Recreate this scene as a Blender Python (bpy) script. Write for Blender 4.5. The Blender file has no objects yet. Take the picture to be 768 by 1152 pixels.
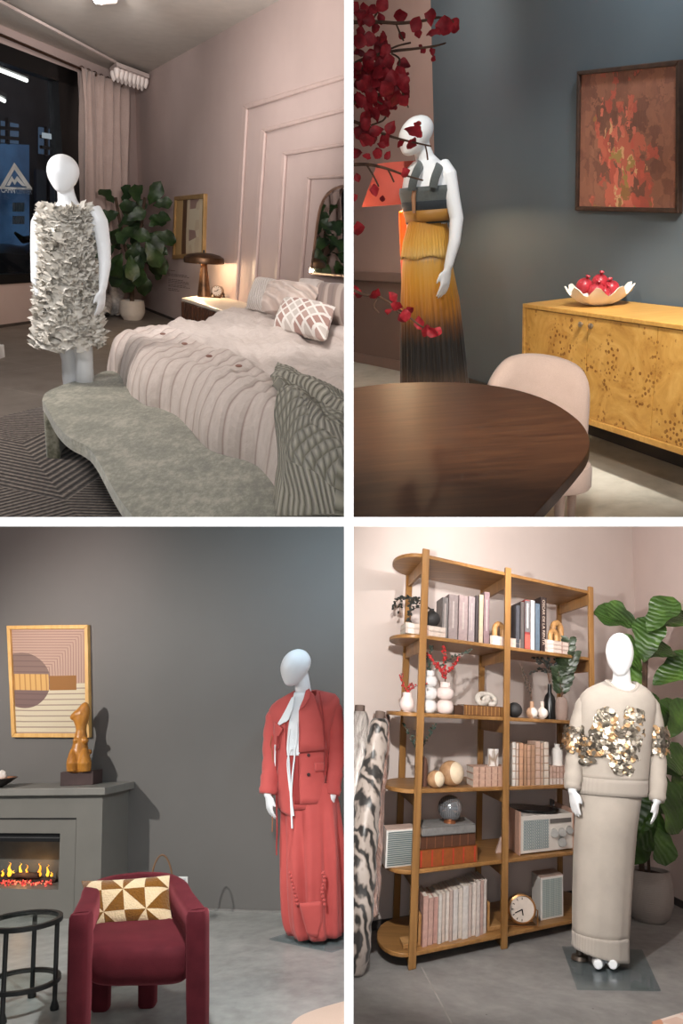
import bpy, bmesh, math, random
from mathutils import Vector as V, Matrix, Euler
random.seed(7)
PI = math.pi
SC = bpy.context.scene
COL = SC.collection
sin, cos = math.sin, math.cos
# ------------------------------------------------------------------ camera
F = 900.0                      # focal length in pixels of the 768x1152 frame
AX, AY = 392.2, 587.0          # where the camera axis meets the frame: the crossing of the white partitions
CAM = V((0, 0, 3.0))
cd = bpy.data.cameras.new('camera'); cam = bpy.data.objects.new('camera', cd); COL.objects.link(cam)
cam.location = CAM; cam.rotation_euler = (PI/2, 0, 0)
cd.sensor_fit = 'VERTICAL'; cd.sensor_height = 36; cd.lens = F/1152*36
cd.shift_x = -(AX-384)/1152; cd.shift_y = (AY-576)/1152
cd.clip_end = 200
SC.camera = cam
vs = SC.view_settings
vs.view_transform = 'Standard'; vs.look = 'None'; vs.gamma = 1; vs.use_curve_mapping = False; vs.exposure = 0
PT = 0.0065                    # half thickness of the partitions
# ------------------------------------------------------------------ the four rooms of the display
class Room:
    def __init__(s, a, b, H, sx, sz):
        da = V((a[0]-AX, F, AY-a[1])); db = V((b[0]-AX, F, AY-b[1]))
        u = da.cross(db).normalized()
        if u.z < 0: u = -u
        f = (V((0, 1, 0)) - u*u.y).normalized()
        r = f.cross(u)
        s.R = Matrix((r, f, u)).transposed()
        s.H = H
        s.M = Matrix.Translation(CAM) @ s.R.to_4x4() @ Matrix.Translation((0, 0, -H))
        s.Mi = s.M.inverted()
        s.eye = V((0, 0, H))
        s.sx, s.sz = sx, sz
    def ray(s, px, py):
        return s.R.transposed() @ V(((px-AX)/F, 1, (AY-py)/F))
    def fl(s, px, py, z=0.0):             # point of the horizontal plane at height z
        d = s.ray(px, py); return s.eye + d*((z-s.H)/d.z)
    def at(s, px, py, y):                 # point at forward distance y
        d = s.ray(px, py); return s.eye + d*(y/d.y)
    def on(s, px, py, P, n):              # point of any plane
        d = s.ray(px, py); return s.eye + d*((P-s.eye).dot(n)/d.dot(n))
    def pj(s, p):
        w = s.M @ V(p) - CAM
        return AX + w.x/w.y*F, AY - w.z/w.y*F
    def vp(s, px, py):                    # horizontal direction of a vanishing point
        d = s.ray(px, py); d.z = 0; return d.normalized()
UP = V((0, 0, 1))
# ------------------------------------------------------------------ mesh builder
class MB:
    def __init__(s): s.v, s.f, s.uv, s.mi = [], [], {}, []
    def add(s, vs, fs, uvs=None, mi=0):
        b = len(s.v); s.v += [V(p) for p in vs]
        s.f += [tuple(b+i for i in f) for f in fs]; s.mi += [mi]*len(fs)
        if uvs:
            for i, q in enumerate(uvs): s.uv[b+i] = q
        return s
    def hexa(s, c, mi=0):                 # 8 corners: bottom 4, top 4
        return s.add(c, [(3,2,1,0),(4,5,6,7),(0,1,5,4),(1,2,6,5),(2,3,7,6),(3,0,4,7)], mi=mi)
    def box(s, c, d, ax=None, mi=0):
        c = V(c); X, Y, Z = ax or (V((1,0,0)), V((0,1,0)), UP)
        q = [c + X*(d[0]/2*i) + Y*(d[1]/2*j) + Z*(d[2]/2*k) for k in (-1,1) for i, j in ((-1,-1),(1,-1),(1,1),(-1,1))]
        return s.hexa(q, mi)
    def bar(s, a, b, w, h, up=UP):        # rectangular bar from a to b
        a, b = V(a), V(b); d = (b-a).normalized(); x = d.cross(up)
        if x.length < 1e-4: x = d.cross(V((0,1,0)))
        x.normalize(); y = x.cross(d)
        q = [p + x*(w/2*i) + y*(h/2*j) for p in (a, b) for i, j in ((-1,-1),(1,-1),(1,1),(-1,1))]
        return s.hexa(q)
    def rings(s, rs, cap=True, closed=True, uv=None, mi=0):
        n = len(rs[0]); vs = [p for r in rs for p in r]; fs = []
        for i in range(len(rs)-1):
            for j in range(n if closed else n-1):
                k = (j+1) % n
                fs.append((i*n+j, i*n+k, (i+1)*n+k, (i+1)*n+j))
        if cap and closed:
            fs.append(tuple(range(n-1, -1, -1))); m = (len(rs)-1)*n
            fs.append(tuple(range(m, m+n)))
        return s.add(vs, fs, uv, mi)
    def tube(s, pts, rad, n=10, cap=True, flat=None, ref=None):
        pts = [V(p) for p in pts]; m = len(pts)
        if not isinstance(rad, (list, tuple)): rad = [rad]*m
        rs = []; x = None
        for i in range(m):
            d = (pts[min(i+1, m-1)] - pts[max(i-1, 0)]).normalized()
            if x is None:
                q = ref or (V((0,0,1)) if abs(d.z) < .9 else V((0,1,0)))
                x = (q - d*q.dot(d)).normalized()
            else: x = (x - d*x.dot(d)).normalized()
            y = d.cross(x); r = rad[i]
            ra, rb = r if isinstance(r, (tuple, list)) else (r, r)
            rs.append([pts[i] + x*(ra*cos(2*PI*k/n)) + y*(rb*sin(2*PI*k/n)) for k in range(n)])
        return s.rings(rs, cap)
    def loft(s, secs, n=24, cap=True, r=V((1,0,0)), f=V((0,1,0)), mod=None, p=1.0):
        rs = []                            # secs: (centre, half width, half depth)
        for i, (c, a, b) in enumerate(secs):
            q = []
            for k in range(n):
                t = 2*PI*k/n; m = mod(t, i/(len(secs)-1)) if mod else 1
                ct, st = cos(t), sin(t)
                if p != 1: ct = math.copysign(abs(ct)**p, ct); st = math.copysign(abs(st)**p, st)
                q.append(V(c) + r*(a*m*ct) + f*(b*m*st))
            rs.append(q)
        return s.rings(rs, cap)
    def lathe(s, prof, c, n=24, up=UP, cap=True, mi=0):
        c = V(c); x = up.cross(V((0,1,0))).normalized() if abs(up.y) < .9 else V((1,0,0)); y = up.cross(x)
        return s.rings([[c + up*z + x*(r*cos(2*PI*k/n)) + y*(r*sin(2*PI*k/n)) for k in range(n)] for r, z in prof], cap, mi=mi)
    def ball(s, c, r, n=16, m=10, ax=None, sc=(1,1,1), mi=0):
        c = V(c); X, Y, Z = ax or (V((1,0,0)), V((0,1,0)), UP); rs = []
        for i in range(m+1):
            t = PI*(.02+.96*i/m)
            rs.append([c + X*(r*sc[0]*sin(t)*cos(2*PI*k/n)) + Y*(r*sc[1]*sin(t)*sin(2*PI*k/n)) - Z*(r*sc[2]*cos(t)) for k in range(n)])
        return s.rings(rs, mi=mi)
    def grid(s, fn, nu, nv, mi=0):
        vs, uv, fs = [], [], []
        for j in range(nv+1):
            for i in range(nu+1):
                u, v = i/nu, j/nv; vs.append(fn(u, v)); uv.append((u, v))
        for j in range(nv):
            for i in range(nu):
                a = j*(nu+1)+i; fs.append((a, a+1, a+nu+2, a+nu+1))
        return s.add(vs, fs, uv, mi)
    def prism(s, poly, d, mi=0):           # polygon (any plane) pushed along d
        n = len(poly); poly = [V(p) for p in poly]; d = V(d)
        vs = poly + [p + d for p in poly]
        fs = [tuple(range(n-1, -1, -1)), tuple(range(n, 2*n))] + [(i, (i+1) % n, n+(i+1) % n, n+i) for i in range(n)]
        return s.add(vs, fs, mi=mi)
BASE = {}
def _finish(o, room, base, parent, mw=True):
    COL.objects.link(o); BASE[o.name] = (room, base)
    if parent is not None: o.parent = parent
    else: o.matrix_world = room.M @ Matrix.Translation(base)
def tag(o, label=None, cat=None, group=None, kind=None):
    if label: o['label'] = label
    if cat: o['category'] = cat
    if group: o['group'] = group
    if kind: o['kind'] = kind
    return o
def thing(room, name, label, cat, base, group=None):
    o = bpy.data.objects.new(name, None); o.empty_display_size = .1
    _finish(o, room, V(base), None)
    return tag(o, label, cat, group)
def part(mb, name, m, parent=None, room=None, base=None, smooth=40, bevel=0, seg=2, sub=0, solid=0, remesh=0, clip=True, sm_it=3, weld=False):
    if parent is not None: room, base = BASE[parent.name]
    if base is None:
        q = mb.v; base = V((sum(p.x for p in q)/len(q), sum(p.y for p in q)/len(q), min(p.z for p in q)))
    base = V(base)
    me = bpy.data.meshes.new(name)
    me.from_pydata([p - base for p in mb.v], [], mb.f)
    for mm in (m if isinstance(m, (list, tuple)) else [m]): me.materials.append(mm)
    if any(mb.mi):
        for p, k in zip(me.polygons, mb.mi): p.material_index = k
    if mb.uv:
        ul = me.uv_layers.new(name='UVMap')
        for lp in me.loops:
            q = mb.uv.get(lp.vertex_index)
            if q: ul.data[lp.index].uv = q
    bm = bmesh.new(); bm.from_mesh(me)
    if weld: bmesh.ops.remove_doubles(bm, verts=bm.verts, dist=1e-5)
    if not mb.uv or weld: bmesh.ops.recalc_face_normals(bm, faces=bm.faces)
    if clip and room.sx:                   # things that meet a partition end on its face
        mw = room.M @ Matrix.Translation(base); mi = mw.inverted(); rot = mi.to_3x3()
        for n, lim in ((V((-room.sx, 0, 0)), .0071), (V((0, 0, -room.sz)), .0071)):
            lim += min(solid/2, .012); w0 = CAM - n*lim
            if any((mw @ v.co - w0).dot(n) > 0 for v in bm.verts):
                closed = all(len(e.link_faces) == 2 for e in bm.edges)
                res = bmesh.ops.bisect_plane(bm, geom=bm.verts[:]+bm.edges[:]+bm.faces[:], dist=1e-6, plane_co=mi @ w0, plane_no=rot @ n, clear_outer=True)
                if closed:
                    es = [e for e in res['geom_cut'] if isinstance(e, bmesh.types.BMEdge) and e.is_valid]
                    try: bmesh.ops.holes_fill(bm, edges=es)
                    except Exception: pass
    bm.to_mesh(me); bm.free()
    if smooth:
        for p in me.polygons: p.use_smooth = True
        if smooth < 180: me.set_sharp_from_angle(angle=math.radians(smooth))
    o = bpy.data.objects.new(name, me)
    _finish(o, room, base, parent)
    if remesh:
        q = o.modifiers.new('fuse', 'REMESH'); q.mode = 'VOXEL'; q.voxel_size = remesh; q.use_smooth_shade = True
        q = o.modifiers.new('soft', 'SMOOTH'); q.factor = .5; q.iterations = sm_it
    if solid:
        q = o.modifiers.new('thick', 'SOLIDIFY'); q.thickness = solid; q.offset = 0
    if bevel:
        q = o.modifiers.new('bevel', 'BEVEL'); q.width = bevel; q.segments = seg; q.limit_method = 'ANGLE'; q.angle_limit = math.radians(35)
    if sub:
        q = o.modifiers.new('sub', 'SUBSURF'); q.levels = sub; q.render_levels = sub
    return o
def single(mb, name, m, room, label, cat, group=None, **k):
    return tag(part(mb, name, m, room=room, **k), label, cat, group)
def struct(mb, name, m, room, parent=None, **k):
    o = part(mb, name, m, parent=parent, room=room, **k)
    if parent is None: o['kind'] = 'structure'
    return o
def smoothpath(pts, n=8, closed=False):    # Catmull-Rom
    pts = [V(p) for p in pts]; m = len(pts); out = []
    for i in range(m if closed else m-1):
        if closed: a, b, c, d = pts[i-1], pts[i], pts[(i+1) % m], pts[(i+2) % m]
        else: a, b, c, d = pts[max(i-1,0)], pts[i], pts[i+1], pts[min(i+2, m-1)]
        for k in range(n):
            t = k/n
            out.append(.5*((2*b) + (c-a)*t + (2*a-5*b+4*c-d)*t*t + (3*b-a-3*c+d)*t**3))
    if not closed: out.append(pts[-1])
    return out
def lerp(a, b, t): return a + (b-a)*t
def interp(tab, x):
    if x <= tab[0][0]: return tab[0][1]
    for (a, p), (b, q) in zip(tab, tab[1:]):
        if x <= b: return p + (q-p)*(x-a)/(b-a)
    return tab[-1][1]
# ------------------------------------------------------------------ materials
def lin(c):
    return tuple(((x/255)/12.92 if x/255 <= .04045 else ((x/255+.055)/1.055)**2.4) for x in c)
class NT:
    def __init__(s, name):
        s.m = bpy.data.materials.new(name); s.m.use_nodes = True; s.t = s.m.node_tree; s.n = s.t.nodes; s.l = s.t.links
        s.b = s.n['Principled BSDF']
    def new(s, typ, **k):
        o = s.n.new(typ)
        for a, v in k.items():
            if a in o.inputs.keys() if isinstance(a, str) else False: pass
            setattr(o, a, v)
        return o
    def inp(s, node, key, val):
        if isinstance(val, bpy.types.NodeSocket): s.l.new(val, node.inputs[key])
        else: node.inputs[key].default_value = val
        return node
    def coord(s, kind='Object', scale=(1,1,1), rot=(0,0,0)):
        c = s.n.new('ShaderNodeTexCoord'); mp = s.n.new('ShaderNodeMapping')
        mp.inputs['Scale'].default_value = scale; mp.inputs['Rotation'].default_value = rot
        s.l.new(c.outputs[kind], mp.inputs['Vector']); return mp.outputs[0]
    def noise(s, vec, scale, detail=4, rough=.55, dist=0):
        q = s.n.new('ShaderNodeTexNoise'); s.inp(q, 'Vector', vec); q.inputs['Scale'].default_value = scale
        q.inputs['Detail'].default_value = detail; q.inputs['Roughness'].default_value = rough; q.inputs['Distortion'].default_value = dist
        return q.outputs['Fac']
    def vor(s, vec, scale, feat='F1', out='Distance', rnd=1):
        q = s.n.new('ShaderNodeTexVoronoi'); q.feature = feat; s.inp(q, 'Vector', vec); q.inputs['Scale'].default_value = scale
        q.inputs['Randomness'].default_value = rnd
        return q.outputs[out]
    def wave(s, vec, scale, dist=0, dir='X', detail=2, dscale=1, prof='SIN'):
        q = s.n.new('ShaderNodeTexWave'); q.bands_direction = dir; q.wave_profile = prof; s.inp(q, 'Vector', vec)
        q.inputs['Scale'].default_value = scale; q.inputs['Distortion'].default_value = dist; q.inputs['Detail'].default_value = detail
        q.inputs['Detail Scale'].default_value = dscale
        return q.outputs['Fac']
    def ramp(s, fac, stops, interp='LINEAR'):
        q = s.n.new('ShaderNodeValToRGB'); s.l.new(fac, q.inputs[0]); r = q.color_ramp; r.interpolation = interp
        while len(r.elements) < len(stops): r.elements.new(.5)
        for e, (p, c) in zip(r.elements, stops):
            e.position = p; e.color = (*lin(c), 1) if isinstance(c, (tuple, list)) else (c, c, c, 1)
        return q.outputs[0]
    def mix(s, fac, a, b, typ='MIX'):
        q = s.n.new('ShaderNodeMix'); q.data_type = 'RGBA'; q.blend_type = typ
        for key, val in ((0, fac), (6, a), (7, b)):
            if isinstance(val, bpy.types.NodeSocket): s.l.new(val, q.inputs[key])
            elif isinstance(val, (tuple, list)): q.inputs[key].default_value = (*lin(val), 1)
            else: q.inputs[key].default_value = val
        return q.outputs[2]
    def math(s, op, a, b=0, c=None):
        q = s.n.new('ShaderNodeMath'); q.operation = op
        for i, v in enumerate((a, b, c)):
            if v is None: continue
            if isinstance(v, bpy.types.NodeSocket): s.l.new(v, q.inputs[i])
            else: q.inputs[i].default_value = v
        return q.outputs[0]
    def sep(s, vec):
        q = s.n.new('ShaderNodeSeparateXYZ'); s.l.new(vec, q.inputs[0]); return q.outputs
    def bump(s, h, strength=.3, dist=.01):
        q = s.n.new('ShaderNodeBump'); s.l.new(h, q.inputs['Height']); q.inputs['Strength'].default_value = strength; q.inputs['Distance'].default_value = dist
        s.l.new(q.outputs[0], s.b.inputs['Normal']); return q
    def col(s, c):
        if isinstance(c, bpy.types.NodeSocket): s.l.new(c, s.b.inputs['Base Color'])
        else: s.b.inputs['Base Color'].default_value = (*lin(c), 1)
    def set(s, rough=.6, metal=0, spec=.5, sheen=0, coat=0):
        s.b.inputs['Roughness'].default_value = rough; s.b.inputs['Metallic'].default_value = metal
        s.b.inputs['Specular IOR Level'].default_value = spec; s.b.inputs['Sheen Weight'].default_value = sheen; s.b.inputs['Coat Weight'].default_value = coat
        return s
_MC = {}
def plain(name, c, rough=.6, metal=0, var=.12, vs=6, bump=0, bs=80, spec=.4, sheen=0, coat=0):
    if name in _MC: return _MC[name]
    t = NT(name); t.set(rough, metal, spec, sheen, coat)
    vec = t.coord()
    d = tuple(max(0, x*(1-var)) for x in c); e = tuple(min(255, x*(1+var*.5)) for x in c)
    t.col(t.ramp(t.noise(vec, vs), [(.3, d), (.7, e)]))
    if bump: t.bump(t.noise(vec, bs, 3), bump, .004)
    _MC[name] = t.m; return t.m
def wood(name, c1, c2, rough=.45, scale=(1,1,1), s=14, coat=0, rot=(0,0,0)):
    if name in _MC: return _MC[name]
    t = NT(name); t.set(rough, 0, .4, 0, coat)
    vec = t.coord(scale=scale, rot=rot)
    n = t.noise(vec, s, 6, .6, 1.2)
    t.col(t.ramp(n, [(.3, c1), (.7, c2)])); t.bump(n, .08, .002)
    _MC[name] = t.m; return t.m
def fabric(name, c1, c2, s=220, vs=9, rough=.9, bump=.4, sheen=.3):
    if name in _MC: return _MC[name]
    t = NT(name); t.set(rough, 0, .15, sheen)
    vec = t.coord(); n = t.noise(vec, s, 2); m = t.noise(vec, vs, 4)
    t.col(t.mix(t.math('MULTIPLY', t.math('ADD', n, m), .5), c1, c2)); t.bump(n, bump, .003)
    _MC[name] = t.m; return t.m
def glass(name, tint=(235,240,240), rough=.02):
    if name in _MC: return _MC[name]
    m = bpy.data.materials.new(name); m.use_nodes = True; t = m.node_tree; t.nodes.clear()
    o = t.nodes.new('ShaderNodeOutputMaterial'); mx = t.nodes.new('ShaderNodeMixShader'); tr = t.nodes.new('ShaderNodeBsdfTransparent'); gl = t.nodes.new('ShaderNodeBsdfGlossy'); lw = t.nodes.new('ShaderNodeLayerWeight'); pw = t.nodes.new('ShaderNodeMath'); fr = t.nodes.new('ShaderNodeMath')
    tr.inputs[0].default_value = (*lin(tint), 1); gl.inputs['Roughness'].default_value = rough; pw.operation = 'POWER'; pw.inputs[1].default_value = 4; lw.inputs[0].default_value = .5; t.links.new(lw.outputs['Facing'], pw.inputs[0]); fr.operation = 'MULTIPLY_ADD'; fr.inputs[1].default_value = .25; fr.inputs[2].default_value = .04; t.links.new(pw.outputs[0], fr.inputs[0])
    t.links.new(fr.outputs[0], mx.inputs[0]); t.links.new(tr.outputs[0], mx.inputs[1]); t.links.new(gl.outputs[0], mx.inputs[2]); t.links.new(mx.outputs[0], o.inputs[0])
    _MC[name] = m; return m
def emit(name, c, st):
    if name in _MC: return _MC[name]
    t = NT(name); t.col(c); t.b.inputs['Emission Color'].default_value = (*lin(c), 1); t.b.inputs['Emission Strength'].default_value = st
    _MC[name] = t.m; return t.m
def lamp(room, kind, p, energy, color=(1,1,1), size=.1, target=None, angle=60, blend=.5, name='lamp_light', sy=None):
    d = bpy.data.lights.new(name, kind); d.energy = energy; d.color = color
    o = bpy.data.objects.new(name, d); COL.objects.link(o)
    w = room.M @ V(p) if room else V(p); o.location = w
    if kind == 'AREA':
        d.size = size
        if sy: d.shape = 'RECTANGLE'; d.size_y = sy
    else: d.shadow_soft_size = size
    if kind == 'SPOT': d.spot_size = math.radians(angle); d.spot_blend = blend
    if target is not None:
        tw = room.M @ V(target) if room else V(target)
        o.rotation_euler = (tw - w).to_track_quat('-Z', 'Y').to_euler()
    return o
# ------------------------------------------------------------------ shared builders
def text_mb(s, size, origin, ex, ey, depth=.001, align='CENTER'):
    cu = bpy.data.curves.new('lettering', 'FONT'); cu.body = s; cu.size = size; cu.align_x = align; cu.extrude = 0
    ob = bpy.data.objects.new('lettering', cu); COL.objects.link(ob)
    dg = bpy.context.evaluated_depsgraph_get(); dg.update()
    me = bpy.data.meshes.new_from_object(ob.evaluated_get(dg))
    en = V(ex).cross(V(ey)).normalized()
    mb = MB(); mb.add([V(origin) + V(ex)*v.co.x + V(ey)*v.co.y + en*depth for v in me.vertices], [tuple(p.vertices) for p in me.polygons])
    bpy.data.objects.remove(ob); bpy.data.curves.remove(cu); bpy.data.meshes.remove(me)
    return mb
def text_fit(s, p0, p1, h, up=UP, off=.002, n=None):      # lettering that runs from p0 to p1 with cap height h
    p0, p1 = V(p0), V(p1); tx = text_mb(s, 1, (0,0,0), (1,0,0), (0,1,0), 0, 'LEFT'); xs = [q.x for q in tx.v]; ys = [q.y for q in tx.v]
    x0, w, y0, hh = min(xs), max(xs)-min(xs), min(ys), max(ys)-min(ys); e = p1-p0; N = V(n) if n is not None else e.cross(up).normalized()
    tx.v = [p0 + e*((q.x-x0)/w) + V(up)*((q.y-y0)/hh*h) + N*off for q in tx.v]; return tx
def pillow_mb(c, thick, n=18, sag=.06, nrm=None, wr=.0):     # c: four corners bottom-left, bottom-right, top-right, top-left
    c = [V(p) for p in c]; mb = MB()
    N = ((c[1]-c[0]).cross(c[3]-c[0])).normalized() if nrm is None else V(nrm)
    ph = random.random()*9
    def f(sg):
        def g(u, v):
            a, b = 2*u-1, 2*v-1
            pu = .5+.5*a*(1-sag*(1-b*b)); pv = .5+.5*b*(1-sag*(1-a*a))
            p = lerp(lerp(c[0], c[1], pu), lerp(c[3], c[2], pu), pv)
            h = (max(0, 1-a**4)*max(0, 1-b**4))**.6
            h *= 1 + wr*sin(7*u+5*v+ph)+wr*.6*sin(17*u-9*v+ph)
            return p + N*(sg*thick/2*h)
        return g
    mb.grid(f(1), n, n)
    b = len(mb.v); k = len(mb.f); mb.grid(f(-1), n, n)
    mb.f[k:] = [tuple(reversed(q)) for q in mb.f[k:]]
    return mb
def leaf_into(mb, base, d, L, W, nrm, curl=.25, fold=.25, n=6, wav=.06, fiddle=True):
    d = V(d).normalized(); nrm = V(nrm); nrm = (nrm - d*nrm.dot(d)).normalized(); x = d.cross(nrm)
    prof = [(0,.06),(.12,.32),(.3,.62),(.45,.70),(.62,.98),(.78,1),(.9,.72),(1,.05)] if fiddle else [(0,.1),(.2,.65),(.45,1),(.7,.8),(.9,.35),(1,.04)]
    vs = []; fs = []; ph = random.random()*6
    for i in range(n+2):
        t = i/(n+1); w = W/2*interp(prof, t)
        p = V(base) + d*(L*t*(1-.15*curl*t)) - nrm*(curl*L*t*t)
        for k in (-1, -.5, 0, .5, 1):
            vs.append(p + x*(w*k) + nrm*(abs(k)*w*fold + (wav*L*sin(t*14+ph+k*2) if abs(k) == 1 else 0)))
    for i in range(n+1):
        for k in range(4):
            a = i*5+k; fs.append((a, a+1, a+6, a+5))
    mb.add(vs, fs)
def book_parts(room, T, c, ax, w, d, h, cov, pages):
    # spine faces -Y of ax; w thickness along X, d depth along Y, h height along Z; c bottom centre of the spine face
    X, Y, Z = ax; t = min(.004, w*.15); c = V(c)
    m = MB(); m.box(c + Y*(t/2) + Z*(h/2), (w, t, h), ax)
    for s in (-1, 1): m.box(c + X*(s*(w/2-t/2)) + Y*(d/2) + Z*(h/2), (t, d, h), ax)
    part(m, 'cover', cov, T)
    m = MB(); m.box(c + Y*(d/2) + Z*(h/2), (w-2*t, d-2*t-.004, h-.008), ax)
    part(m, 'pages', pages, T)
def egg_head(mb, c_top, c_chin, hw, hd, face, n=24):
    # smooth featureless display head from crown to chin; face: horizontal facing direction
    c_top, c_chin = V(c_top), V(c_chin); r = V(face).cross(UP).normalized(); f = -V(face).normalized()
    pw = [(0,.03),(.03,.36),(.08,.57),(.16,.77),(.26,.91),(.36,.98),(.46,1),(.56,.975),(.66,.9),(.76,.78),(.85,.62),(.92,.47),(.97,.32),(1,.05)]
    pd = [(0,.03),(.03,.38),(.08,.6),(.16,.8),(.26,.94),(.36,1),(.46,1),(.56,.95),(.66,.84),(.76,.7),(.85,.57),(.92,.45),(.97,.33),(1,.05)]
    off = [(0,.1),(.3,.06),(.5,0),(.7,-.08),(.85,-.16),(1,-.26)]
    secs = []
    for i in range(22):
        t = (i/21); t = .5-.5*cos(PI*t)
        secs.append((lerp(c_top, c_chin, t) + f*(hd*interp(off, t)), hw*interp(pw, t), hd*interp(pd, t)))
    mb.loft(secs, n, True, r, f)
def hand_into(mb, wrist, d, side, nrm, L=.17, curl=.25):
    # palm with four fingers and a thumb. d: pointing direction, side: toward the thumb, nrm: palm normal (fingers curl to it)
    d = V(d).normalized(); side = V(side); side = (side - d*side.dot(d)).normalized(); nrm = d.cross(side) if V(nrm).dot(d.cross(side)) > 0 else -d.cross(side)
    w = V(wrist); pl = L*.52
    mb.tube([w - d*.03, w + d*.005, w + d*(pl*.4), w + d*(pl*.85), w + d*pl], [(.019,.024),(.02,.026),(.014,.036),(.013,.039),(.011,.036)], 12, True, ref=nrm)
    for k, (o, l) in enumerate(((.028,.43),(.0095,.48),(-.0095,.45),(-.027,.36))):
        l *= L; b = w + d*(pl*.82) + side*o
        e = d*1.0 + side*(o*1.5); c1 = curl*(1+.15*k)
        p1 = b + e*(l*.25); p2 = p1 + (e + nrm*c1)*(l*.36); p3 = p2 + (e + nrm*(c1*1.9))*(l*.3); p4 = p3 + (e*.9 + nrm*(c1*2.6))*(l*.22)
        mb.tube([b, p1, p2, p3, p4], [.0085,.0088,.0082,.0075,.0045], 8)
    b = w + d*(pl*.18) + side*.022
    mb.tube([b - side*.01, b + (d*.75+side*.55+nrm*.25)*(L*.17), b + (d*1.75+side*.75+nrm*.5)*(L*.17), b + (d*2.5+side*.75+nrm*.75)*(L*.17)], [.0125,.0115,.0095,.006], 8)
# the white partitions that separate the four sets
WH = plain('white_partition_paint', (250,250,250), .7, var=.01)
R0 = Room((0, AY), (AX, AY), 3.0, 0, 0); R0.M = Matrix.Identity(4); R0.Mi = R0.M
Y0 = 1.15
m = MB(); m.hexa([V((x, y, z)) for z in (-2.2, 8.2) for x, y in ((-PT*1.03, Y0), (PT*1.03, Y0), (PT, 15.5), (-PT, 15.5))])
struct(m, 'wall_middle', WH, R0, base=V((0,0,0)), smooth=0)
m = MB(); m.hexa([V((x, y, z)) for z in (CAM.z-PT*1.02, CAM.z+PT*1.02) for x, y in ((-5.5, Y0-.0006), (5.5, Y0-.0006), (5.5, 15.5), (-5.5, 15.5))])
struct(m, 'floor_middle', WH, R0, base=V((0,0,0)), smooth=0)
BODY = plain('mannequin_white', (226,228,230), .35, var=.02, vs=2)
# ================================================================== upper left set: the bedroom
R1 = Room((-114, 237), (616, 281), 1.34, -1, 1)
A = R1
dL = A.vp(616, 281); dR = A.vp(-114, 237)          # directions of the window wall and of the bed wall
PC = A.fl(159, 346); PC.z = 0                      # foot of the corner
nL = dL.cross(UP).normalized(); nR = dR.cross(UP).normalized()
if nL.dot(A.eye-PC) < 0: nL = -nL
if nR.dot(A.eye-PC) < 0: nR = -nR
HC = A.on(158, 86.5, PC, nR).z                     # ceiling height
def wl(px, py, o=0.0): return A.on(px, py, PC + nL*o, nL)   # on the window wall
def wr(px, py, o=0.0): return A.on(px, py, PC + nR*o, nR)   # on the bed wall
# --- materials
t = NT('pink_plaster'); t.set(.8, 0, .2); v = t.coord(); t.col(t.ramp(t.noise(v, 1.5), [(.3, (180,160,154)), (.7, (187,167,161))])); t.bump(t.noise(v, 60), .05, .003); M_PINK = t.m
M_PINKT = plain('pink_moulding', (186,164,157), .5, var=.04)
M_CEIL = plain('ceiling_paint', (190,182,174), .85, var=.03)
t = NT('stone_floor'); t.set(.55, 0, .4); v = t.coord(rot=(0,0,math.atan2(dR.y, dR.x)))
br = t.n.new('ShaderNodeTexBrick'); t.l.new(v, br.inputs['Vector']); br.inputs['Scale'].default_value = .42; br.inputs['Mortar Size'].default_value = .004; br.inputs['Brick Width'].default_value = .75; br.inputs['Row Height'].default_value = .8
br.inputs['Color1'].default_value = (*lin((128,119,110)), 1); br.inputs['Color2'].default_value = (*lin((104,90,82)), 1); br.inputs['Mortar'].default_value = (*lin((140,132,122)), 1)
n1 = t.ramp(t.noise(v, 2.2, 6, .65), [(.3, (92,84,78)), (.7, (140,133,124))])
t.col(t.mix(.5, br.outputs[0], n1)); t.bump(t.noise(v, 30), .1, .004); M_STONE = t.m
# --- room shell
def sheet(name, mat, pts, room, d, **k):
    mb = MB(); mb.prism(pts, d); return struct(mb, name, mat, room, smooth=0, **k)
P = lambda p, z: V((p.x, p.y, z))
sheet('floor_bedroom', M_STONE, [P(PC-dL*.2+dR*.4, 0), P(PC-dL*20, 0), P(PC-dL*20-dR*20, 0), P(PC-dR*20, 0)] if False else [PC+dL*1.5+dR*1.5, PC-dL*14+dR*1.5, V((-9, -1.0, 0)), V((2.5, -1.0, 0)), PC-dR*14+dL*1.5], A, V((0,0,-.05)), base=PC)
sheet('ceiling_bedroom', M_CEIL, [P(PC+dL*1.5+dR*1.5, HC), P(PC-dL*14+dR*1.5, HC), V((-9, 1.0, HC)), V((2.5, 1.0, HC)), P(PC-dR*14+dL*1.5, HC)], A, V((0,0,.05)), base=P(PC, HC))
sheet('wall_right', M_PINK, [PC, PC-dR*13, P(PC-dR*13, HC), P(PC, HC)], A, -nR*.1, base=PC)
# window wall: sill, head, pier beside the corner
zs = wl(20, 318.5).z; zh = wl(45, 66).z                         # sill and head of the opening
aW = (wl(91, 200)-PC).dot(dL)                                   # pier end along the wall
e = PC - dL*12
m = MB()
m.prism([PC, e, P(e, zs), P(PC, zs)], -nL*.12)
m.prism([P(PC, zh), P(e, zh), P(e, HC), P(PC, HC)], -nL*.12)
q = PC + dL*aW
m.prism([P(PC, zs), P(q, zs), P(q, zh), P(PC, zh)], -nL*.12)
struct(m, 'wall_left', M_PINK, A, smooth=0, base=PC)
for nm, dd, n_, ln in (('baseboard_left', dL, nL, 12), ('baseboard_right', dR, nR, 3.2)):
    m = MB(); m.prism([PC, PC-dd*ln, P(PC-dd*ln, .035), P(PC, .035)], n_*.02); struct(m, nm, plain('dark_skirting', (70,62,58), .6), A, smooth=0, base=PC)
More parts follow.
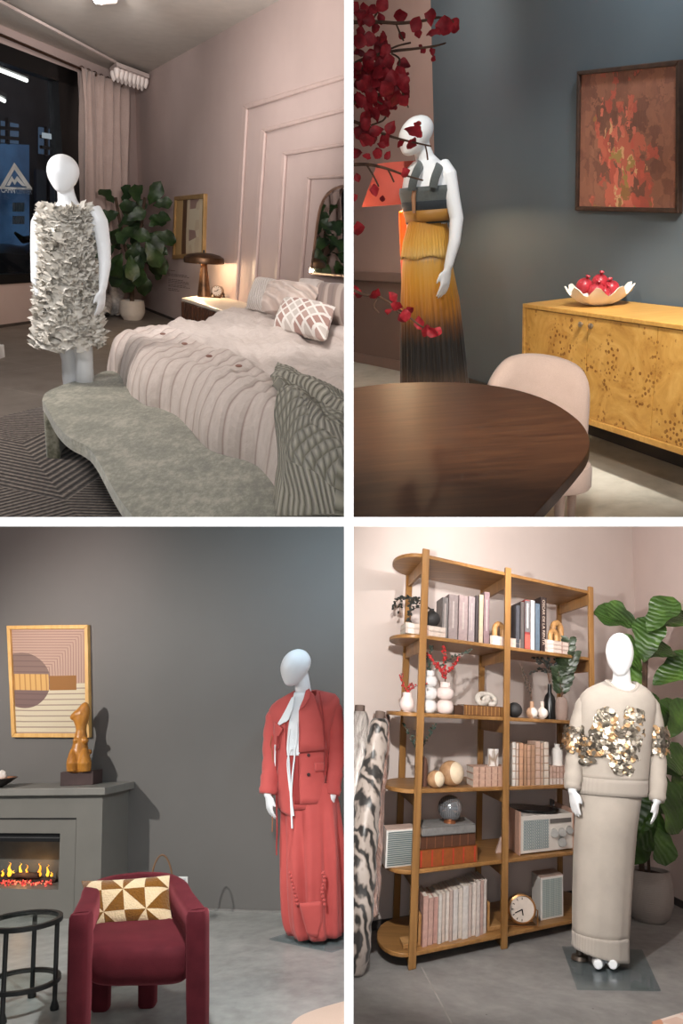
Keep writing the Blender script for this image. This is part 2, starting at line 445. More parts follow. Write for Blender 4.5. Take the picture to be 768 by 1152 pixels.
# --- window: black frame and one pane
M_BLK = plain('black_frame_metal', (14,14,15), .4, var=.1)
WF = tag(thing(A, 'window_1', None, None, q), kind='structure')
def wpt(a, z, o=0.0): return PC + dL*a + UP*z + nL*o
m = MB()
fw = abs(aW)*.16
for a0, a1, z0, z1 in ((aW-9, aW, zh-.2, zh), (aW-9, aW, zs, zs+.12), (aW-.5, aW, zs, zh)):
    m.hexa([wpt(a, z, o) for z in (z0, z1) for a, o in ((a0, -.12), (a1, -.12), (a1, .03), (a0, .03))])
part(m, 'window_frame', M_BLK, WF, smooth=0)
m = MB(); m.hexa([wpt(a, z, o) for z in (zs+.1, zh-.18) for a, o in ((aW-9, -.065), (aW-.45, -.065), (aW-.45, -.055), (aW-9, -.055))])
part(m, 'pane', glass('window_glass', (225,230,235)), WF, smooth=0)
# emblem and lettering stuck on the pane
def wlp(px, py, o=-.05): return wl(px, py, o)
M_DEC = plain('pale_window_decal', (200,205,205), .6)
m = MB()
def tri(pts): m.prism([wlp(*p) for p in pts], nL*.004)
tri([(-1,212),(16,183),(36,212),(31,212),(16,190.5),(4,212)]); tri([(0,210),(35,211.5),(36,213.5),(-1,212.5)])
tri([(7,209),(13,198),(16,203),(19,198),(29,209.5),(25,209.2),(19,203.5),(16.5,208),(13.5,203.5),(10.5,209)])
LOGO = single(m, 'window_decal', M_DEC, A, 'pale mountain triangle emblem with lettering under it stuck on the dark window', 'decal', smooth=0, base=wlp(16, 212))
tx = text_fit('CAHN', wlp(1, 216.5), wlp(16.5, 217.6), .075, UP, .006, nL); part(tx, 'lettering', M_DEC, LOGO, smooth=0)
tx = text_fit('CENTER', wlp(18, 217.7), wlp(35.5, 218.9), .07, UP, .006, nL); part(tx, 'lettering', plain('dim_decal', (105,120,135), .6), LOGO, smooth=0)
# --- what stands outside in the dark street
O = 1.6
def wo(px, py, o=-O): return wl(px, py, o)
m = MB(); m.prism([wo(-60, 30), wo(110, 30), wo(110, 330), wo(-60, 330)], -nL*.3)
FAC = tag(thing(A, 'building', 'dark building across the street seen through the window', 'building', wo(20, 318)))
t = NT('night_facade'); t.set(.9); v = t.coord(); t.col(t.ramp(t.noise(v, 1.2, 5), [(.3, (34,35,38)), (.7, (74,74,78))])); part(m, 'facade', t.m, FAC, smooth=0)
t = NT('blue_lit_shopfront'); v = t.coord(); c = t.ramp(t.noise(v, 1.1, 4), [(.3, (30,48,70)), (.7, (66,98,130))]); t.col(c); t.l.new(c, t.b.inputs['Emission Color']); t.b.inputs['Emission Strength'].default_value = 1.0; M_SHOP = t.m
m = MB(); m.prism([wo(-30,160,-O+.06), wo(33,163,-O+.06), wo(33,280,-O+.06), wo(-30,282,-O+.06)], -nL*.05); part(m, 'lit_shopfront', M_SHOP, FAC, smooth=0)
M_SH2 = emit('dim_window_light', (90,112,136), .5)
for x0, y0, x1, y1 in ((41,190,52,260), (56,190,90,255)):
    m = MB(); m.prism([wo(x0,y0,-O+.06), wo(x1,y0+2,-O+.06), wo(x1,y1,-O+.06), wo(x0,y1,-O+.06)], -nL*.05); part(m, 'window', plain('dim_blue_glass', (38,52,68), .3), FAC, smooth=0)
for x0, y0, x1, y1 in ((-12,133,21,162), (46,143,66,175)):
    m = MB(); m.prism([wo(x0,y0,-O+.06), wo(x1,y0+(x1-x0)*.2,-O+.06), wo(x1,y1,-O+.06), wo(x0,y1-(x1-x0)*.1,-O+.06)], -nL*.05); w_ = part(m, 'window', M_SH2, FAC, smooth=0)
    m = MB()
    for f in (.3, .62): m.bar(wo(lerp(x0,x1,f),y0,-O+.1), wo(lerp(x0,x1,f),y1,-O+.1), .05, .05)
    for f in (.33, .7): m.bar(wo(x0,lerp(y0,y1,f),-O+.1), wo(x1,lerp(y0,y1,f)+3,-O+.1), .05, .05)
    part(m, 'glazing_bar', M_BLK, w_, smooth=0)
m = MB(); m.prism([wo(47,149,-O+.12), wo(65,152,-O+.12), wo(65,158,-O+.12), wo(47,155,-O+.12)], nL*.02); part(m, 'lit_sign', emit('white_sign_light', (190,195,195), .9), FAC, smooth=0)
for k, (y0, y1) in enumerate(((228,238),(243,252))):
    m = MB()
    for i in range(5): m.prism([wo(14+i*2.6,y0,-O+.12), wo(15.9+i*2.6,y0,-O+.12), wo(15.9+i*2.6,y1,-O+.12), wo(14+i*2.6,y1,-O+.12)], nL*.02)
    part(m, 'poster_lines', plain('poster_grey', (120,130,135), .6), FAC, smooth=0)
TUBE = emit('tube_reflection_white', (255,250,235), 3.0)  # glowing tubes stand in for indoor lights reflected in the pane
for k, (a, b, lab) in enumerate((((-6,76.5),(30,90.5),'long white glowing tube standing in for a light reflected in the window, upper one'), ((-6,108),(5,113.5),'short white glowing tube standing in for a window reflection, lower one by the left edge'))):
    T = thing(A, 'tube_reflection', lab, 'reflection', wo(*a, -.9), 'tubes standing in for window reflections')
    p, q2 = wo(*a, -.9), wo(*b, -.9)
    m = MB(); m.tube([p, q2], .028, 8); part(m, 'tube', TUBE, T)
    m = MB(); m.bar(p + UP*.06, q2 + UP*.06, .09, .05); part(m, 'housing', plain('reflected_housing_grey', (90,90,88), .5), T, smooth=0)
# a parked car seen low in the window
T = thing(A, 'car', 'dark parked car low in the window behind the glass', 'car', wo(0, 312, -.8))
m = MB(); rs = []
for px, top, in ((-40,292),(-25,285),(-5,281),(12,280),(30,286),(40,272),(50,268),(64,272),(74,284)):
    a, b = wo(px, 316, -.25), wo(px, top, -.25); c, d = wo(px, 316, -1.2), wo(px, top, -1.2)
    mid = (b+d)/2 + UP*.12
    rs.append([a, b, mid, d, c])
m.rings(rs, True); part(m, 'body', plain('dark_car_paint', (40,41,44), .3, var=.3, vs=3), T, sub=1)
m = MB(); m.tube([wo(17,262,-.5), wo(26,270,-.5), wo(40,268,-.5), wo(45,276,-.5)], [.02,.05,.05,.02], 8); part(m, 'mirror', M_BLK, T)
# --- curtain rod and curtain
M_ROD = plain('curtain_rod_metal', (120,95,80), .3, 1)
m = MB(); m.tube([wl(-40, 22, .10), wl(134, 96, .10)], .018, 8)
T = thing(A, 'curtain_rod', 'thin bronze curtain rod running above the window', 'curtain rod', wl(90, 77, .1)); part(m, 'rod', M_ROD, T)
for px, py in ((2, 39.5), (88, 76.5)): m = MB(); m.bar(wl(px, py, .1), wl(px, py, 0), .015, .015); part(m, 'bracket', M_ROD, T, smooth=0)
T = thing(A, 'curtain', 'long pleated blush curtain hanging at the right of the window', 'curtain', wl(112, 352, .1))
tl, tr_ = (90, 76.5), (138.5, 96)
def cf(u, v):
    a = wl(lerp(tl[0], tr_[0], u), lerp(tl[1], tr_[1], u), .12); a.z = 0
    b = wl(lerp(91, 134, u), 349, .12); zt = wl(lerp(tl[0], tr_[0], u), lerp(tl[1], tr_[1], u), .12).z
    p = lerp(P(a, zt), P(b, .02), v)
    w = .10*sin(u*2*PI*5.2 + .6*sin(v*3)) + .035*sin(u*2*PI*11+1+v*2)
    return p + nL*(w*(.7+.5*v)) + dL*(.03*sin(v*9+u*20))
m = MB(); m.grid(cf, 110, 16); part(m, 'drape', fabric('curtain_linen', (150,128,120), (196,173,164), 90, 5, bump=.2), T, solid=.01, smooth=180)
for k in range(7): m = MB(); m.tube([wl(lerp(92,136,k/6), lerp(77,95.3,k/6), .12) + V((.03*cos(a), 0, .03*sin(a))) for a in [i*PI/5 for i in range(11)]], .006, 6); part(m, 'ring', M_ROD, T)
# --- pale plastic sheeting bunched at the foot of the curtain
m = MB()
def pf(u, v):
    p = wl(lerp(111, 134, u), lerp(321, 353, v), .25 + .1*sin(u*9) + .12*v); return p + nL*(.09*sin(u*13+v*4)) + UP*.03*sin(u*23+v*9)
m.grid(pf, 30, 14); single(m, 'plastic_sheet', plain('cloudy_plastic', (190,182,176), .25, var=.2, vs=14), A, 'cloudy plastic sheet bunched on the floor behind the ruffled dress', 'plastic sheet', solid=.006, smooth=180)
# --- ceiling: long white track with a battery of cone lamps
def ce(px, py, dz=0.0): return A.fl(px, py, HC-dz)
M_WHT = plain('white_track_paint', (205,190,184), .5, var=.04)
T = thing(A, 'lamp_track', 'white ceiling track ending in a box of cone lamps near the corner', 'track light', ce(146, 76, .18))
m = MB(); m.bar(ce(-30, -14, .12), ce(130, 70, .05), .035, .03); part(m, 'rail', M_WHT, T, smooth=0)
a, b = ce(131, 69.5, .06), ce(168, 83.5, .06); ex = (b-a); sd = (ce(123.5, 76, .06)-a)
m = MB(); m.hexa([p for z in (-.05, .0) for p in (a+UP*z, b+UP*z, b+sd+UP*z, a+sd+UP*z)]); part(m, 'housing', M_WHT, T, smooth=0)
M_CONE = plain('cone_lamp_white', (232,220,214), .4, var=.03)
for j in range(2):
    for i in range(8):
        c = a + ex*((i+.5)/8) + sd*(.3+.5*j) + UP*-.05
        m = MB(); m.lathe([(.042,0),(.05,-.02),(.044,-.06),(.024,-.11),(.008,-.13)], c, 10); part(m, 'cone_lamp', M_CONE, T)
T = thing(A, 'ceiling_spotlight', 'bright spotlight on the bedroom ceiling at the top edge', 'spotlight', ce(117, 1, .2))
m = MB(); m.tube([ce(124, -6, .0), ce(122, -3, .16)], .035, 10); m.tube([ce(128, -1, .14), ce(113, -1, .2)], [.04,.045], 14); part(m, 'lamp_can', M_WHT, T)
m = MB(); m.tube([ce(113.4, -1, .2), ce(108, -1.2, .212)], [.04,.04], 14); part(m, 'bulb', emit('spot_bulb', (255,240,225), 5), T)
# --- wall mouldings (four nested frames) on the bed wall
for k, (xt, yt, xe, ye, xb, yb, w) in enumerate(((275.5,118.5,392,83.5,263.5,345,5.2), (296.5,145,392,121,284,345,4.6), (320,171.5,392,160,309.5,345,4.2), (347.5,198.8,392,196.5,336,345,3.6))):
    m = MB(); d = nR*.035
    a, b, c = wr(xt, yt), wr(xe, ye), wr(xb, yb)
    a2, b2, c2 = wr(xt+w*.9, yt+w*.9), wr(xe, ye+w*1.0), wr(xb+w*.75, yb)
    m.prism([a, b, b2, a2], d); m.prism([a, a2, c2, c], d)
    i_ = lambda p, s: p
    struct(m, 'trim_%d' % (k+1), M_PINKT, A, smooth=0, bevel=.012)
# --- arched mirror
arc = [(349.5,307.5),(353,280),(356.5,252),(358.5,240)]
top = [(360.5,232),(364,224),(369,217.5),(375,212.8),(382,210),(390,209)]
mo = lambda x, y, e=0.0: wr(x, y, .03+.2*(x-350)/48+e)
out = [mo(*p) for p in arc+top] + [mo(398,209), mo(398,311.5)]
T = thing(A, 'arched_mirror', 'arch topped mirror inside the nested mouldings above the pillows', 'mirror', wr(375, 309, 0))
m = MB(); m.prism(out, nR*.012); t = NT('mirror_silver'); t.col((225,225,225)); t.set(.02, 1); part(m, 'mirror_glass', t.m, T, smooth=0)
m = MB(); m.tube([mo(*p, .02) for p in [(398,311.5)]+arc+top+[(398,209)]], .012, 6); part(m, 'frame', plain('mirror_edge', (150,118,100), .35, .6), T)
# --- framed art on the bed wall
cs = [wr(*p) for p in ((197,291.5),(231.5,288.5),(233.5,218),(199.5,221.5))]
T = thing(A, 'framed_art', 'narrow gilt framed abstract picture hanging above the table lamp', 'picture', cs[0])
def frame(T, cs, n, w, dep, mat, matin, dback=.01, uvart=True):
    c = sum(cs, V())/4; X = (cs[1]-cs[0]).normalized(); Y = (cs[3]-cs[0]).normalized()
    ins = [cs[0]+X*w+Y*w, cs[1]-X*w+Y*w, cs[2]-X*w-Y*w, cs[3]+X*w-Y*w]
    m = MB()
    for i in range(4):
        j = (i+1) % 4; m.prism([cs[i], cs[j], ins[j], ins[i]], n*dep)
    part(m, 'frame', mat, T, smooth=0, bevel=.004)
    m = MB(); m.grid(lambda u, v: lerp(lerp(ins[0], ins[1], u), lerp(ins[3], ins[2], u), v) + n*dep*.45, 1, 1); return part(m, 'picture', matin, T, smooth=0)
t = NT('tan_block_art'); v = t.coord('UV'); x, y, _ = t.sep(v)
c = t.ramp(x, [(0,(196,160,108)),(.24,(206,176,128)),(.25,(96,66,44)),(.4,(108,74,50)),(.41,(205,186,158)),(.92,(214,198,172))], 'CONSTANT')
blk = t.vor(t.coord('UV', (2.6,4,1)), 1.5, 'F1', 'Color', .6)
t.col(t.mix(t.math('MULTIPLY', t.math('GREATER_THAN', x, .5), t.math('LESS_THAN', t.math('ABSOLUTE', t.math('SUBTRACT', x, .68)), .17)), c, t.ramp(t.sep(blk)[0], [(0,(196,176,150)),(.45,(150,120,110)),(.7,(205,190,165))], 'CONSTANT'))); t.set(.6)
frame(T, cs, nR, .055, .05, plain('gilt_frame', (176,140,92), .35, .3), t.m)
# --- small grey lettering on the wall beside the lamp: rows too small to read
m = MB(); rng = random.Random(3)
for gi, (y, rows) in enumerate(((303.5,1),(307.5,2),(313.5,3),(319.5,2),(324,2))):
    for r in range(rows):
        x = 189.5; xe = 190+ (5 if gi == 0 else rng.uniform(15,23) if gi < 4 else 9)
        while x < xe:
            w = rng.uniform(1.0, 3.2); yy = y + r*1.75 + (x-189)*.12
            m.prism([wr(x, yy, .002), wr(x+w, yy+w*.12, .002), wr(x+w, yy+w*.12+.6, .002), wr(x, yy+.6, .002)], nR*.002); x += w+.7
single(m, 'wall_lettering', plain('grey_lettering', (96,78,76), .7), A, 'small grey block of lettering on the pink wall left of the nightstand', 'wall text', smooth=0)
# --- nightstand
zn = .55
n0 = A.fl(204.3, 335, zn); n1 = A.fl(241, 345.5, zn)
nd = dL*((PC-n0).dot(nR)/dL.dot(nR))                # from the front back to the wall
n1 = n0 - dR*((n1-n0).dot(-dR))
n2 = n0 - dR*(.1+ (A.fl(265,343,zn)-n0).dot(-dR)*.0) if False else n1
T = thing(A, 'nightstand', 'reeded dark wood nightstand with a pale stone top beside the bed', 'nightstand', P(n0, 0))
wN = -dR*3.1
m = MB(); m.prism([P(n0-nR*0, zn-.035)+V(), P(n0, zn-.035)+wN, P(n0, zn-.035)+wN+nd*.98, P(n0, zn-.035)+nd*.98], UP*.035); part(m, 'top', plain('cream_stone', (226,212,192), .35, var=.05), T, smooth=0, bevel=.006)
m = MB(); b0 = n0 + wN*.015 + nd*.02; m.prism([P(b0, .1), P(b0+wN*.97, .1), P(b0+wN*.97+nd*.94, .1), P(b0+nd*.94, .1)], UP*(zn-.14))
for k in range(24):
    p = b0 + wN*(.97*(k+.5)/24); m.tube([P(p, .1), P(p, zn-.04)], .048, 8)
part(m, 'cabinet', wood('dark_reeded_wood', (42,24,16), (88,54,36), .4, (1,1,.15)), T)
for p in (b0+wN*.05+nd*.05, b0+wN*.9+nd*.05, b0+wN*.05+nd*.85, b0+wN*.9+nd*.85):
    m = MB(); m.tube([P(p, 0), P(p, .1)], .03, 8); part(m, 'leg', M_BLK, T)
# --- table lamp
lb = A.fl(229.5, 334, zn); ly = lb.y
T = thing(A, 'table_lamp', 'bronze mushroom table lamp glowing on the nightstand', 'lamp', lb)
sc = ly/F
M_BRZ = plain('aged_bronze', (92,66,46), .38, .75, var=.35, vs=9)
m = MB(); H_ = 36*sc; m.lathe([(7.6*sc,0),(7.4*sc,.01),(3.4*sc,H_*.93),(3*sc,H_+.02)], lb, 24); part(m, 'base', M_BRZ, T)
zt = H_ - .01
m = MB(); m.lathe([(20.5*sc,zt-.005),(21.5*sc,zt),(21.8*sc,zt+.03),(21*sc,zt+.065),(17*sc,zt+.095),(9*sc,zt+.115),(1*sc,zt+.12),(1*sc,zt+.105),(9*sc,zt+.1),(16.5*sc,zt+.08),(20*sc,zt+.05),(20.5*sc,zt-.005)], lb, 32, cap=False); part(m, 'lamp_shade', M_BRZ, T)
m = MB(); m.lathe([(.012,zt+.11),(.012,zt+.15),(.004,zt+.155)], lb, 10); part(m, 'finial', M_BLK, T)
m = MB(); m.ball(lb + UP*(zt+.035), .035, 12, 8); part(m, 'bulb', emit('warm_bulb', (255,214,160), 6), T)
# --- small round desk clock
cb = A.fl(245, 334.5, zn); sc = cb.y/F; fc = -dL
T = thing(A, 'desk_clock', 'small round desk clock on a wire stand beside the bronze lamp', 'clock', cb)
c0 = cb + UP*(6.8*sc); X = UP.cross(fc).normalized()
m = MB(); m.lathe([(5.6*sc,-.03),(6.2*sc,0),(6.2*sc,.03),(5.2*sc,.035),(5.0*sc,.025)], c0, 28, fc, cap=True); part(m, 'case', plain('clock_bronze', (150,124,104), .35, .5), T)
m = MB(); m.lathe([(5.1*sc,.036),(.001,.037)], c0, 24, fc, cap=False); part(m, 'dial', plain('clock_dial', (206,196,186), .5), T)
m = MB()
for a in range(12): m.bar(c0+fc*.04+(X*sin(a*PI/6)+UP*cos(a*PI/6))*(3.9*sc), c0+fc*.04+(X*sin(a*PI/6)+UP*cos(a*PI/6))*(4.7*sc), .006, .006, fc)
m.bar(c0+fc*.042, c0+fc*.042+(X*.7+UP*.6)*(3*sc), .009, .006, fc); m.bar(c0+fc*.042, c0+fc*.042+(X*-.8+UP*-.1)*(3.6*sc), .007, .006, fc); part(m, 'hand', M_BLK, T, smooth=0)
m = MB(); m.tube([cb+X*(-6*sc)+fc*.1, cb+X*(6*sc)+fc*.1, cb+X*(6*sc)+UP*(5*sc), cb+X*(6*sc)-fc*.05, cb+X*(-6*sc)-fc*.05, cb+X*(-6*sc)+UP*(5*sc), cb+X*(-6*sc)+fc*.1], .012, 6); part(m, 'stand', M_BRZ, T)
lamp(A, 'POINT', lb + UP*(zt-.04) + nR*.02, 95, (1, .74, .45), .06, name='table_lamp_light')
# --- bed: frame, mattress under a crumpled duvet, quilt and knitted throw on it
zb = .58
es = dL; et = -dR                                   # along the bed (foot to head), across it (to the right)
ZB = .36
back = [(103,424),(116,418),(127,417.5),(134,421),(139,428.5),(146,440),(154,449),(165,456.5),(180,459.5),(197,466.5),(213,482),(226,498),(240,508),(258,513.5),(277,518.5),(292,526),(304,538),(313,555),(319,575),(321,596)]
F0 = A.fl(112, 412, .36); F0.z = 0
def st_of(p):
    d = P(p, 0)-F0; s_ = d.dot(nR)/es.dot(nR); return (d-es*s_).dot(et), s_
FOOT = sorted(st_of(A.fl(*p, ZB)) for p in back[2:])
LB = (PC-F0).dot(nR)/es.dot(nR) - .12               # length to the wall
WB = 6.5
rng = random.Random(11)
def wrk(s, t):
    return (.012*sin(5.2*s+2.1*t+1.3*sin(3*t)) + .009*sin(11*s-5*t+2*sin(2.2*s)) + .006*sin(19*t+7*s+1.5*sin(5*s)) + .004*sin(31*s+13*t))
RF = .22
def bed_pt(s, t, off=0.0, w=1.0):
    # heightfield with a rounded foot (s<0 drops) and a rounded left edge (t<0 drops)
    x, y, z = s, t, zb
    if s < RF*1.57 - 0:
        a = (RF*1.57 - s)/RF
        if a <= PI/2: x, z = RF - RF*sin(a) , zb - RF*(1-cos(a)); nx, nz = -sin(a), cos(a)
        else: x, z = 0 - .03*sin((a-PI/2)*2.5), zb - RF - (a-PI/2)*RF; nx, nz = -1, 0
        x += 0
    else: x = s - RF*.57; nx, nz = 0, 1
    ny = 0
    if t < .25:
        b = (.25-t)/.16
        if b > 0:
            b2 = min(b, PI/2)
            y = .25 - .16*sin(b2); z -= .16*(1-cos(b2)) + max(0, b-PI/2)*.16
            ny = -sin(b2)*nz
    z += .035*math.exp(-((s-LB+.3)/1.6)**2)
    h = wrk(s, t)*w + off
    x += (interp(FOOT, t) + .05)*max(0, min(1, (1.3-s)/.9))**1.5   # the foot of the bedding follows the wavy bench
    p = F0 + es*(x + nx*h) + et*(y + ny*h) + UP*(z + nz*h)
    p.z = max(p.z, .02)
    return p
t = NT('duvet_linen'); t.set(.9, 0, .15, .2); v = t.coord(); n = t.noise(v, 7, 6, .62, 1.8); n2 = t.noise(v, 150, 2)
t.col(t.ramp(n, [(.3, (204,190,182)), (.7, (222,210,203))])); t.bump(t.math('ADD', n, t.math('MULTIPLY', n2, .12)), .65, .03); M_DUV = t.m
sm0 = max(q[1] for q in FOOT if q[0] < WB) + .35
BED = thing(A, 'bed', 'wide bed made up with a crumpled blush duvet against the moulded wall', 'bed', F0)
m = MB(); m.prism([P(F0+es*sm0+et*.3, .03), P(F0+es*sm0+et*WB, .03), P(F0+es*LB+et*WB, .03), P(F0+es*LB+et*.3, .03)], UP*.3); part(m, 'base', fabric('bed_base_cloth', (150,134,126), (170,154,146)), BED, smooth=0)
m = MB(); m.prism([P(F0+es*sm0+et*.3, .33), P(F0+es*sm0+et*WB, .33), P(F0+es*LB+et*WB, .33), P(F0+es*LB+et*.3, .33)], UP*.2); part(m, 'mattress', plain('mattress_white', (220,214,208), .8), BED, smooth=0, bevel=.03)
smin = -.18; smax = LB + RF*.57
m = MB(); m.grid(lambda u, v: bed_pt(lerp(smin, smax, v), lerp(-.16, WB, u), 0, 1.5), 90, 130)
part(m, 'duvet', M_DUV, BED, solid=.02, smooth=180)
# quilt over the lower half
Q1 = (A.fl(166, 365.5, zb)-F0).dot(nR)/es.dot(nR) + RF*.57
t = NT('quilted_blush'); t.set(.85, 0, .15, .25); v = t.coord('UV'); x, y, _ = t.sep(v)
st = t.math('FRACT', t.math('ADD', t.math('MULTIPLY', x, 44), t.math('MULTIPLY', t.noise(v, 3, 2), .35)))
ln = t.math('ABSOLUTE', t.math('SUBTRACT', st, .5)); ob = t.coord(); n = t.noise(ob, 9, 6, .65, 2)
puck = t.noise(t.coord('UV', (30, 9, 1)), 3, 4)
col = t.mix(t.ramp(ln, [(.0, 1.0), (.1, 0.0)]), t.ramp(n, [(.3, (208,193,184)), (.7, (222,208,200))]), (176,152,143))
t.col(col); hgt = t.math('ADD', t.math('ADD', t.ramp(ln, [(0, 0.0), (.3, 1.0)]), t.math('MULTIPLY', puck, .5)), t.math('MULTIPLY', n, .6)); t.bump(hgt, .5, .025); M_QLT = t.m
QUI = thing(A, 'quilt', 'blush stitched quilt with ribbed channels over the foot of the bed', 'quilt', F0+UP*.4)
m = MB(); m.grid(lambda u, v: bed_pt(lerp(smin-.03, Q1, v), lerp(-.17, WB, u), .03), 80, 90); part(m, 'cover', M_QLT, QUI, solid=.02, smooth=180)
M_BTN = plain('quilt_button', (150,112,100), .6)
for px, py in ((183,375.5),(207.5,386.5),(235,400.5),(268.5,411.5)):
    p = A.fl(px, py, zb+.075); m = MB(); m.ball(p, .02, 12, 6, sc=(1,1,.4)); part(m, 'button', M_BTN, QUI)
# knitted throw at the right
t = NT('sage_knit'); t.set(.95, 0, .1, .3); v = t.coord('UV'); x, y, _ = t.sep(v)
band = t.math('FRACT', t.math('MULTIPLY', y, 4.2)); sel = t.math('GREATER_THAN', band, .5)
rib = t.math('ABSOLUTE', t.math('SINE', t.math('MULTIPLY', x, 210))); bub = t.math('MULTIPLY', t.math('ABSOLUTE', t.math('SINE', t.math('ADD', t.math('MULTIPLY', x, 130), t.math('MULTIPLY', y, 75)))), t.math('ABSOLUTE', t.math('SINE', t.math('SUBTRACT', t.math('MULTIPLY', x, 130), t.math('MULTIPLY', y, 75)))))
hh = t.mix(sel, rib, bub); nz_ = t.noise(t.coord(), 60, 3)
t.col(t.mix(hh, (122,119,104), (186,182,166))); t.l.new(hh, t.bump(t.math('ADD', t.math('MULTIPLY', nz_, .2), hh), .7, .03).inputs['Height']); M_KNIT = t.m
def inv_t(px, py, z): p = A.fl(px, py, z)-F0; return (p - es*(p.dot(nR)/es.dot(nR))).dot(et)
tA = inv_t(310, 413, zb+.06); sA = (A.fl(310, 413, zb+.06)-F0).dot(nR)/es.dot(nR) + RF*.57
tB = inv_t(296, 475, zb+.03); sB = (A.fl(296, 475, zb+.03)-F0).dot(nR)/es.dot(nR) + RF*.57
sB = min(sB, sA-.3)
tE = inv_t(312, 552, .42)
def thr(u, v):
    s = lerp(smin-.1, sA, v)
    t0 = interp([(smin-.1, tE+.05), (.12, tE-.03), (sB, tB), (lerp(sB,sA,.6), lerp(tB,tA,.7)), (sA, tA)], s) + .03*sin(s*9)
    tt = lerp(t0, WB, u)
    return bed_pt(s, tt, .07 + .012*sin(s*14+tt*3) + .006*sin(tt*24+s*6))
m = MB(); m.grid(thr, 60, 80)
T = thing(A, 'throw_blanket', 'chunky sage green knitted throw draped over the bed corner', 'blanket', F0+et*1.2+UP*.5)
part(m, 'knit', M_KNIT, T, solid=.05, smooth=180)
# --- pillows
def pil(pix, o0, thick, name, mat, lab, lean=.3, **k):
    cs = [wr(px, py, o0 - (lean if i >= 2 else 0)) for i, (px, py) in enumerate(pix)]
    return single(pillow_mb(cs, thick, **k), 'pillow', mat, A, lab, 'pillow', 'pillows on the bed', smooth=180)
yh = (F0 + es*LB).y
t = NT('white_cable'); t.set(.95, 0, .1, .3); v = t.coord('UV', (1,1,1)); w = t.wave(v, 4.5, 3, 'X', 2, 3); t.col(t.mix(w, (212,200,191), (240,232,226))); t.bump(w, .5, .015); M_CABLE = t.m
t = NT('blush_braid'); t.set(.95, 0, .1, .3); v = t.coord('UV', (1,1,1)); w = t.wave(v, 1.8, 6, 'DIAGONAL', 2, 1.6); t.col(t.mix(w, (206,184,172), (230,212,202))); t.bump(w, .6, .03); M_BRAID = t.m
t = NT('lattice_cloth'); t.set(.9, 0, .1, .2); v = t.coord('UV'); x, y, _ = t.sep(v)
u1 = t.math('ADD', t.math('MULTIPLY', x, 5.2), t.math('MULTIPLY', y, 3.2)); v1 = t.math('SUBTRACT', t.math('MULTIPLY', x, 5.2), t.math('MULTIPLY', y, 3.2))
fu = t.math('FRACT', u1); fv = t.math('FRACT', v1)
ins = t.math('MULTIPLY', t.math('MULTIPLY', t.math('GREATER_THAN', fu, .26), t.math('GREATER_THAN', fv, .26)), 1)
rnd = t.n.new('ShaderNodeTexWhiteNoise'); rnd.noise_dimensions = '2D'; cx = t.n.new('ShaderNodeCombineXYZ'); t.l.new(t.math('FLOOR', u1), cx.inputs[0]); t.l.new(t.math('FLOOR', v1), cx.inputs[1]); t.l.new(cx.outputs[0], rnd.inputs['Vector'])
t.col(t.mix(ins, (240,234,228), t.ramp(rnd.outputs['Value'], [(0,(188,160,150)),(.4,(206,196,188)),(.75,(176,140,130))], 'CONSTANT'))); t.bump(ins, .4, .01); M_LAT = t.m
t = NT('taupe_stripe'); t.set(.9, 0, .1, .3); v = t.coord('UV', (1,1,1), (0,0,.08)); x, y, _ = t.sep(v); s_ = t.math('FRACT', t.math('MULTIPLY', x, 3.2)); t.col(t.ramp(s_, [(0,(126,110,104)),(.33,(150,132,124)),(.38,(178,160,150)),(.62,(182,166,156)),(.68,(140,122,116))], 'LINEAR')); t.bump(t.noise(v, 120), .3, .003); M_STR = t.m
M_PW = fabric('pillow_white', (206,192,185), (232,221,215), 160, 8)
pil([(300,358),(333,360),(332,322),(304,318)], .42, .2, 'pillow', M_PW, 'plain white pillow at the back between the knit pillows', wr=.05)
pil([(336,352),(372,352),(364,316),(339,315)], .42, .2, 'pillow', M_PW, 'plain pale pillow upright behind the lattice pillow at the moulding', wr=.05)
pil([(277,347),(316,357),(321,317.5),(291,313)], .55, .22, 'pillow', M_CABLE, 'white cable knit pillow leaning leftmost at the head of the bed', wr=.04)
pil([(294,350),(352,350),(361,325),(303,321)], .78, .26, 'pillow', M_BRAID, 'blush braided pillow behind the lattice cushion', wr=.06)
pil([(355,372),(400,375),(400,322),(361,318.5)], .62, .26, 'pillow', M_STR, 'taupe striped pillow at the right edge by the partition', wr=.03)
pil([(366,386),(400,388),(400,373),(370,371)], .8, .16, 'pillow', M_PW, 'white pillow lying flat below the striped pillow', wr=.05)
pil([(307,368.5),(366.5,382.5),(377.5,345.5),(319.5,336.5)], 1.0, .2, 'pillow', M_LAT, 'white lumbar cushion with a pink diamond lattice in front', wr=.03)
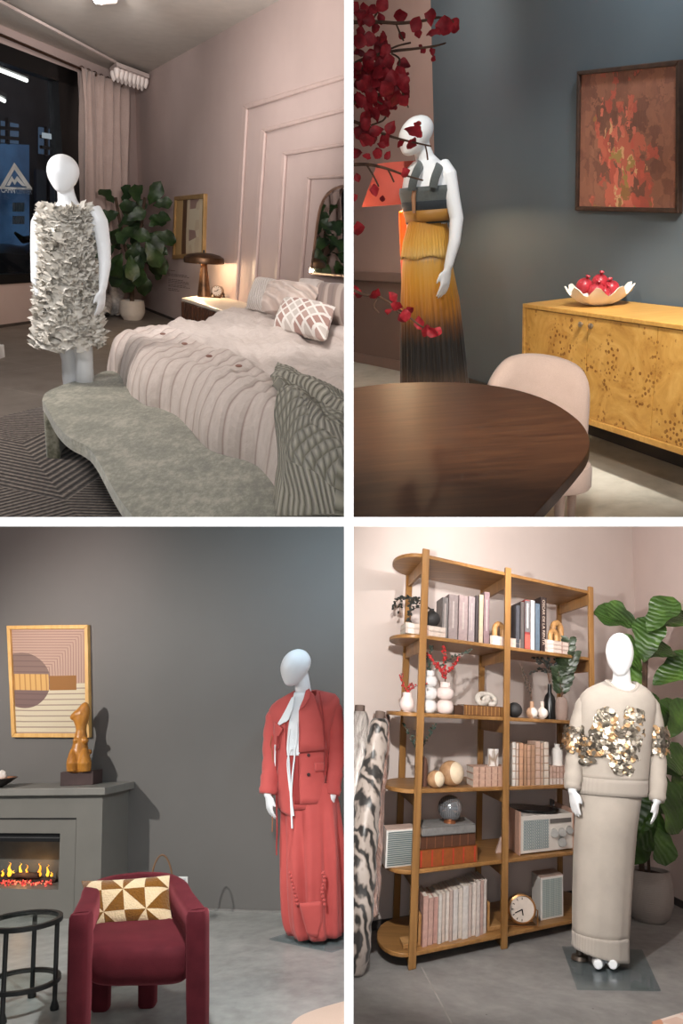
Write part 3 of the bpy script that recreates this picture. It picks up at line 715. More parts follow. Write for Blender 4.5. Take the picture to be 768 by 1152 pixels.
# --- bench with a wavy outline
ZB = .36
front = [(47.5,450),(52,457),(60,472),(69,484),(80,493),(92,499),(101,505),(108,514),(116,528),(124,543),(134,560),(147,578),(160,600)]
bk = smoothpath([A.fl(*p, ZB) for p in back], 5); fr = smoothpath([A.fl(*p, ZB) for p in front], 5)
fl_ = [fr[0], *[lerp(A.fl(49,445,ZB), A.fl(103,424,ZB), k/4) for k in range(0, 4)]]
endp = smoothpath([A.fl(*p, ZB) for p in ((47.5,450),(50,443.5),(58,438),(75,431.5),(103,424))], 4)
poly = endp[:-1] + bk + list(reversed(fr))[:-1]
M_SAGE = None
t = NT('sage_chenille'); t.set(.85, 0, .15, .5); v = t.coord(); n = t.noise(t.coord(scale=(1,.35,1)), 40, 5, .75); n2 = t.noise(v, 5, 4); n3 = t.noise(v, 260, 2)
t.col(t.ramp(t.math('ADD', t.math('MULTIPLY', n, .6), t.math('MULTIPLY', n2, .4)), [(.4, (112,112,94)), (.5, (138,137,118)), (.6, (176,172,154))])); t.bump(t.math('ADD', n3, n), .3, .004); M_SAGE = t.m
BEN = thing(A, 'bench', 'wavy sage green upholstered waterfall bench at the foot of the bed', 'bench', P(A.fl(80, 470, 0), 0))
m = MB(); m.prism([P(p, ZB-.06) for p in poly], UP*.06); part(m, 'seat', M_SAGE, BEN, bevel=.03, seg=4, smooth=60)
e0, e1 = A.fl(48.5,449,ZB), A.fl(104,424.5,ZB)
ed = (bk[0]-fr[0]).normalized(); inn = V((-(ed.y), ed.x, 0)); inn = inn if inn.dot(fr[20]-fr[0]) > 0 else -inn
m = MB(); q0 = P(fr[0], 0)+inn*.0; leg = [P(p, 0) for p in endp] ; leg2 = [p + inn*.085 for p in reversed(leg)]
m.prism(leg+leg2, UP*(ZB-.06)); part(m, 'leg_panel', M_SAGE, BEN, bevel=.02, seg=3, smooth=60)
# --- patterned rug
t = NT('charcoal_chevron_rug'); t.set(.95, 0, .1, .2)
v = t.coord(rot=(0,0,-.55)); x, y, _ = t.sep(v)
cellx = t.math('MULTIPLY', x, 1.1); fx = t.math('PINGPONG', cellx, 1.0)
cell = t.math('FLOOR', t.math('ADD', t.math('MULTIPLY', y, .8), fx)); alt = t.math('FRACT', t.math('MULTIPLY', cell, .5))
zig = t.math('ADD', t.math('MULTIPLY', y, .8), fx); zig2 = t.math('SUBTRACT', t.math('MULTIPLY', y, 1.4), t.math('MULTIPLY', fx, .6))
line = t.math('FRACT', t.math('MULTIPLY', t.mix(t.math('GREATER_THAN', alt, .25), zig, zig2), 15))
wob = t.noise(t.coord(scale=(8,8,1)), 5, 5)
k_ = t.math('ADD', t.math('MULTIPLY', t.math('ABSOLUTE', t.math('SUBTRACT', line, .5)), 1.5), t.math('MULTIPLY', t.math('SUBTRACT', wob, .5), .9))
c1 = t.ramp(k_, [(.15, (50,44,42)), (.45, (98,89,83)), (.75, (156,144,134))]); t.col(c1); t.bump(k_, .6, .02); M_RUG = t.m
r0, r1 = A.fl(-20, 476.5), A.fl(46.5, 459.5); ru = (r1-r0).normalized()
a = r0 - ru*1; b = r1 + ru*1.6; c = V((1.2, 1.2, 0)); d = V((-3.2, 1.2, 0))
rug = MB(); rug.prism([P(a, .002), P(b, .002), P(c, .002), P(d, .002)], UP*.012)
single(rug, 'rug', M_RUG, A, 'charcoal chevron striped rug under the sage bench', 'rug', smooth=0, base=P(a, 0))
# --- white board standing at the left edge
m = MB(); m.box(A.fl(-8, 404) + UP*.065, (.12, .3, .13)); single(m, 'storage_box', plain('white_box', (225,228,230), .5), A, 'small white box on the floor at the left edge of the bedroom', 'box', smooth=0, bevel=.006)
# --- fiddle leaf fig in the corner
pb = A.fl(149, 359.5); sc = pb.y/F
M_LEAF = None
t = NT('fig_leaf_green'); t.set(.45, 0, .4); v = t.coord(); t.col(t.ramp(t.noise(v, 5, 3), [(.3, (18,32,14)), (.7, (44,66,30))])); t.bump(t.noise(v, 25), .4, .01); M_LEAF = t.m
M_TRUNK = plain('plant_trunk', (70,52,40), .9, var=.3, vs=20)
T = thing(A, 'fiddle_leaf_fig', 'dark green fiddle leaf fig standing in the pink corner', 'plant', pb)
m = MB(); m.lathe([(9.5*sc,0),(12.5*sc,.06),(13.8*sc,8*sc),(13.6*sc,16*sc),(12.9*sc,20.5*sc),(12*sc,20.5*sc),(12*sc,18*sc),(.001,17.8*sc)], pb, 28, cap=False); part(m, 'pot', plain('pot_stone', (196,184,172), .7, var=.06), T)
m = MB(); m.lathe([(12.2*sc,18.4*sc),(.001,19*sc)], pb, 20, cap=False); part(m, 'soil', plain('soil', (56,40,30), .95, var=.4, vs=40), T)
yd = pb.y
def ap(px, py, d=0.0): return A.at(px, py, yd+d-(.0 if py > 300 else .45))
m = MB(); m.tube([ap(148.5,341), ap(148,320), ap(147.5,298), ap(146,280)], .035, 8); m.tube([ap(147.5,300), ap(138,270), ap(133,240), ap(130,222)], .022, 6); m.tube([ap(148,296), ap(158,262), ap(161,235), ap(163,222)], .022, 6); part(m, 'trunk', M_TRUNK, T)
rng = random.Random(5); m = MB()
for px, py, ang, L in ((122,224,125,16),(137,226,70,18),(130,235,200,20),(122,240,170,16),(140,245,30,18),(132,255,230,22),(122,262,190,20),(140,262,0,20),(128,275,215,24),(140,276,330,22),(133,287,240,22),(145,290,290,22),(158,224,110,18),(172,224,50,18),(163,232,160,18),(178,226,15,16),(160,246,180,18),(172,243,10,18),(155,252,220,18),(176,262,350,18),(165,258,320,20),(172,252,30,16),(158,270,250,22),(168,272,300,22),(172,284,320,20),(160,288,260,24),(150,300,250,22),(140,302,230,20),(158,305,290,22),(168,298,320,18),(150,278,80,20),(145,250,100,18),(152,240,60,14),(120,285,200,18),(126,296,225,18),(176,278,345,16)):
    a = math.radians(ang); d = V((cos(a), rng.uniform(-.6,.5), sin(a)))
    L *= 1.12*sc*rng.uniform(.9,1.15); b = ap(lerp(px,150,.22), lerp(py,270,.12), rng.uniform(-.5,.3))
    nr = V((rng.uniform(-.7,.7), -1, rng.uniform(.2,1.2)))
    leaf_into(m, b, d, L*1.15, L*.72, nr, rng.uniform(.1,.4), .22, wav=.08)
part(m, 'leaves', M_LEAF, T, smooth=180)
# --- mannequin in the ruffled dress
b1 = A.fl(86, 490); y1 = b1.y; s1 = y1/F
def J(px, py, d=0.0): return A.at(px, py, y1+d)
T = thing(A, 'mannequin', 'white mannequin in a ruffled cream dress beside the bench', 'mannequin', b1)
m = MB()
egg_head(m, J(69,172.8), J(73,217.5), 15.2*s1, 19*s1, V((-.25,-1,0)))
m.tube([J(72,204,.02), J(74,216,.03), J(76,226,.04), J(77,236,.05)], [.052,.05,.058,.09], 14)
m.loft([(J(76,229,.05),.06,.05),(J(77,233,.05),.14,.07),(J(77,242,.05),.172,.09),(J(76,262,.05),.165,.1),(J(76,290,.05),.135,.09),(J(77,318,.05),.16,.1),(J(77,345,.05),.175,.11),(J(78,365,.05),.16,.11)], 20)
for pts, rd in (([J(50,239,.06), J(43.5,252,.05), J(41.5,275,.04), J(41,296,.0), J(39.5,318,-.04)], [.046,.048,.04,.036,.026]), ([J(104,236,.06), J(112,250,.05), J(116.5,275,.05), J(118,298,.0), J(115.5,324,-.04)], [.055,.052,.044,.037,.026])): m.tube(pts, rd, 12)
hand_into(m, J(40.3,320,-.045), V((.06,-.02,-1)), V((.3,-.9,0)), V((1,.2,0)), .185, .15)
hand_into(m, J(115.3,325,-.045), V((-.12,-.05,-1)), V((-.3,-.9,0)), V((-1,.2,0)), .185, .2)
for pts in ([J(71,352,.05), J(75,385,.06), J(79,405,.06), J(80.5,425,.09), J(82,455,.12), J(83,478,.12)], [J(88,352,.0), J(92,385,.0), J(94.5,402,.0), J(95,424,.02), J(96,455,.05), J(97,480,.04)]):
    m.tube(pts, [.085,.066,.055,.06,.042,.032], 14)
for a, b in ((J(83,478,.12), J(81,490,.0)), (J(97,480,.04), J(97,492,-.1))): m.tube([a, lerp(a,b,.5), b], [.034,.034,.026], 10)
for p in m.v: p.z = max(p.z, .006)
part(m, 'body', BODY, T, remesh=.0065)
t = NT('ruffle_cloth'); t.set(.55, 0, .35); v = t.coord(); t.col(t.ramp(t.noise(v, 14, 3), [(.3, (190,183,172)), (.7, (220,215,206))])); M_RUF = t.m
dl = [(224,60),(234,52),(250,47),(280,49.5),(310,47),(340,44),(365,41.5),(388,40)]; dr = [(224,95),(234,101),(250,101.5),(280,103.5),(310,107),(340,110.5),(365,114),(388,115)]
secs = []
for py in (233,236,241,250,265,280,295,310,325,340,355,370,384):
    l, r_ = interp(dl, py), interp(dr, py); fl2 = min(1, .55+.45*(py-227)/25)
    secs.append((J((l+r_)/2, py, .04), (r_-l)/2*s1*(.84 if py < 300 else .9), lerp(.09, .2, (py-227)/157)))
m = MB(); m.loft(secs, 36, True); DR = part(m, 'dress', plain('dress_base_cloth', (150,140,128), .8), T, smooth=180)
m = MB(); rng = random.Random(21)
for i in range(780):
    k = .3+rng.random()**.9*(len(secs)-1.3); i0 = min(int(k), len(secs)-2); f = k-i0
    c, a, b = (lerp(secs[i0][j], secs[i0+1][j], f) for j in range(3))
    th = rng.uniform(-PI+.12, .12); n = V((cos(th)/a, sin(th)/b, 0)).normalized(); tg = V((-n.y, n.x, 0))
    p = c + V((a*cos(th), b*sin(th), 0)); L = rng.uniform(.07,.12); h = rng.uniform(.045,.075); ro = rng.uniform(-.9,.9); ph = rng.uniform(0,6); cu = rng.uniform(.5,1.3)
    tg2 = tg*cos(ro) + UP*sin(ro); dn = -UP*cos(ro) + tg*sin(ro)
    vs_ = []; fs_ = []
    for jj in range(4):
        for ii in range(7):
            u, v = ii/6-.5, jj/3
            vs_.append(p + tg2*(u*L*(1+.5*v)) + n*(.004 + v*.026*cu*(.8+1.0*sin(u*11+ph))) + dn*((v*h - v*v*h*.3*(1+sin(u*11+ph)))*(1-2.6*u*u) - abs(u)*h*.15))
    for jj in range(3):
        for ii in range(6): a_ = jj*7+ii; fs_.append((a_, a_+1, a_+8, a_+7))
    m.add(vs_, fs_)
part(m, 'ruffles', M_RUF, DR, smooth=180)
# --- lights of the bedroom, most from unseen lamps
lamp(A, 'POINT', A.at(-230, 60, 4.6), 135, (1,.95,.92), .25, name='unseen_light')  # unseen fill lamp added at the left for general brightness
lamp(A, 'SPOT', A.at(230, -60, 4.6), 150, (1,.95,.92), .2, A.at(310, 370, 6.6), 66, .8, name='spotlight_light')  # unseen spot aimed to brighten bed and pillows
lamp(A, 'SPOT', ce(112, -4, .35), 300, (1,.95,.92), .05, ce(106, 50, 0) , 46, .9, name='spotlight_light')
lamp(A, 'SPOT', A.at(-110, -20, 3.2), 70, (.95,.97,1), .12, J(74, 280), 40, .6, name='spotlight_light')
lamp(A, 'SPOT', A.at(150, -70, 7.5), 140, (1,.93,.9), .2, wr(270, 200), 80, 1, name='spotlight_light')
lamp(A, 'SPOT', A.at(180, 150, 6.0), 480, (1,.96,.93), .2, ce(170, -10), 120, 1, name='unseen_light')  # unseen uplight added to brighten the ceiling
q_ = wr(372, 270); d_ = (q_-A.eye).normalized()
# ================================================================== upper right set: the dining corner
R2 = Room((397, 235), (768, 209), 1.35, 1, 1)
B = R2
# blue wall
W0 = B.fl(494.5, 428); W1 = B.fl(768, 525); W0.z = W1.z = 0
wd = (W1-W0).normalized(); wn = wd.cross(UP); wn = wn if wn.dot(B.eye-W0) > 0 else -wn
def wb(px, py, o=0.0): return B.on(px, py, W0 + wn*o, wn)
HT = 4.2
t = NT('blue_grey_plaster'); t.set(.75, 0, .25); v = t.coord(); t.col(t.ramp(t.noise(v, 1.5), [(.3, (86,96,102)), (.7, (91,101,107))])); t.bump(t.noise(v, 60), .05, .003); M_BLUE = t.m
M_TAUPE = plain('taupe_rose_plaster', (176,150,140), .8, var=.03, vs=2)
M_WAIN = plain('shaded_wainscot_taupe', (128,106,96), .7, var=.04, vs=2)  # darker than the wall above: shade below the rail painted into the colour
sheet('wall_back', M_BLUE, [W0, W0+wd*6, P(W0+wd*6, HT), P(W0, HT)], B, -wn*.18, base=W0)
# rose wall behind, with chair rail and skirting
K0 = B.fl(397, 406); K1 = B.fl(451, 417); K0.z = K1.z = 0
kd = (K1-K0).normalized(); kn = kd.cross(UP); kn = kn if kn.dot(B.eye-K0) > 0 else -kn
def wk(px, py, o=0.0): return B.on(px, py, K0 + kn*o, kn)
ka, kb = K0-kd*.6, K0+kd*2.2
zr = wk(420, 311).z
sheet('wall_rose', M_TAUPE, [P(ka, zr), P(kb, zr), P(kb, HT), P(ka, HT)], B, -kn*.1, base=ka)
sheet('wall_wainscot', M_WAIN, [ka, kb, P(kb, zr), P(ka, zr)], B, -kn*.1, base=ka)
z1 = wk(397, 304.3).z; z2 = wk(397, 314.5).z; z3 = wk(397, 395.7).z
m = MB(); m.prism([P(ka, z2), P(kb, z2), P(kb, z1), P(ka, z1)], kn*.03); struct(m, 'trim_5', plain('chair_rail_taupe', (140,116,106), .5, var=.03), B, smooth=0, bevel=.006)
m = MB(); m.prism([ka, kb, P(kb, z3), P(ka, z3)], kn*.02); struct(m, 'baseboard_rose', plain('chair_rail_taupe', (140,116,106), .5), B, smooth=0, bevel=.004)
m = MB(); m.prism([W0, W0+wd*6, P(W0+wd*6, .1), P(W0, .1)], wn*.015); struct(m, 'baseboard_back', plain('dark_blue_skirting', (62,56,52), .5), B, smooth=0)
t = NT('pale_concrete'); t.set(.45, 0, .4); v = t.coord(); n = t.noise(v, 2.5, 8, .65, .6); n2 = t.noise(v, 9, 5)
t.col(t.ramp(t.math('ADD', t.math('MULTIPLY', n, .7), t.math('MULTIPLY', n2, .3)), [(.35, (160,156,144)), (.5, (186,181,168)), (.7, (206,202,190))])); t.bump(n2, .05, .003); M_PCON = t.m
sheet('floor_dining', M_PCON, [V((-.5,.5,0)), V((4,.5,0)), V((4,9,0)), V((-.5,9,0))], B, V((0,0,-.05)), base=V((0,4,0)))
# --- sideboard
zc = .8
C0 = B.fl(587.6, 341.5, zc); C1 = B.fl(768, 365.8, zc); cx = (C1-C0).normalized()
cn = UP.cross(cx).normalized(); cn = cn if cn.dot(wn) < 0 else -cn
dep = .40
zbt = B.at(587.6, 453, C0.y).z
t = NT('burl_wood'); t.set(.4, 0, .4, 0, .15); v = t.coord(); n = t.noise(v, 5, 6, .65, 2.2); sp = t.vor(t.coord(scale=(1,1,1)), 42, 'F1'); cl = t.noise(v, 6.5, 3, .6)
base_ = t.ramp(n, [(.3, (166,118,54)), (.5, (192,145,72)), (.72, (208,164,92))])
dots = t.math('MULTIPLY', t.math('LESS_THAN', sp, .36), t.ramp(cl, [(.5, 0.0), (.58, .85)]))
blot = t.ramp(t.noise(v, 3.4, 3, .5, 1), [(.6, 0.0), (.75, .45)])
t.col(t.mix(dots, t.mix(blot, base_, (160,104,40)), (120,72,26))); M_BURL = t.m
M_OAKT = wood('sideboard_frame_wood', (176,128,60), (204,158,86), .4, (.4,3,3), 8)
CR = thing(B, 'sideboard', 'honey burl wood sideboard against the blue wall', 'sideboard', P(C0+cn*.2, 0))
Lc = 1.75; th = .022
def cp(a, b, z): return P(C0 + cx*a + cn*b, z)
def cbox(m, a0, a1, b0, b1, z0, z1): return m.hexa([cp(a, b, z) for z in (z0, z1) for a, b in ((a0,b0),(a1,b0),(a1,b1),(a0,b1))])
m = MB(); cbox(m, 0, Lc, 0, dep, zc-th, zc); part(m, 'top', M_OAKT, CR, smooth=0, bevel=.003)
m = MB(); cbox(m, 0, th, 0, dep, zbt, zc-th); part(m, 'side_panel', M_OAKT, CR, smooth=0, bevel=.002)
m = MB(); cbox(m, Lc-th, Lc, 0, dep, zbt, zc-th); part(m, 'side_panel', M_OAKT, CR, smooth=0, bevel=.002)
m = MB(); cbox(m, th, Lc-th, 0, dep, zbt, zbt+th*1.4); part(m, 'bottom_panel', M_OAKT, CR, smooth=0, bevel=.002)
m = MB(); cbox(m, th, Lc-th, .03, dep-.01, zbt+th, zc-th); part(m, 'carcass', plain('dark_gap', (50,30,14), .8), CR, smooth=0)
def aof(px): 
    q = B.on(px, 400, C0, cn); return (q-C0).dot(cx)
xs = [th+.002, aof(658.2), aof(736.5)]; dw = xs[2]-xs[1]; xs += [xs[2]+dw, Lc-th-.002]
M_KNOB = plain('nickel_knob', (186,176,160), .3, .9)
for i in range(4):
    m = MB(); cbox(m, xs[i]+.003, xs[i+1]-.003, .006, .028, zbt+th*1.4+.003, zc-th-.003); D = part(m, 'door', M_BURL, CR, smooth=0)
    if i in (0, 1, 2, 3):
        ka_ = xs[i+1]-.04 if i % 2 == 0 else xs[i]+.04
        k_ = cp(ka_, -.006, zc-.062); m = MB(); m.lathe([(.006,-.006),(.006,.006),(.014,.01),(.014,.018),(.009,.021)], k_ + cn*.012, 14, -cn); part(m, 'knob', M_KNOB, D)
m = MB(); cbox(m, .12, Lc-.12, .1, dep-.06, .06, zbt); cbox(m, .12, Lc-.12, .1, .16, 0, .06); part(m, 'plinth', plain('dark_plinth', (54,40,32), .6), CR, smooth=0) if False else None
for a, b in ((.1,.06),(.1,dep-.08),(Lc-.1,.06),(Lc-.1,dep-.08)):
    m = MB(); m.tube([cp(a,b,0), cp(a,b,zbt)], [.016,.024], 10); part(m, 'leg', plain('dark_leg', (50,36,28), .5), CR)
# --- scalloped bowl and pomegranates
bc = B.fl(673, 343, zc); sb = bc.y/F
T = thing(B, 'fruit_bowl', 'white bowl with a wavy rim on the sideboard', 'bowl', bc)
def bw(r, z, k=0.0, n=48): return [bc + V((r*(1+k*.05*sin(9*a))*cos(a), r*(1+k*.05*sin(9*a))*sin(a), z + k*.02*sin(9*a))) for a in [2*PI*i/n for i in range(n)]]
R_ = 34.5*sb
m = MB(); m.rings([bw(R_*.3,0), bw(R_*.5,.012,.1), bw(R_*.75,.035,.4), bw(R_*.93,.065,.9), bw(R_*1.03,.082,1.2), bw(R_*.98,.082,1.2), bw(R_*.88,.062,.9), bw(R_*.6,.032,.3), bw(R_*.25,.018)]); part(m, 'bowl', plain('white_ceramic', (232,222,208), .4, var=.03), T)
M_POM = plain('pomegranate_skin', (178,48,58), .35, var=.25, vs=18)
for k, (px, py, d, lab) in enumerate(((657,324.5,.0,'red pomegranate at the left of the white bowl'),(687,327,.0,'red pomegranate at the right of the white bowl'),(670.5,330.5,-.06,'red pomegranate low at the front of the white bowl'),(674.5,320,.03,'red pomegranate topmost of the pile in the white bowl'),(679.5,332,-.04,'small red pomegranate half hidden low in the white bowl'))):
    c = B.at(px, py-3, bc.y+d); r = (8.8 if k != 4 else 6.5)*sb
    T2 = thing(B, 'pomegranate', lab, 'fruit', c - UP*r, 'pomegranates in the white bowl')
    m = MB(); m.ball(c, r, 18, 12, sc=(1,1,.95)); part(m, 'skin', M_POM, T2)
    a = V((random.uniform(-.5,.5), -.4, .9)).normalized(); m = MB(); m.lathe([(.006,r*.9),(.008,r*1.15),(.013,r*1.35),(.009,r*1.3),(.003,r*1.05)], c, 8, a, cap=False); part(m, 'crown', M_POM, T2)
# --- abstract painting
cs = [wb(651,236.5), wb(768,239.5), wb(769.5,67), wb(653.5,80)]
T = thing(B, 'painting', 'abstract rust and coral painting in a dark wood frame on the blue wall', 'painting', cs[0])
t = NT('abstract_rust_art'); t.set(.6); v = t.coord('UV'); x, y, _ = t.sep(v)
def cells(nx, ny, amp, key):
    wob = t.noise(v, 9, 4); xx = t.math('ADD', t.math('MULTIPLY', x, nx), t.math('MULTIPLY', t.math('SUBTRACT', wob, .5), amp)); yy = t.math('ADD', t.math('MULTIPLY', y, ny), t.math('MULTIPLY', t.math('SUBTRACT', t.noise(v, 13, 4), .5), amp))
    q = t.n.new('ShaderNodeCombineXYZ'); t.l.new(t.math('FLOOR', xx), q.inputs[0]); t.l.new(t.math('FLOOR', yy), q.inputs[1]); q.inputs[2].default_value = key
    w = t.n.new('ShaderNodeTexWhiteNoise'); w.noise_dimensions = '3D'; t.l.new(q.outputs[0], w.inputs['Vector']); return w.outputs['Value']
a, b, c = cells(7, 5, 2.2, 1), cells(17, 11, 2.6, 2), cells(30, 13, 3.0, 3)
ground = t.ramp(t.math('ADD', t.math('MULTIPLY', a, .6), t.math('MULTIPLY', b, .4)), [(.2,(112,72,60)),(.4,(140,92,74)),(.6,(160,106,84)),(.8,(128,84,70))])
msk = t.ramp(t.math('ADD', t.math('ABSOLUTE', t.math('SUBTRACT', x, t.math('ADD', .45, t.math('MULTIPLY', t.math('SUBTRACT', .55, y), .12)))), t.math('MULTIPLY', t.math('SUBTRACT', t.noise(v, 3.5, 3), .5), .5)), [(.08, 1.0), (.36, 0.0)])
low = t.ramp(y, [(.05, 1.0), (.6, .75), (.9, .3)])
k_ = t.math('MULTIPLY', msk, low)
hot = t.math('GREATER_THAN', t.math('ADD', t.math('MULTIPLY', b, .55), t.math('MULTIPLY', k_, .5)), .58)
hot2 = t.math('GREATER_THAN', t.math('ADD', t.math('MULTIPLY', c, .6), t.math('MULTIPLY', k_, .42)), .74)
h1 = t.ramp(a, [(0,(196,92,74)),(.4,(208,108,84)),(.7,(184,96,76)),(.85,(164,120,70))], 'CONSTANT')
h2 = t.ramp(b, [(0,(220,120,96)),(.45,(222,176,126)),(.65,(206,98,78)),(.85,(172,140,80))], 'CONSTANT')
strk = t.noise(t.coord('UV', (26,3,1)), 3, 5)
t.col(t.mix(hot2, t.mix(t.math('MULTIPLY', hot, .85), t.mix(t.math('MULTIPLY', strk, .35), ground, (180,122,92)), h1), h2)); t.bump(strk, .25, .01); M_ART = t.m
frame(T, cs, wn, .022, .03, wood('walnut_frame', (46,32,25), (72,50,38), .45), M_ART)
# --- oval dining table
zt = .75
tp = [(392,437),(430,432),(465,430),(500,430),(530,431.2),(560,434.5),(590,441),(620,452),(645,468),(658,482),(663,497),(660,510),(650,524),(630,547),(606,573),(585,597),(520,690),(440,760)]
ol = [B.fl(*p, zt) for p in tp]; ol = smoothpath(ol, 5) ; lft = [V((-.25, ol[-1].y, zt)), V((-.25, ol[0].y-.02, zt))]
t = NT('dark_walnut'); t.set(.42, 0, .4); v = t.coord(rot=(0,0,-.35)); n = t.noise(t.coord(scale=(1.2,9,9), rot=(0,0,-.35)), 4, 7, .65, .6); t.col(t.ramp(n, [(.3,(60,34,18)),(.5,(78,48,28)),(.72,(96,62,38))])); t.bump(n, .06, .002); M_DTW = t.m
DT = thing(B, 'dining_table', 'large oval dark walnut dining table in the foreground', 'table', P(sum(ol, V())/len(ol), 0))
poly = ol + lft
m = MB(); m.prism([P(p, zt-.032) for p in poly], UP*.032); part(m, 'tabletop', M_DTW, DT, bevel=.012, seg=4, smooth=50)
m = MB(); cc = V((.2, 1.62, 0)); m.lathe([(.2,0),(.2,.02),(.1,.05),(.085,.4),(.12,.7),(.2,zt-.032)], cc, 28); part(m, 'pedestal', M_DTW, DT)
# --- upholstered chair behind the table
yc = B.fl(606, 404, .78).y
M_BLUSH = fabric('blush_boucle', (186,160,146), (222,198,184), 300, 12, .95, .4)
CH = thing(B, 'dining_chair', 'blush upholstered dining chair tucked behind the dark oval table', 'chair', P(B.at(606, 404, yc+.0), 0))
outl = [(553.5,436),(557,428),(565,416),(574,407.5),(586,403.3),(602,402.6),(620,404.8),(637,409.5),(649,416),(656,424.5),(658.5,436),(658.3,455),(657,475)]
f0 = smoothpath([B.at(px, py, yc + .16*((px-606)/52)**2*-1*.6) for px, py in outl], 5)
# back shell: curved, wrapping towards the table
def shell(off, dn):
    r = []
    for p in f0:
        q = V(p); r.append(q + V((0, off, 0)) - UP*dn)
    return r
c_ = sum(f0, V())/len(f0)
low_ = [V((lerp(f0[0].x, f0[-1].x, i/(len(f0)-1)), lerp(f0[0].y, f0[-1].y, i/(len(f0)-1)), .3)) for i in range(len(f0))]
def rg(d, k): return [p.lerp(V((c_.x, p.y, p.z-.02)), k) + V((0, d, 0)) for p in f0]
front_ = rg(-.02,.0); rings_ = [[lerp(low_[i]+V((0,-.03,0)), front_[i], j/8) for i in range(len(f0))] for j in range(9)]
rings_ += [[p.lerp(c_, -.012) + V((0,.012,.004)) for p in f0], [p + V((0,.045,0)) for p in f0]]
rings_ += [[lerp(f0[i]+V((0,.05,-.0)), low_[i]+V((0,.05,0)), j/8) for i in range(len(f0))] for j in range(1, 9)]
m = MB(); m.rings(rings_, closed=False); part(m, 'backrest', M_BLUSH, CH, smooth=180, solid=.02)
sx0, sx1 = B.at(556, 470, yc).x, B.at(644, 470, yc).x
m = MB(); m.loft([(V(((sx0+sx1)/2, yc-.17, z)), (sx1-sx0)/2*k, .2*k) for z, k in ((.36,.96),(.37,1),(.43,1),(.445,.96),(.45,.8))], 32, p=.6); part(m, 'seat', M_BLUSH, CH)
for px, d in ((561,-.02),(646,-.02),(566,-.28),(632,-.28)):
    p = B.at(px, 480, yc+d); m = MB(); m.tube([P(p, 0), P(p, .37)], [.013,.02], 10); part(m, 'leg', M_BLUSH, CH)
# front right leg seen under the table edge
# --- floor lamp behind the mannequin
lb = B.fl(457, 474); yl = lb.y; sl = yl/F
def LP(px, py, d=0.0): return B.at(px, py, yl+d)
T = thing(B, 'floor_lamp', 'coral shaded lamp on an orange column behind the mannequin in the ochre skirt', 'lamp', P(lb, 0))
M_ORG = plain('orange_lacquer', (240,112,10), .35, var=.03); M_PNK = plain('pink_lacquer', (222,112,92), .4, var=.03)
zo = LP(457, 290).z; zt_ = LP(457, 237).z; hw = 6.8*sl
ctr = LP(458, 300); ctr.z = 0
m = MB(); m.hexa([P(ctr, z)+V((x, y, 0)) for z in (zo, zt_) for x, y in ((-hw,-hw),(hw,-hw),(hw,hw),(-hw,hw))]); part(m, 'column', M_ORG, T, smooth=0, bevel=.01)
m = MB(); m.hexa([P(ctr, z)+V((x, y, 0)) for z in (.0, zo) for x, y in ((-hw,-hw),(hw,-hw),(hw,hw),(-hw,hw))]); part(m, 'base', M_PNK, T, smooth=0, bevel=.01)
m = MB(); z4 = LP(458,231).z; m.tube([P(ctr, zt_), P(ctr, z4+.02)], .02, 10); part(m, 'neck', plain('brass_neck', (220,150,50), .3, .6), T)
sb_, st_ = LP(438, 230), LP(450, 183); cxs = LP(450, 230)
cs_ = P(cxs, 0)
m = MB(); rb, rt = 40*sl, 22*sl; zb_, zt2 = LP(440,230.5).z, LP(450,183).z
m.rings([[cs_ + V((r*cos(a), r*sin(a), z)) for a in [2*PI*i/40 for i in range(40)]] for r, z in ((rb, zb_), (rt, zt2))], cap=False)
t = NT('coral_shade'); t.set(.8); t.col((196,90,76)); t.b.inputs['Transmission Weight'].default_value = 0; t.b.inputs['Emission Color'].default_value = (*lin((226,88,60)), 1); t.b.inputs['Emission Strength'].default_value = .03
part(m, 'lamp_shade', t.m, T, solid=.004, smooth=60)
m = MB(); m.ball(P(cs_, zb_+.08), .04, 12, 8); part(m, 'bulb', emit('warm_bulb', (255,214,160), 6), T)
lamp(B, 'POINT', P(cs_, zb_+.05) + V((0,0,.02)), 60, (1,.72,.42), .05, name='floor_lamp_light')
# --- mannequin in the ochre pleated skirt
b2 = B.fl(489, 486); y2 = b2.y; s2 = y2/F
def J(px, py, d=0.0): return B.at(px, py, y2+d)
MQ2 = thing(B, 'mannequin', 'mannequin in a grey bodice and ochre to black pleated skirt by the blue wall', 'mannequin', b2)
fdir = V((-.62,-.78,0))
m = MB()
egg_head(m, J(471.5,129), J(463,175.5), 15.8*s2, 20.5*s2, fdir)
m.tube([J(471,156,.03), J(474.5,168,.03), J(478,178,.04), J(482,190,.04)], [.055,.05,.054,.085], 14)
rr = V((.80,-.6,0)).normalized(); ff = UP.cross(rr)
m.loft([(J(480,180,.04),.06,.05),(J(482,185.5,.03),.13,.075),(J(482,196,.03),.155,.1),(J(480,212,.02),.155,.115),(J(480,232,.02),.135,.1),(J(481,250,.02),.118,.09),(J(480,270,.02),.1,.085)], 22, True, rr, ff)
m.tube([J(496,186,-.02), J(504,197,-.06), J(508.5,222,-.08), J(513.5,246,-.1), J(511,272,-.14), J(504,300,-.17)], [.05,.05,.044,.04,.035,.026], 12)
m.tube([J(471,188,.06), J(467,202,.14), J(467,225,.16), J(464,255,.12), J(459,282,.06), J(457,297,.02)], [.05,.046,.04,.036,.032,.025], 12)
hand_into(m, J(503.5,302,-.17), V((-.22,-.1,-1)), V((-.75,-.6,0)), V((-.6,.7,0)), .18, .2)
hand_into(m, J(456.5,296,.02), V((.05,-.05,-1)), V((-.3,-.9,0)), V((1,-.2,0)), .165, .2)
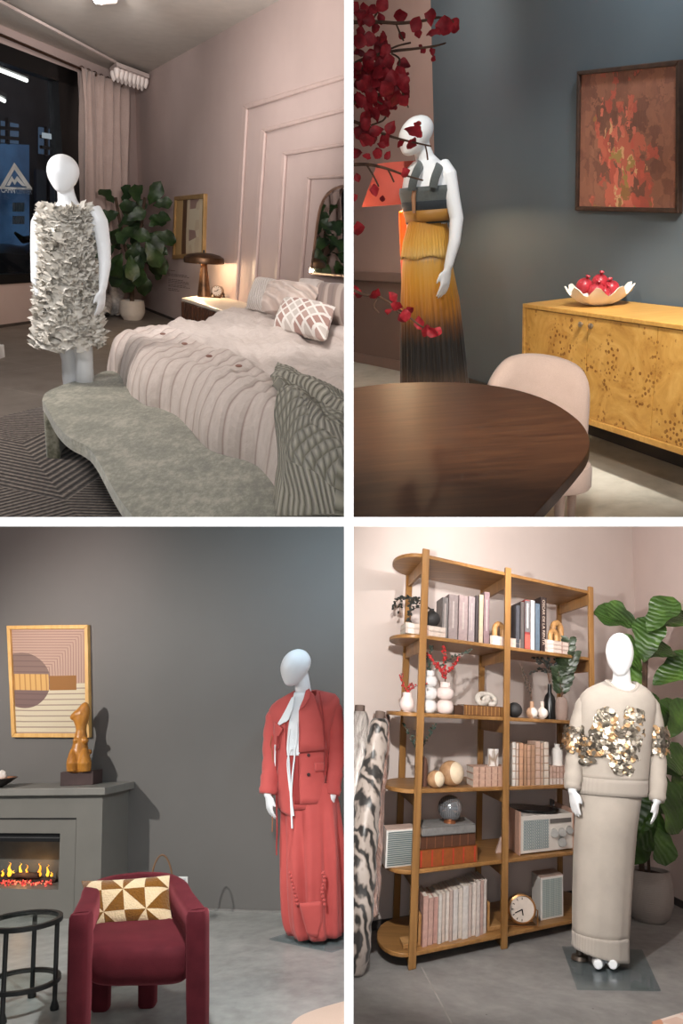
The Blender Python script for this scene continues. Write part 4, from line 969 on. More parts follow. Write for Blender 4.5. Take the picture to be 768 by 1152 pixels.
for x0, d in ((478,.06),(492,-.04)): m.tube([J(x0,300,d+.03), J(x0+1,380,d), J(x0+2,470,d+.05)], [.05,.05,.035], 12)
for x0, d in ((480,.1),(494,.0)): m.tube([J(x0,470,d), J(x0-4,484,d-.12)], [.035,.03], 8)
part(m, 'body', BODY, MQ2, remesh=.0065)
# bodice: wide band round the chest, with two straps, open at the front
M_BOD = fabric('slate_jersey', (62,66,66), (98,103,102), 120, 8, .8, .2)
m = MB(); m.loft([(J(480,210,.02),.163,.122),(J(480,216,.02),.165,.126),(J(480,232,.02),.146,.112),(J(481,246,.02),.130,.102)], 30, False, rr, ff)
BD = part(m, 'bodice', M_BOD, MQ2, solid=.008, smooth=180)
m = MB()
for pts in ([J(487,211,-.14), J(489,201,-.14), J(492.5,191.5,-.115), J(494.5,185.5,-.06), J(494,182,.02)], [J(463,214,-.11), J(465,203,-.125), J(469,192.5,-.105), J(472.5,186,-.04), J(474,182,.03)]):
    m2 = MB(); m2.tube(smoothpath(pts, 4), [(.024,.008)]*(4*(len(pts)-1)+1), 10, ref=V((1,0,.3))); part(m2, 'strap', M_BOD, MQ2)
m = MB(); m.loft([(J(466,213,-.088),.012,.012),(J(465,222,-.1),.012,.010),(J(465.5,240,-.098),.010,.009)], 10); part(m, 'front_lacing', plain('bronze_lacing', (150,110,80), .5), BD)
M_DBK = fabric('black_jersey', (30,34,38), (48,52,56), 120, 8, .8, .2)
m = MB(); m.loft([(J(480,226,.016),.154,.118),(J(480,233,.016),.148,.114),(J(481,247,.016),.134,.104),(J(481,251,.018),.13,.1)], 30, False, rr, ff); part(m, 'waist_wrap', M_DBK, BD, solid=.006, smooth=180)
# skirt colours run with the height of the cloth: ochre dye into black
t = NT('ombre_pleats'); t.set(.5, 0, .4, .2); v = t.coord('UV'); x, y, _ = t.sep(v)
n = t.noise(t.coord('UV', (60, 2.5, 1)), 2, 4)
yy = t.math('ADD', y, t.math('MULTIPLY', t.math('SUBTRACT', n, .5), .16))
t.col(t.ramp(yy, [(.0,(150,124,98)),(.05,(196,148,66)),(.16,(196,138,40)),(.3,(170,108,28)),(.42,(84,50,22)),(.52,(20,17,15)),(.66,(30,25,22)),(.78,(92,72,58)),(1,(70,56,46))])); M_OMB = t.m
sl_ = [(240,463),(248,462),(270,456),(300,452.5),(340,451),(380,450.5),(430,450),(470,448)]; sr_ = [(240,497),(248,499),(270,504),(300,508),(340,516),(380,521),(430,526.5),(470,530)]
def skirt(y0, y1, n=160, pl=34, amp=.05, nr=14, ex=0.0):
    rs = []; uv = []
    for j in range(nr+1):
        py = lerp(y0, y1, j/nr); l, r_ = interp(sl_, py)-ex, interp(sr_, py)+ex; c = J((l+r_)/2, py, .0); a = (r_-l)/2*s2*.97; b = a*.8
        rs.append([c + V((a*cos(q)*(1+amp*j/nr*sin(pl*q+.6*sin(3*q))), b*sin(q)*(1+amp*j/nr*sin(pl*q+.6*sin(3*q))), -.01*sin(5*q)*(j == nr))) for q in [2*PI*i/n for i in range(n)]]); uv += [(i/n, (py-y0)/(y1-y0)) for i in range(n)]
    m = MB(); m.rings(rs, False, True, uv); return m
part(skirt(285, 474, amp=.055, nr=22), 'skirt', M_OMB, MQ2, solid=.004, smooth=180)
t = NT('ochre_peplum'); t.set(.5, 0, .4, .2); v = t.coord('UV'); x, y, _ = t.sep(v); n = t.noise(t.coord('UV', (70, 1.5, 1)), 2, 4)
t.col(t.ramp(t.math('ADD', y, t.math('MULTIPLY', t.math('SUBTRACT', n, .5), .7)), [(0,(150,104,36)),(.35,(186,130,40)),(.7,(208,158,66)),(1,(214,176,104))])); M_PEP = t.m
part(skirt(240, 289, amp=.05, pl=46, nr=12, ex=1.5), 'peplum', M_PEP, MQ2, solid=.004, smooth=180)
m = MB(); m.loft([(J(480.5,236,.012),.147,.114),(J(481,244,.012),.137,.108),(J(481,249,.012),.134,.106)], 30, False, rr, ff, mod=lambda a, u: 1+.012*sin(22*a)); part(m, 'waistband', M_PEP, MQ2, solid=.005, smooth=180)
# --- red leaved branches coming in from the left, in front of the mannequin
t = NT('crimson_leaf'); t.set(.55, 0, .3); v = t.coord(); t.col(t.ramp(t.noise(v, 22, 3), [(.3,(92,14,22)),(.55,(140,26,36)),(.75,(178,52,60))])); t.bump(t.noise(v, 60), .3, .004); M_RED = t.m
M_TWIG = plain('brown_twig', (82,58,44), .8, var=.3, vs=30)
yb = 3.0
def BR(px, py, d=0.0): return B.at(px, py, yb+d)
rng = random.Random(31)
def branch(lab, path, leaves, sz, d=0.0, sub=()):
    pts = smoothpath([BR(px, py, d + rng.uniform(-.03,.03)) for px, py in path], 5)
    T = thing(B, 'red_leaf_branch', lab, 'branch', pts[0], 'red leaved branches')
    m = MB(); m.tube(pts, [lerp(.006,.0025,i/(len(pts)-1)) for i in range(len(pts))], 6); part(m, 'twig', M_TWIG, T)
    for sp in sub: m = MB(); m.tube(smoothpath([BR(px, py, d) for px, py in sp], 4), .003, 6); part(m, 'twig', M_TWIG, T)
    m = MB()
    for px, py, L in leaves:
        p = BR(px, py, d + rng.uniform(-.08,.08)); a = rng.uniform(0, 2*PI); dd = V((cos(a), rng.uniform(-.5,.5), sin(a)-.35))
        nr = V((rng.uniform(-.9,.9), -1, rng.uniform(-.6,.8)))
        L = L*sz*yb/F; leaf_into(m, p - dd.normalized()*L*.5, dd, L, L*.88, nr, rng.uniform(.1,.6), rng.uniform(.1,.5), fiddle=False)
    part(m, 'leaves', M_RED, T, smooth=180)
def scat(n, x0, y0, x1, y1, a=10, b=17): return [(rng.uniform(x0,x1), rng.uniform(y0,y1), rng.uniform(a,b)) for _ in range(n)]
branch('red leaved branch reaching furthest right along the top, ending on the blue wall', [(385,26),(418,24.5),(450,26),(478,23),(490,20),(503,20.5),(510,25)], [(501,29,20),(511,29,17),(484,18,15),(487,37,16),(450,17.5,15),(468,27,15),(470,37,10),(430,42,11),(452,40,9)]+scat(12,398,4,430,46), 1.0, .0, [[(418,24),(424,14),(430,8)],[(445,26),(450,38),(454,46)]])
branch('red leaved branch with small seed pods crossing the rose wall', [(385,80),(410,66),(440,58),(465,55),(488,52),(501,48.5)], [(486,58,8),(473,53,6),(476,57,7),(487,66,7),(431,43,9)]+scat(16,398,46,440,80), 1.0, .0, [[(425,62),(446,52),(462,48)],[(440,60),(449,66),(448,76)]])
branch('dense red leaved branch above the mannequin head', [(385,120),(410,112),(432,104),(448,98),(455,110),(459,121)], scat(40,400,70,455,116,11,18)+[(450,84,17),(446,112,17),(456,107,12),(442,118,14)], 1.0, .0, [[(400,77),(420,76),(436,77)],[(415,108),(424,114),(430,117)]])
branch('red leaved branch crossing the mannequin face', [(385,132),(412,142),(435,152),(460,159),(485,164.5)], [(439,144,14),(467,146,19),(463,162,14),(450,160,10),(410,145,16),(470,140,10)]+scat(16,397,118,432,158,12,18), 1.0, .0, [[(417,141),(430,136),(434,131)],[(478,163),(480,172),(481,180)]])
branch('red leaved branch in front of the coral lamp shade', [(385,186),(412,185),(436,190),(455,197),(476,203)], [(456,195,13),(421,214,13),(402,200,10),(430,224,8),(398,222,10),(403,258,18),(400,172,14),(425,172,12)]+scat(4,398,160,436,180,9,13), .95, .0, [[(412,185),(420,198),(426,210)],[(436,190),(440,198),(443,205)]])
branch('lowest red leaved branch drooping across the pleated skirt', [(385,318),(405,330),(425,334),(440,342),(458,355),(475,368),(492,374)], [(398,326,13),(403,331,11),(421,331,16),(437,349,11),(442,334,14),(446,345,14),(456,355,15),(461,350,12),(471,364,15),(480,373,15),(486,374,14),(492,373,12),(452,358,12)], .95, -.1, [[(425,334),(420,345),(426,352)],[(440,342),(446,350),(450,352)]])
# --- lights of the dining corner, every lamp unseen
lamp(B, 'SPOT', B.at(404, -40, 3.9), 48, (1,.93,.84), .02, J(510,310), 85, .6, name='spotlight_light')
lamp(B, 'SPOT', B.at(900, -300, 2.6), 430, (1,.95,.88), .1, B.fl(720, 470, .2), 40, .8, name='spotlight_light')
lamp(B, 'SPOT', B.at(800, -400, 3.6), 130, (.88,.95,1), .1, wb(690, 40), 80, 1, name='unseen_light')
lamp(B, 'SPOT', B.at(640, -520, 1.5), 150, (1,.9,.8), .06, B.fl(570, 440, .75), 70, .9, name='unseen_light')  # unseen frontal fill added for the table and chair
lamp(B, 'SPOT', B.at(430, -140, 5.2), 50, (1,.9,.84), .06, wk(450, 180), 120, 1, name='unseen_light')
# ================================================================== lower left set: the hearth corner
R3 = Room((0, 803.4), (387, 786.5), 1.42, -1, -1)
C = R3
class Torso:                               # cloth body measured by its outline, with the front surface at any spot
    def __init__(s, room, y, tab, dy=0.0): s.r, s.y, s.t, s.dy = room, y, tab, dy   # tab: (py, left px, right px, half depth)
    def sec(s, py):
        t = s.t; l = interp([(q[0], q[1]) for q in t], py); r = interp([(q[0], q[2]) for q in t], py); b = interp([(q[0], q[3]) for q in t], py)
        return s.r.at((l+r)/2, py, s.y+s.dy), (r-l)/2*s.y/F, b
    def loft(s, y0, y1, n=16, k=32, mod=None, grow=0.0, cap=False):
        m = MB(); se = [s.sec(lerp(y0, y1, i/n)) for i in range(n+1)]
        m.loft([(c, a+grow, b+grow) for c, a, b in se], k, cap, mod=mod); return m
    def front(s, px, py, off=0.0):
        c, a, b = s.sec(py); p = s.r.at(px, py, s.y+s.dy); u = max(-1, min(1, (p.x-c.x)/a)); d = b*math.sqrt(max(.0, 1-u*u)) + off
        return s.r.at(px, py, s.y+s.dy-d)
    def patch(s, rows, off=.01, n=8):      # rows: (py left, px left, py right, px right) from top to bottom
        m = MB(); k = len(rows)-1
        def f(u, v):
            i = min(int(v*k), k-1); q = v*k-i; a = [lerp(rows[i][j], rows[i+1][j], q) for j in range(4)]
            return s.front(lerp(a[1], a[3], u), lerp(a[0], a[2], u), off)
        m.grid(f, n, k*4); return m
G0, G1 = C.fl(236.5, 1024), C.fl(321.8, 1026.9); G0.z = G1.z = 0
gd = (G1-G0).normalized(); gn = gd.cross(UP); gn = gn if gn.dot(C.eye-G0) > 0 else -gn
def wg(px, py, o=0.0): return C.on(px, py, G0 + gn*o, gn)
t = NT('charcoal_wall_paint'); t.set(.6, 0, .35); v = t.coord(); t.col(t.ramp(t.noise(v, 1.2), [(.3, (99,97,94)), (.7, (103,101,98))])); t.bump(t.noise(v, 50), .05, .003); M_CHAR = t.m
sheet('wall_hearth', M_CHAR, [G0-gd*4.5, G0+gd*3, P(G0+gd*3, 4.5), P(G0-gd*4.5, 4.5)], C, -gn*.1, base=G0)
t = NT('blotched_concrete'); t.set(.4, 0, .45); v = t.coord(); n = t.noise(v, 2.2, 8, .68, .5); n2 = t.noise(v, 12, 5)
t.col(t.ramp(t.math('ADD', t.math('MULTIPLY', n, .65), t.math('MULTIPLY', n2, .35)), [(.34, (122,122,118)), (.5, (146,147,143)), (.66, (168,168,163))])); t.bump(n2, .06, .003); M_CON = t.m
sheet('floor_hearth', M_CON, [V((-5,.6,0)), V((2,.6,0)), V((2,8,0)), V((-5,8,0))], C, V((0,0,-.05)), base=V((-1,4,0)))
m = MB(); m.prism([G0-gd*4.5, G0+gd*3, P(G0+gd*3, .012), P(G0-gd*4.5, .012)], gn*.012); struct(m, 'baseboard_hearth', plain('pale_skirting_strip', (130,128,124), .6), C, smooth=0)  # thin pale grey strip along the foot of the wall
# --- fireplace: mantel, surround with a recessed panel, firebox with an electric flame bed
fd = .34
def wf(px, py, o=fd): return wg(px, py, o)
M_SUR = plain('mantel_grey_paint', (112,110,104), .5, var=.04, vs=3)
FP = thing(C, 'fireplace', 'grey mantel fireplace with an electric flame bed behind the armchair', 'fireplace', P(wf(114, 1030), 0))
def ft(p): return P(p, p.z)
x_r = wf(114, 960); x_r.z = 0; x_l = x_r - gd*2.1
zm0 = wf(114, 893.5).z; 
def fp(a, o, z): return P(x_r + gd*a + gn*(o-fd), z)
sh = (wf(120.7, 893)-wf(114, 893)).dot(gd)
zm1 = C.on(118, 886, fp(0, fd+.05, 0), gn).z
m = MB(); m.hexa([fp(a, o, z) for z in (zm0, zm1) for a, o in ((-2.2,0),(sh,0),(sh,fd+.05),(-2.2,fd+.05))]); part(m, 'mantel_shelf', plain('mantel_top_grey', (124,122,116), .45, var=.05), FP, smooth=0, bevel=.004)
ax_ = (wf(66.5, 970)-x_r).dot(gd); z_o1 = wf(60, 937.5).z; z_o0 = wf(60, 1001).z
m = MB()                                   # body with an opening
for a0, a1, z0, z1 in ((ax_, 0, 0, zm0), (-2.1, ax_, 0, z_o0), (-2.1, ax_, z_o1, zm0)):
    m.hexa([fp(a, o, z) for z in (z0, z1) for a, o in ((a0,.0),(a1,.0),(a1,fd),(a0,fd))])
part(m, 'surround', M_SUR, FP, smooth=0)
a2 = (wf(85.5, 930)-x_r).dot(gd); z2_ = wf(80, 920).z
m = MB(); m.hexa([fp(a, o, z) for z in (z2_-.012, z2_) for a, o in ((-2.1,fd),(a2,fd),(a2,fd+.004),(-2.1,fd+.004))]); part(m, 'groove', plain('groove_dark', (30,29,28), .8), FP, smooth=0)
m = MB(); m.hexa([fp(a, o, z) for z in (0, z2_-.012) for a, o in ((a2, fd),(a2+.0015,fd),(a2+.0015,fd+.003),(a2,fd+.003))]); part(m, 'panel_edge', M_SUR, FP, smooth=0)
M_FBX = plain('firebox_grey', (96,95,90), .4, var=.1)
m = MB(); m.hexa([fp(a, o, z) for z in (z_o0, z_o1) for a, o in ((-2.0,.02),(ax_,.02),(ax_,.06),(-2.0,.06))]); part(m, 'firebox_back', M_FBX, FP, smooth=0)
m = MB(); zv = wf(60, 948).z; m.hexa([fp(a, o, z) for z in (zv, z_o1) for a, o in ((-2.0,fd-.1),(ax_-.01,fd-.1),(ax_-.01,fd-.03),(-2.0,fd-.03))]); VT = part(m, 'heater_vent', plain('vent_black', (24,24,25), .4), FP, smooth=0)
m = MB(); zz = lerp(zv, z_o1, .45); m.bar(fp(-2.0,fd-.025,zz), fp(ax_-.02,fd-.025,zz), .006, .008); part(m, 'vent_slat', plain('vent_grey', (74,74,74), .4), VT, smooth=0)
m = MB(); m.hexa([fp(a, fd-.004, z) if True else 0 for z in (z_o0, z_o1) for a, k in ((-2.0,0),(ax_,0))] + [fp(a, fd-.002, z) for z in (z_o0, z_o1) for a in (-2.0, ax_)]) if False else None
rng = random.Random(2)
M_LOG = plain('charred_log', (58,44,40), .9, var=.4, vs=25, bump=.5)
for i, (x0, y0, x1, y1, d, r) in enumerate(((-14,984,28,988,.12,.026),(14,986,44,984,.15,.022),(36,987,63,993,.12,.024),(-6,990,24,994,.17,.022))):
    m = MB(); pts = [lerp(wg(x0,y0,d), wg(x1,y1,d), k/6) + V((0, 0, rng.uniform(-.006,.006))) for k in range(7)]; m.tube(pts, [r*rng.uniform(.8,1.15) for _ in pts], 9); part(m, 'log', M_LOG, FP)
m = MB()
for i in range(230):
    p = wg(rng.uniform(-30, 60), rng.uniform(990.5, 998.5), rng.uniform(.1,.28)); m.ball(p, rng.uniform(.005,.010), 6, 4)
t = NT('glowing_embers'); v = t.coord(); c = t.ramp(t.noise(v, 38, 3), [(.35,(70,22,26)),(.5,(220,60,60)),(.62,(255,150,110))]); t.col(c); t.l.new(c, t.b.inputs['Emission Color']); t.b.inputs['Emission Strength'].default_value = .7
part(m, 'embers', t.m, FP)['kind'] = 'stuff'
t = NT('flame_glow'); v = t.coord(); c = t.ramp(t.noise(v, 12, 2), [(.3,(255,120,20)),(.6,(255,205,60))]); t.col(c); t.l.new(c, t.b.inputs['Emission Color']); t.b.inputs['Emission Strength'].default_value = 1.3; M_FLM = t.m
for px, h, w in ((3,9,3.4),(10.5,18,5.5),(22.5,17,3.8),(30,15,2.6),(44.5,17,4.2),(53.5,15,3.4),(-8,12,4),(15,8,3),(58,6,3)):
    b = wg(px, 986, .14); sc_ = b.y/F; m = MB(); m.loft([(b+V((.006*sin(k*2.1+px)*k/3, 0, h*.8*sc_*f)), w*sc_*q/2.1, .012*q) for k, (f, q) in enumerate(((0,.6),(.15,1),(.35,.85),(.55,.55),(.75,.33),(.9,.15),(1,.03)))], 10); part(m, 'flame', M_FLM, FP)
lamp(C, 'POINT', wg(25, 980, .2), .7, (1,.5,.15), .05, name='fire_light')
# --- framed relief picture
cs = [wg(16.5,829.3), wg(103.7,829.6), wg(101.5,703.2), wg(10.8,704.2)]
T = thing(C, 'framed_picture', 'oak framed geometric picture with a mauve circle hanging above the mantel', 'picture', cs[0])
t = NT('ribbed_geometric_art'); t.set(.8); v = t.coord('UV'); x, y, _ = t.sep(v)
r = t.math('SQRT', t.math('ADD', t.math('POWER', t.math('SUBTRACT', x, .12), 2), t.math('POWER', t.math('MULTIPLY', t.math('SUBTRACT', y, .505), 1.41), 2)))
circ = t.math('LESS_THAN', r, .47*.8)
mit = t.math('MAXIMUM', t.math('MULTIPLY', t.math('SUBTRACT', 1, x), 1.0), t.math('MULTIPLY', t.math('SUBTRACT', 1, y), 1.41))
q1 = t.math('SUBTRACT', t.math('SUBTRACT', 1, x), t.math('MULTIPLY', t.math('SUBTRACT', 1, y), 1.41))
stv = t.math('FRACT', t.math('MULTIPLY', t.mix(t.math('GREATER_THAN', q1, 0), x, t.math('MULTIPLY', y, 1.41)), 27)); 
sth = t.math('FRACT', t.math('MULTIPLY', y, 19)); lnv = t.math('LESS_THAN', stv, .3); lnh = t.math('LESS_THAN', sth, .22)
up = t.mix(lnv, (206,178,162), (168,140,128)); lo = t.mix(lnh, (232,226,198), (176,160,148))
bgc = t.mix(t.math('GREATER_THAN', y, t.math('ADD', .42, t.math('MULTIPLY', x, .06))), lo, up)
cc_ = t.mix(t.math('GREATER_THAN', y, .5), (134,112,108), (146,124,116)); cc_ = t.mix(t.math('MULTIPLY', lnh, .5), cc_, (110,90,86))
a1 = t.mix(circ, bgc, cc_)
ing = t.math('MULTIPLY', t.math('MULTIPLY', t.math('GREATER_THAN', y, .41), t.math('LESS_THAN', y, .565)), t.math('LESS_THAN', x, .47))
gld = t.mix(t.math('LESS_THAN', t.math('FRACT', t.math('MULTIPLY', x, 14)), .25), (232,190,118), (196,150,88))
a2_ = t.mix(ing, a1, gld)
inb = t.math('MULTIPLY', t.math('MULTIPLY', t.math('GREATER_THAN', y, .41), t.math('LESS_THAN', y, .55)), t.math('MULTIPLY', t.math('GREATER_THAN', x, .48), t.math('LESS_THAN', x, .86)))
t.col(t.mix(1.0, t.mix(inb, a2_, (166,118,62)), (214,208,204), 'MULTIPLY')); t.bump(t.math('ADD', t.math('MULTIPLY', lnv, -1), t.noise(v, 90)), .3, .004)
frame(T, cs, gn, .032, .04, wood('pale_oak_frame', (196,150,84), (220,178,112), .45, (1,1,.3)), t.m)
# --- carved figure on a block, bowl on the mantel
M_CARV = wood('honey_carved_wood', (150,92,30), (198,136,56), .35, (1,1,.3), 16, .3)
yf = fp(0, .16, zm1).y
def FG(px, py, d=0.0): return C.at(px, py, yf+d)
base_ = C.fl(89, 883, zm1); yf = base_.y
SF = thing(C, 'carved_figure', 'abstract honey wood torso sculpture on a dark block on the mantel', 'sculpture', base_)
sc = yf/F; bx = V((0,0,0)); z0 = zm1; hb = 14.5*sc
m = MB(); a, b = C.at(67.5,880,yf-.04), C.at(104.5,880,yf-.04)
m.hexa([P(p, z) for z in (z0, z0+hb) for p in (a, b, b+V((.03,.13,0)), a+V((.03,.13,0)))]); part(m, 'block', plain('dark_plum_block', (72,54,52), .5, var=.2), SF, smooth=0, bevel=.003)
yf += .02
m = MB(); m.loft([(FG(88.5,868.5),12.5*sc,.07),(FG(88.5,862),13.2*sc,.075),(FG(88.5,853),12.4*sc,.075),(FG(89.5,845),9.5*sc,.06),(FG(90,837),8*sc,.05),(FG(90.8,829),6.9*sc,.042),(FG(91.3,821),5.6*sc,.036),(FG(91,816),6.2*sc,.038),(FG(91,810),8.2*sc,.045),(FG(92,804),9*sc,.046),(FG(93.5,799),7.8*sc,.042),(FG(94.8,795),5.6*sc,.034),(FG(95.5,791.5),3.4*sc,.022),(FG(96,790),1*sc,.01)], 24, True)
m.tube([FG(93,803), FG(86,805), FG(81,807.5), FG(79.3,808.5)], [.05,.04,.024,.01], 12)
for x in (82, 95.5): m.loft([(FG(x,868,-.055),6.3*sc,.04),(FG(x,858,-.065),6.9*sc,.05),(FG(x,848,-.045),4.6*sc,.035),(FG(x,842,-.03),2*sc,.02)], 14)
for x in (85.5, 96): m.ball(FG(x,833,-.03), 3.6*sc, 10, 8)
m.ball(FG(100.5,846,-.01), 3*sc, 10, 8)
part(m, 'torso', M_CARV, SF, remesh=.0055, sm_it=3)
bp = C.fl(-3, 886, zm1); sc = bp.y/F
T = thing(C, 'decor_bowl', 'dark shallow bowl with a pale inside at the left end of the mantel', 'bowl', bp)
m = MB(); m.lathe([(5*sc,0),(12*sc,4*sc),(20.5*sc,9.5*sc),(20*sc,10*sc),(11*sc,6*sc),(.001,4*sc)], bp, 28, cap=False); part(m, 'bowl', plain('dark_bowl', (44,40,40), .4), T)
m = MB(); m.lathe([(19*sc,9.6*sc),(11*sc,7*sc),(.001,5.5*sc)], bp, 24, cap=False); part(m, 'lining', plain('bowl_copper', (190,128,90), .4, .3), T)
T = thing(C, 'ceramic_bird', 'pale ceramic ornament sitting in the dark bowl on the mantel', 'ornament', bp+UP*(6*sc)); m = MB(); m.ball(bp+V((.01,0,11*sc)), 7*sc, 14, 10, sc=(1.3,.8,.6)); m.tube([bp+V((.0,0,11*sc)), bp+V((5*sc,0,16*sc)), bp+V((9*sc,0,15*sc))], [.03,.02,.006], 8); part(m, 'body', plain('pale_ceramic', (214,208,200), .4), T, remesh=.006)
# --- wall socket, basket with a hoop handle
m = MB(); q = [wg(200.5,997), wg(211.5,997), wg(211.5,986), wg(200.5,986)]; m.prism(q, gn*.008); T = thing(C, 'wall_socket', 'white wall socket on the charcoal wall behind the armchair', 'socket', q[0]); part(m, 'plate', plain('socket_white', (225,225,222), .4), T, smooth=0, bevel=.002)
for k in (989.5, 993.8): m = MB(); m.prism([wg(203.5,k+1.2,.008), wg(208.5,k+1.2,.008), wg(208.5,k-1.2,.008), wg(203.5,k-1.2,.008)], gn*.003); part(m, 'outlet', plain('socket_grey', (190,190,188), .5), T, smooth=0)
kb_ = C.fl(186, 1040); sk = kb_.y/F
T = thing(C, 'basket', 'dark woven basket with a thin hoop handle behind the armchair', 'basket', kb_)
t = NT('dark_wicker'); t.set(.8); v = t.coord(); w = t.wave(v, 40, 2, 'Z'); t.col(t.mix(w, (40,26,20), (92,66,48))); t.bump(w, .8, .01)
m = MB(); m.lathe([(14*sk,0),(17*sk,8*sk),(18*sk,26*sk),(16.5*sk,26*sk),(15*sk,9*sk),(.001,2*sk)], kb_, 28, cap=False); part(m, 'body', t.m, T)
m = MB(); m.tube([kb_ + V((12.5*sk*cos(a)-4*sk, 0, 26*sk + 42*sk*sin(a))) for a in [PI*i/16 for i in range(17)]], 1.0*sk, 6); part(m, 'handle', plain('cane_handle', (120,88,62), .6), T)
# --- velvet armchair
t = NT('burgundy_velvet'); t.set(.8, 0, .15, .3); v = t.coord(); n = t.noise(v, 9, 4); n2 = t.noise(v, 240, 2); t.b.inputs['Sheen Tint'].default_value = (*lin((220,110,120)), 1)
t.col(t.ramp(n, [(.3,(64,16,23)),(.7,(82,25,32))])); t.bump(n2, .35, .003); M_VEL = t.m
FLp, FRp = C.fl(87.5, 1181), C.fl(222.5, 1179)
BLp, BRp = C.fl(113.5, 1136), C.fl(166, 1132)
za = C.at(85, 1026, FLp.y).z
bl, br_ = C.fl(107, 993, za), C.fl(196, 988, za)
AC = thing(C, 'armchair', 'burgundy velvet armchair with curved arms in front of the fireplace', 'armchair', P((FLp+FRp)/2, 0))
rd = (FRp-FLp).normalized(); fdv = UP.cross(rd); 
# arm and back band swept round
pth = [P(FLp, za), P(lerp(FLp, bl, .55), za+.0), P(lerp(FLp, bl, .85)+fdv*.0, za+.005), P(lerp(bl, br_, .18)+fdv*.035, za+.01), P(lerp(bl, br_, .5)+fdv*.05, za+.012), P(lerp(bl, br_, .82)+fdv*.035, za+.01), P(lerp(FRp, br_, .85), za+.005), P(lerp(FRp, br_, .55), za), P(FRp, za)]
pth = smoothpath(pth, 6)
def band(pts, w, z0s, z1s):
    rs = []
    for i, p in enumerate(pts):
        d = (pts[min(i+1,len(pts)-1)]-pts[max(i-1,0)]); d.z = 0; d.normalize(); n = d.cross(UP); q = []
        hh, zc_ = (z1s[i]-z0s[i])/2, (z1s[i]+z0s[i])/2
        for k in range(20):
            a = 2*PI*k/20; ca, sa = cos(a), sin(a); e = .45
            q.append(P(p, zc_) + n*(w/2*math.copysign(abs(ca)**e, ca)) + UP*(hh*math.copysign(abs(sa)**e, sa)))
        rs.append(q)
    m = MB(); m.rings(rs); return m
N_ = len(pth); u_ = [i/(N_-1) for i in range(N_)]
mb = band(pth, .092, [za-.125-.2*max(0, 1-abs(u-.5)/.26) for u in u_], [za + .03*max(0, 1-abs(u-.5)/.4) for u in u_])
part(mb, 'arm_rest', M_VEL, AC)
for p, nm in ((FLp, 0), (FRp, 0)):
    m = MB(); m.loft([(P(p, z)+fdv*.0, .045*k, .047*k) for z, k in ((0,.8),(.01,.92),(.2,1),(za-.06,1.02),(za-.02,1.0),(za-.004,.86))], 24, True, rd, fdv, p=.45); part(m, 'leg', M_VEL, AC)
for p in (BLp, BRp):
    m = MB(); m.loft([(P(p, z), .042*k, .04*k) for z, k in ((0,.85),(.012,1),(.3,1.05))], 20, True, rd, fdv, p=.5); part(m, 'leg', M_VEL, AC)
zs_ = .40; zl = .245
sc_ = lerp(lerp(FLp, FRp, .5), lerp(bl, br_, .5), .47); sc_.z = 0
sw = (FRp-FLp).length/2 - .018; sdp = (lerp(bl,br_,.5)-lerp(FLp,FRp,.5)); sdp.z = 0; sdl = sdp.length*.5
m = MB(); m.loft([(P(sc_, z), sw*k, sdl*k2) for z, k, k2 in ((zl,.93,.93),(zl+.015,.985,.985),(zl+.06,1,1),(zs_-.05,1,1),(zs_-.02,.97,.97),(zs_-.004,.9,.9),(zs_+.006,.7,.7),(zs_+.01,.3,.3))], 48, True, rd, sdp.normalized(), p=.42); part(m, 'seat', M_VEL, AC, smooth=60)
t = NT('brown_cream_patchwork'); t.set(.95, 0, .1, .3); v = t.coord('UV'); x, y, _ = t.sep(v)
gx = t.math('MULTIPLY', x, 4); gy = t.math('MULTIPLY', t.math('ADD', y, .14), 2.3); fx = t.math('FRACT', gx); fy = t.math('FRACT', gy)
par = t.math('MODULO', t.math('ADD', t.math('FLOOR', gx), t.math('FLOOR', gy)), 2)
d1_ = t.math('GREATER_THAN', fx, fy); d2_ = t.math('GREATER_THAN', t.math('ADD', fx, fy), 1)
px_ = t.math('SUBTRACT', 1, t.math('MODULO', t.math('FLOOR', gy), 2))
sel = t.mix(t.math('GREATER_THAN', par, .5), d1_, d2_); sel = t.math('ABSOLUTE', t.math('SUBTRACT', sel, px_))
fz = t.noise(t.coord(), 120, 3)
t.col(t.mix(t.math('GREATER_THAN', sel, .5), t.mix(fz, (196,170,132), (222,198,162)), t.mix(fz, (96,58,16), (130,86,30)))); t.bump(fz, .8, .008)
yp = lerp(bl, br_, .5).y - .07
cs = [C.at(97,1049,yp-.12), C.at(195,1041,yp-.12), C.at(191,984.5,yp-.02), C.at(91.5,991,yp-.02)]
single(pillow_mb(cs, .15, sag=.05, wr=.03), 'throw_pillow', t.m, C, 'brown and cream triangle patchwork pillow on the burgundy armchair', 'pillow', smooth=180)
# --- glass side table
tc = C.fl(31, 1136); zt = C.at(27, 1036, tc.y).z; zl_ = C.at(27, 1104, tc.y).z; st = tc.y/F
ctr3 = ctr = C.at(27, 1036, tc.y); rT = 38.5*st
M_IRON = plain('black_iron', (38,38,37), .45, .3)
ST = thing(C, 'side_table', 'small black iron side table with two round glass shelves', 'side table', P(ctr, 0))
def ring(z, r, w, h): 
    m = MB(); n = 48; m.rings([[P(ctr, z) + V((rr_*cos(2*PI*i/n), rr_*sin(2*PI*i/n), zz)) for i in range(n)] for rr_, zz in ((r-w,-h/2),(r,-h/2),(r,h/2),(r-w,h/2),(r-w,-h/2))], cap=False); return m
part(ring(zt, rT, .022, .022), 'rim', M_IRON, ST, smooth=30); part(ring(zl_, rT*1.0, .02, .02), 'rim', M_IRON, ST, smooth=30)
M_GL = glass('table_glass', (244,248,247))
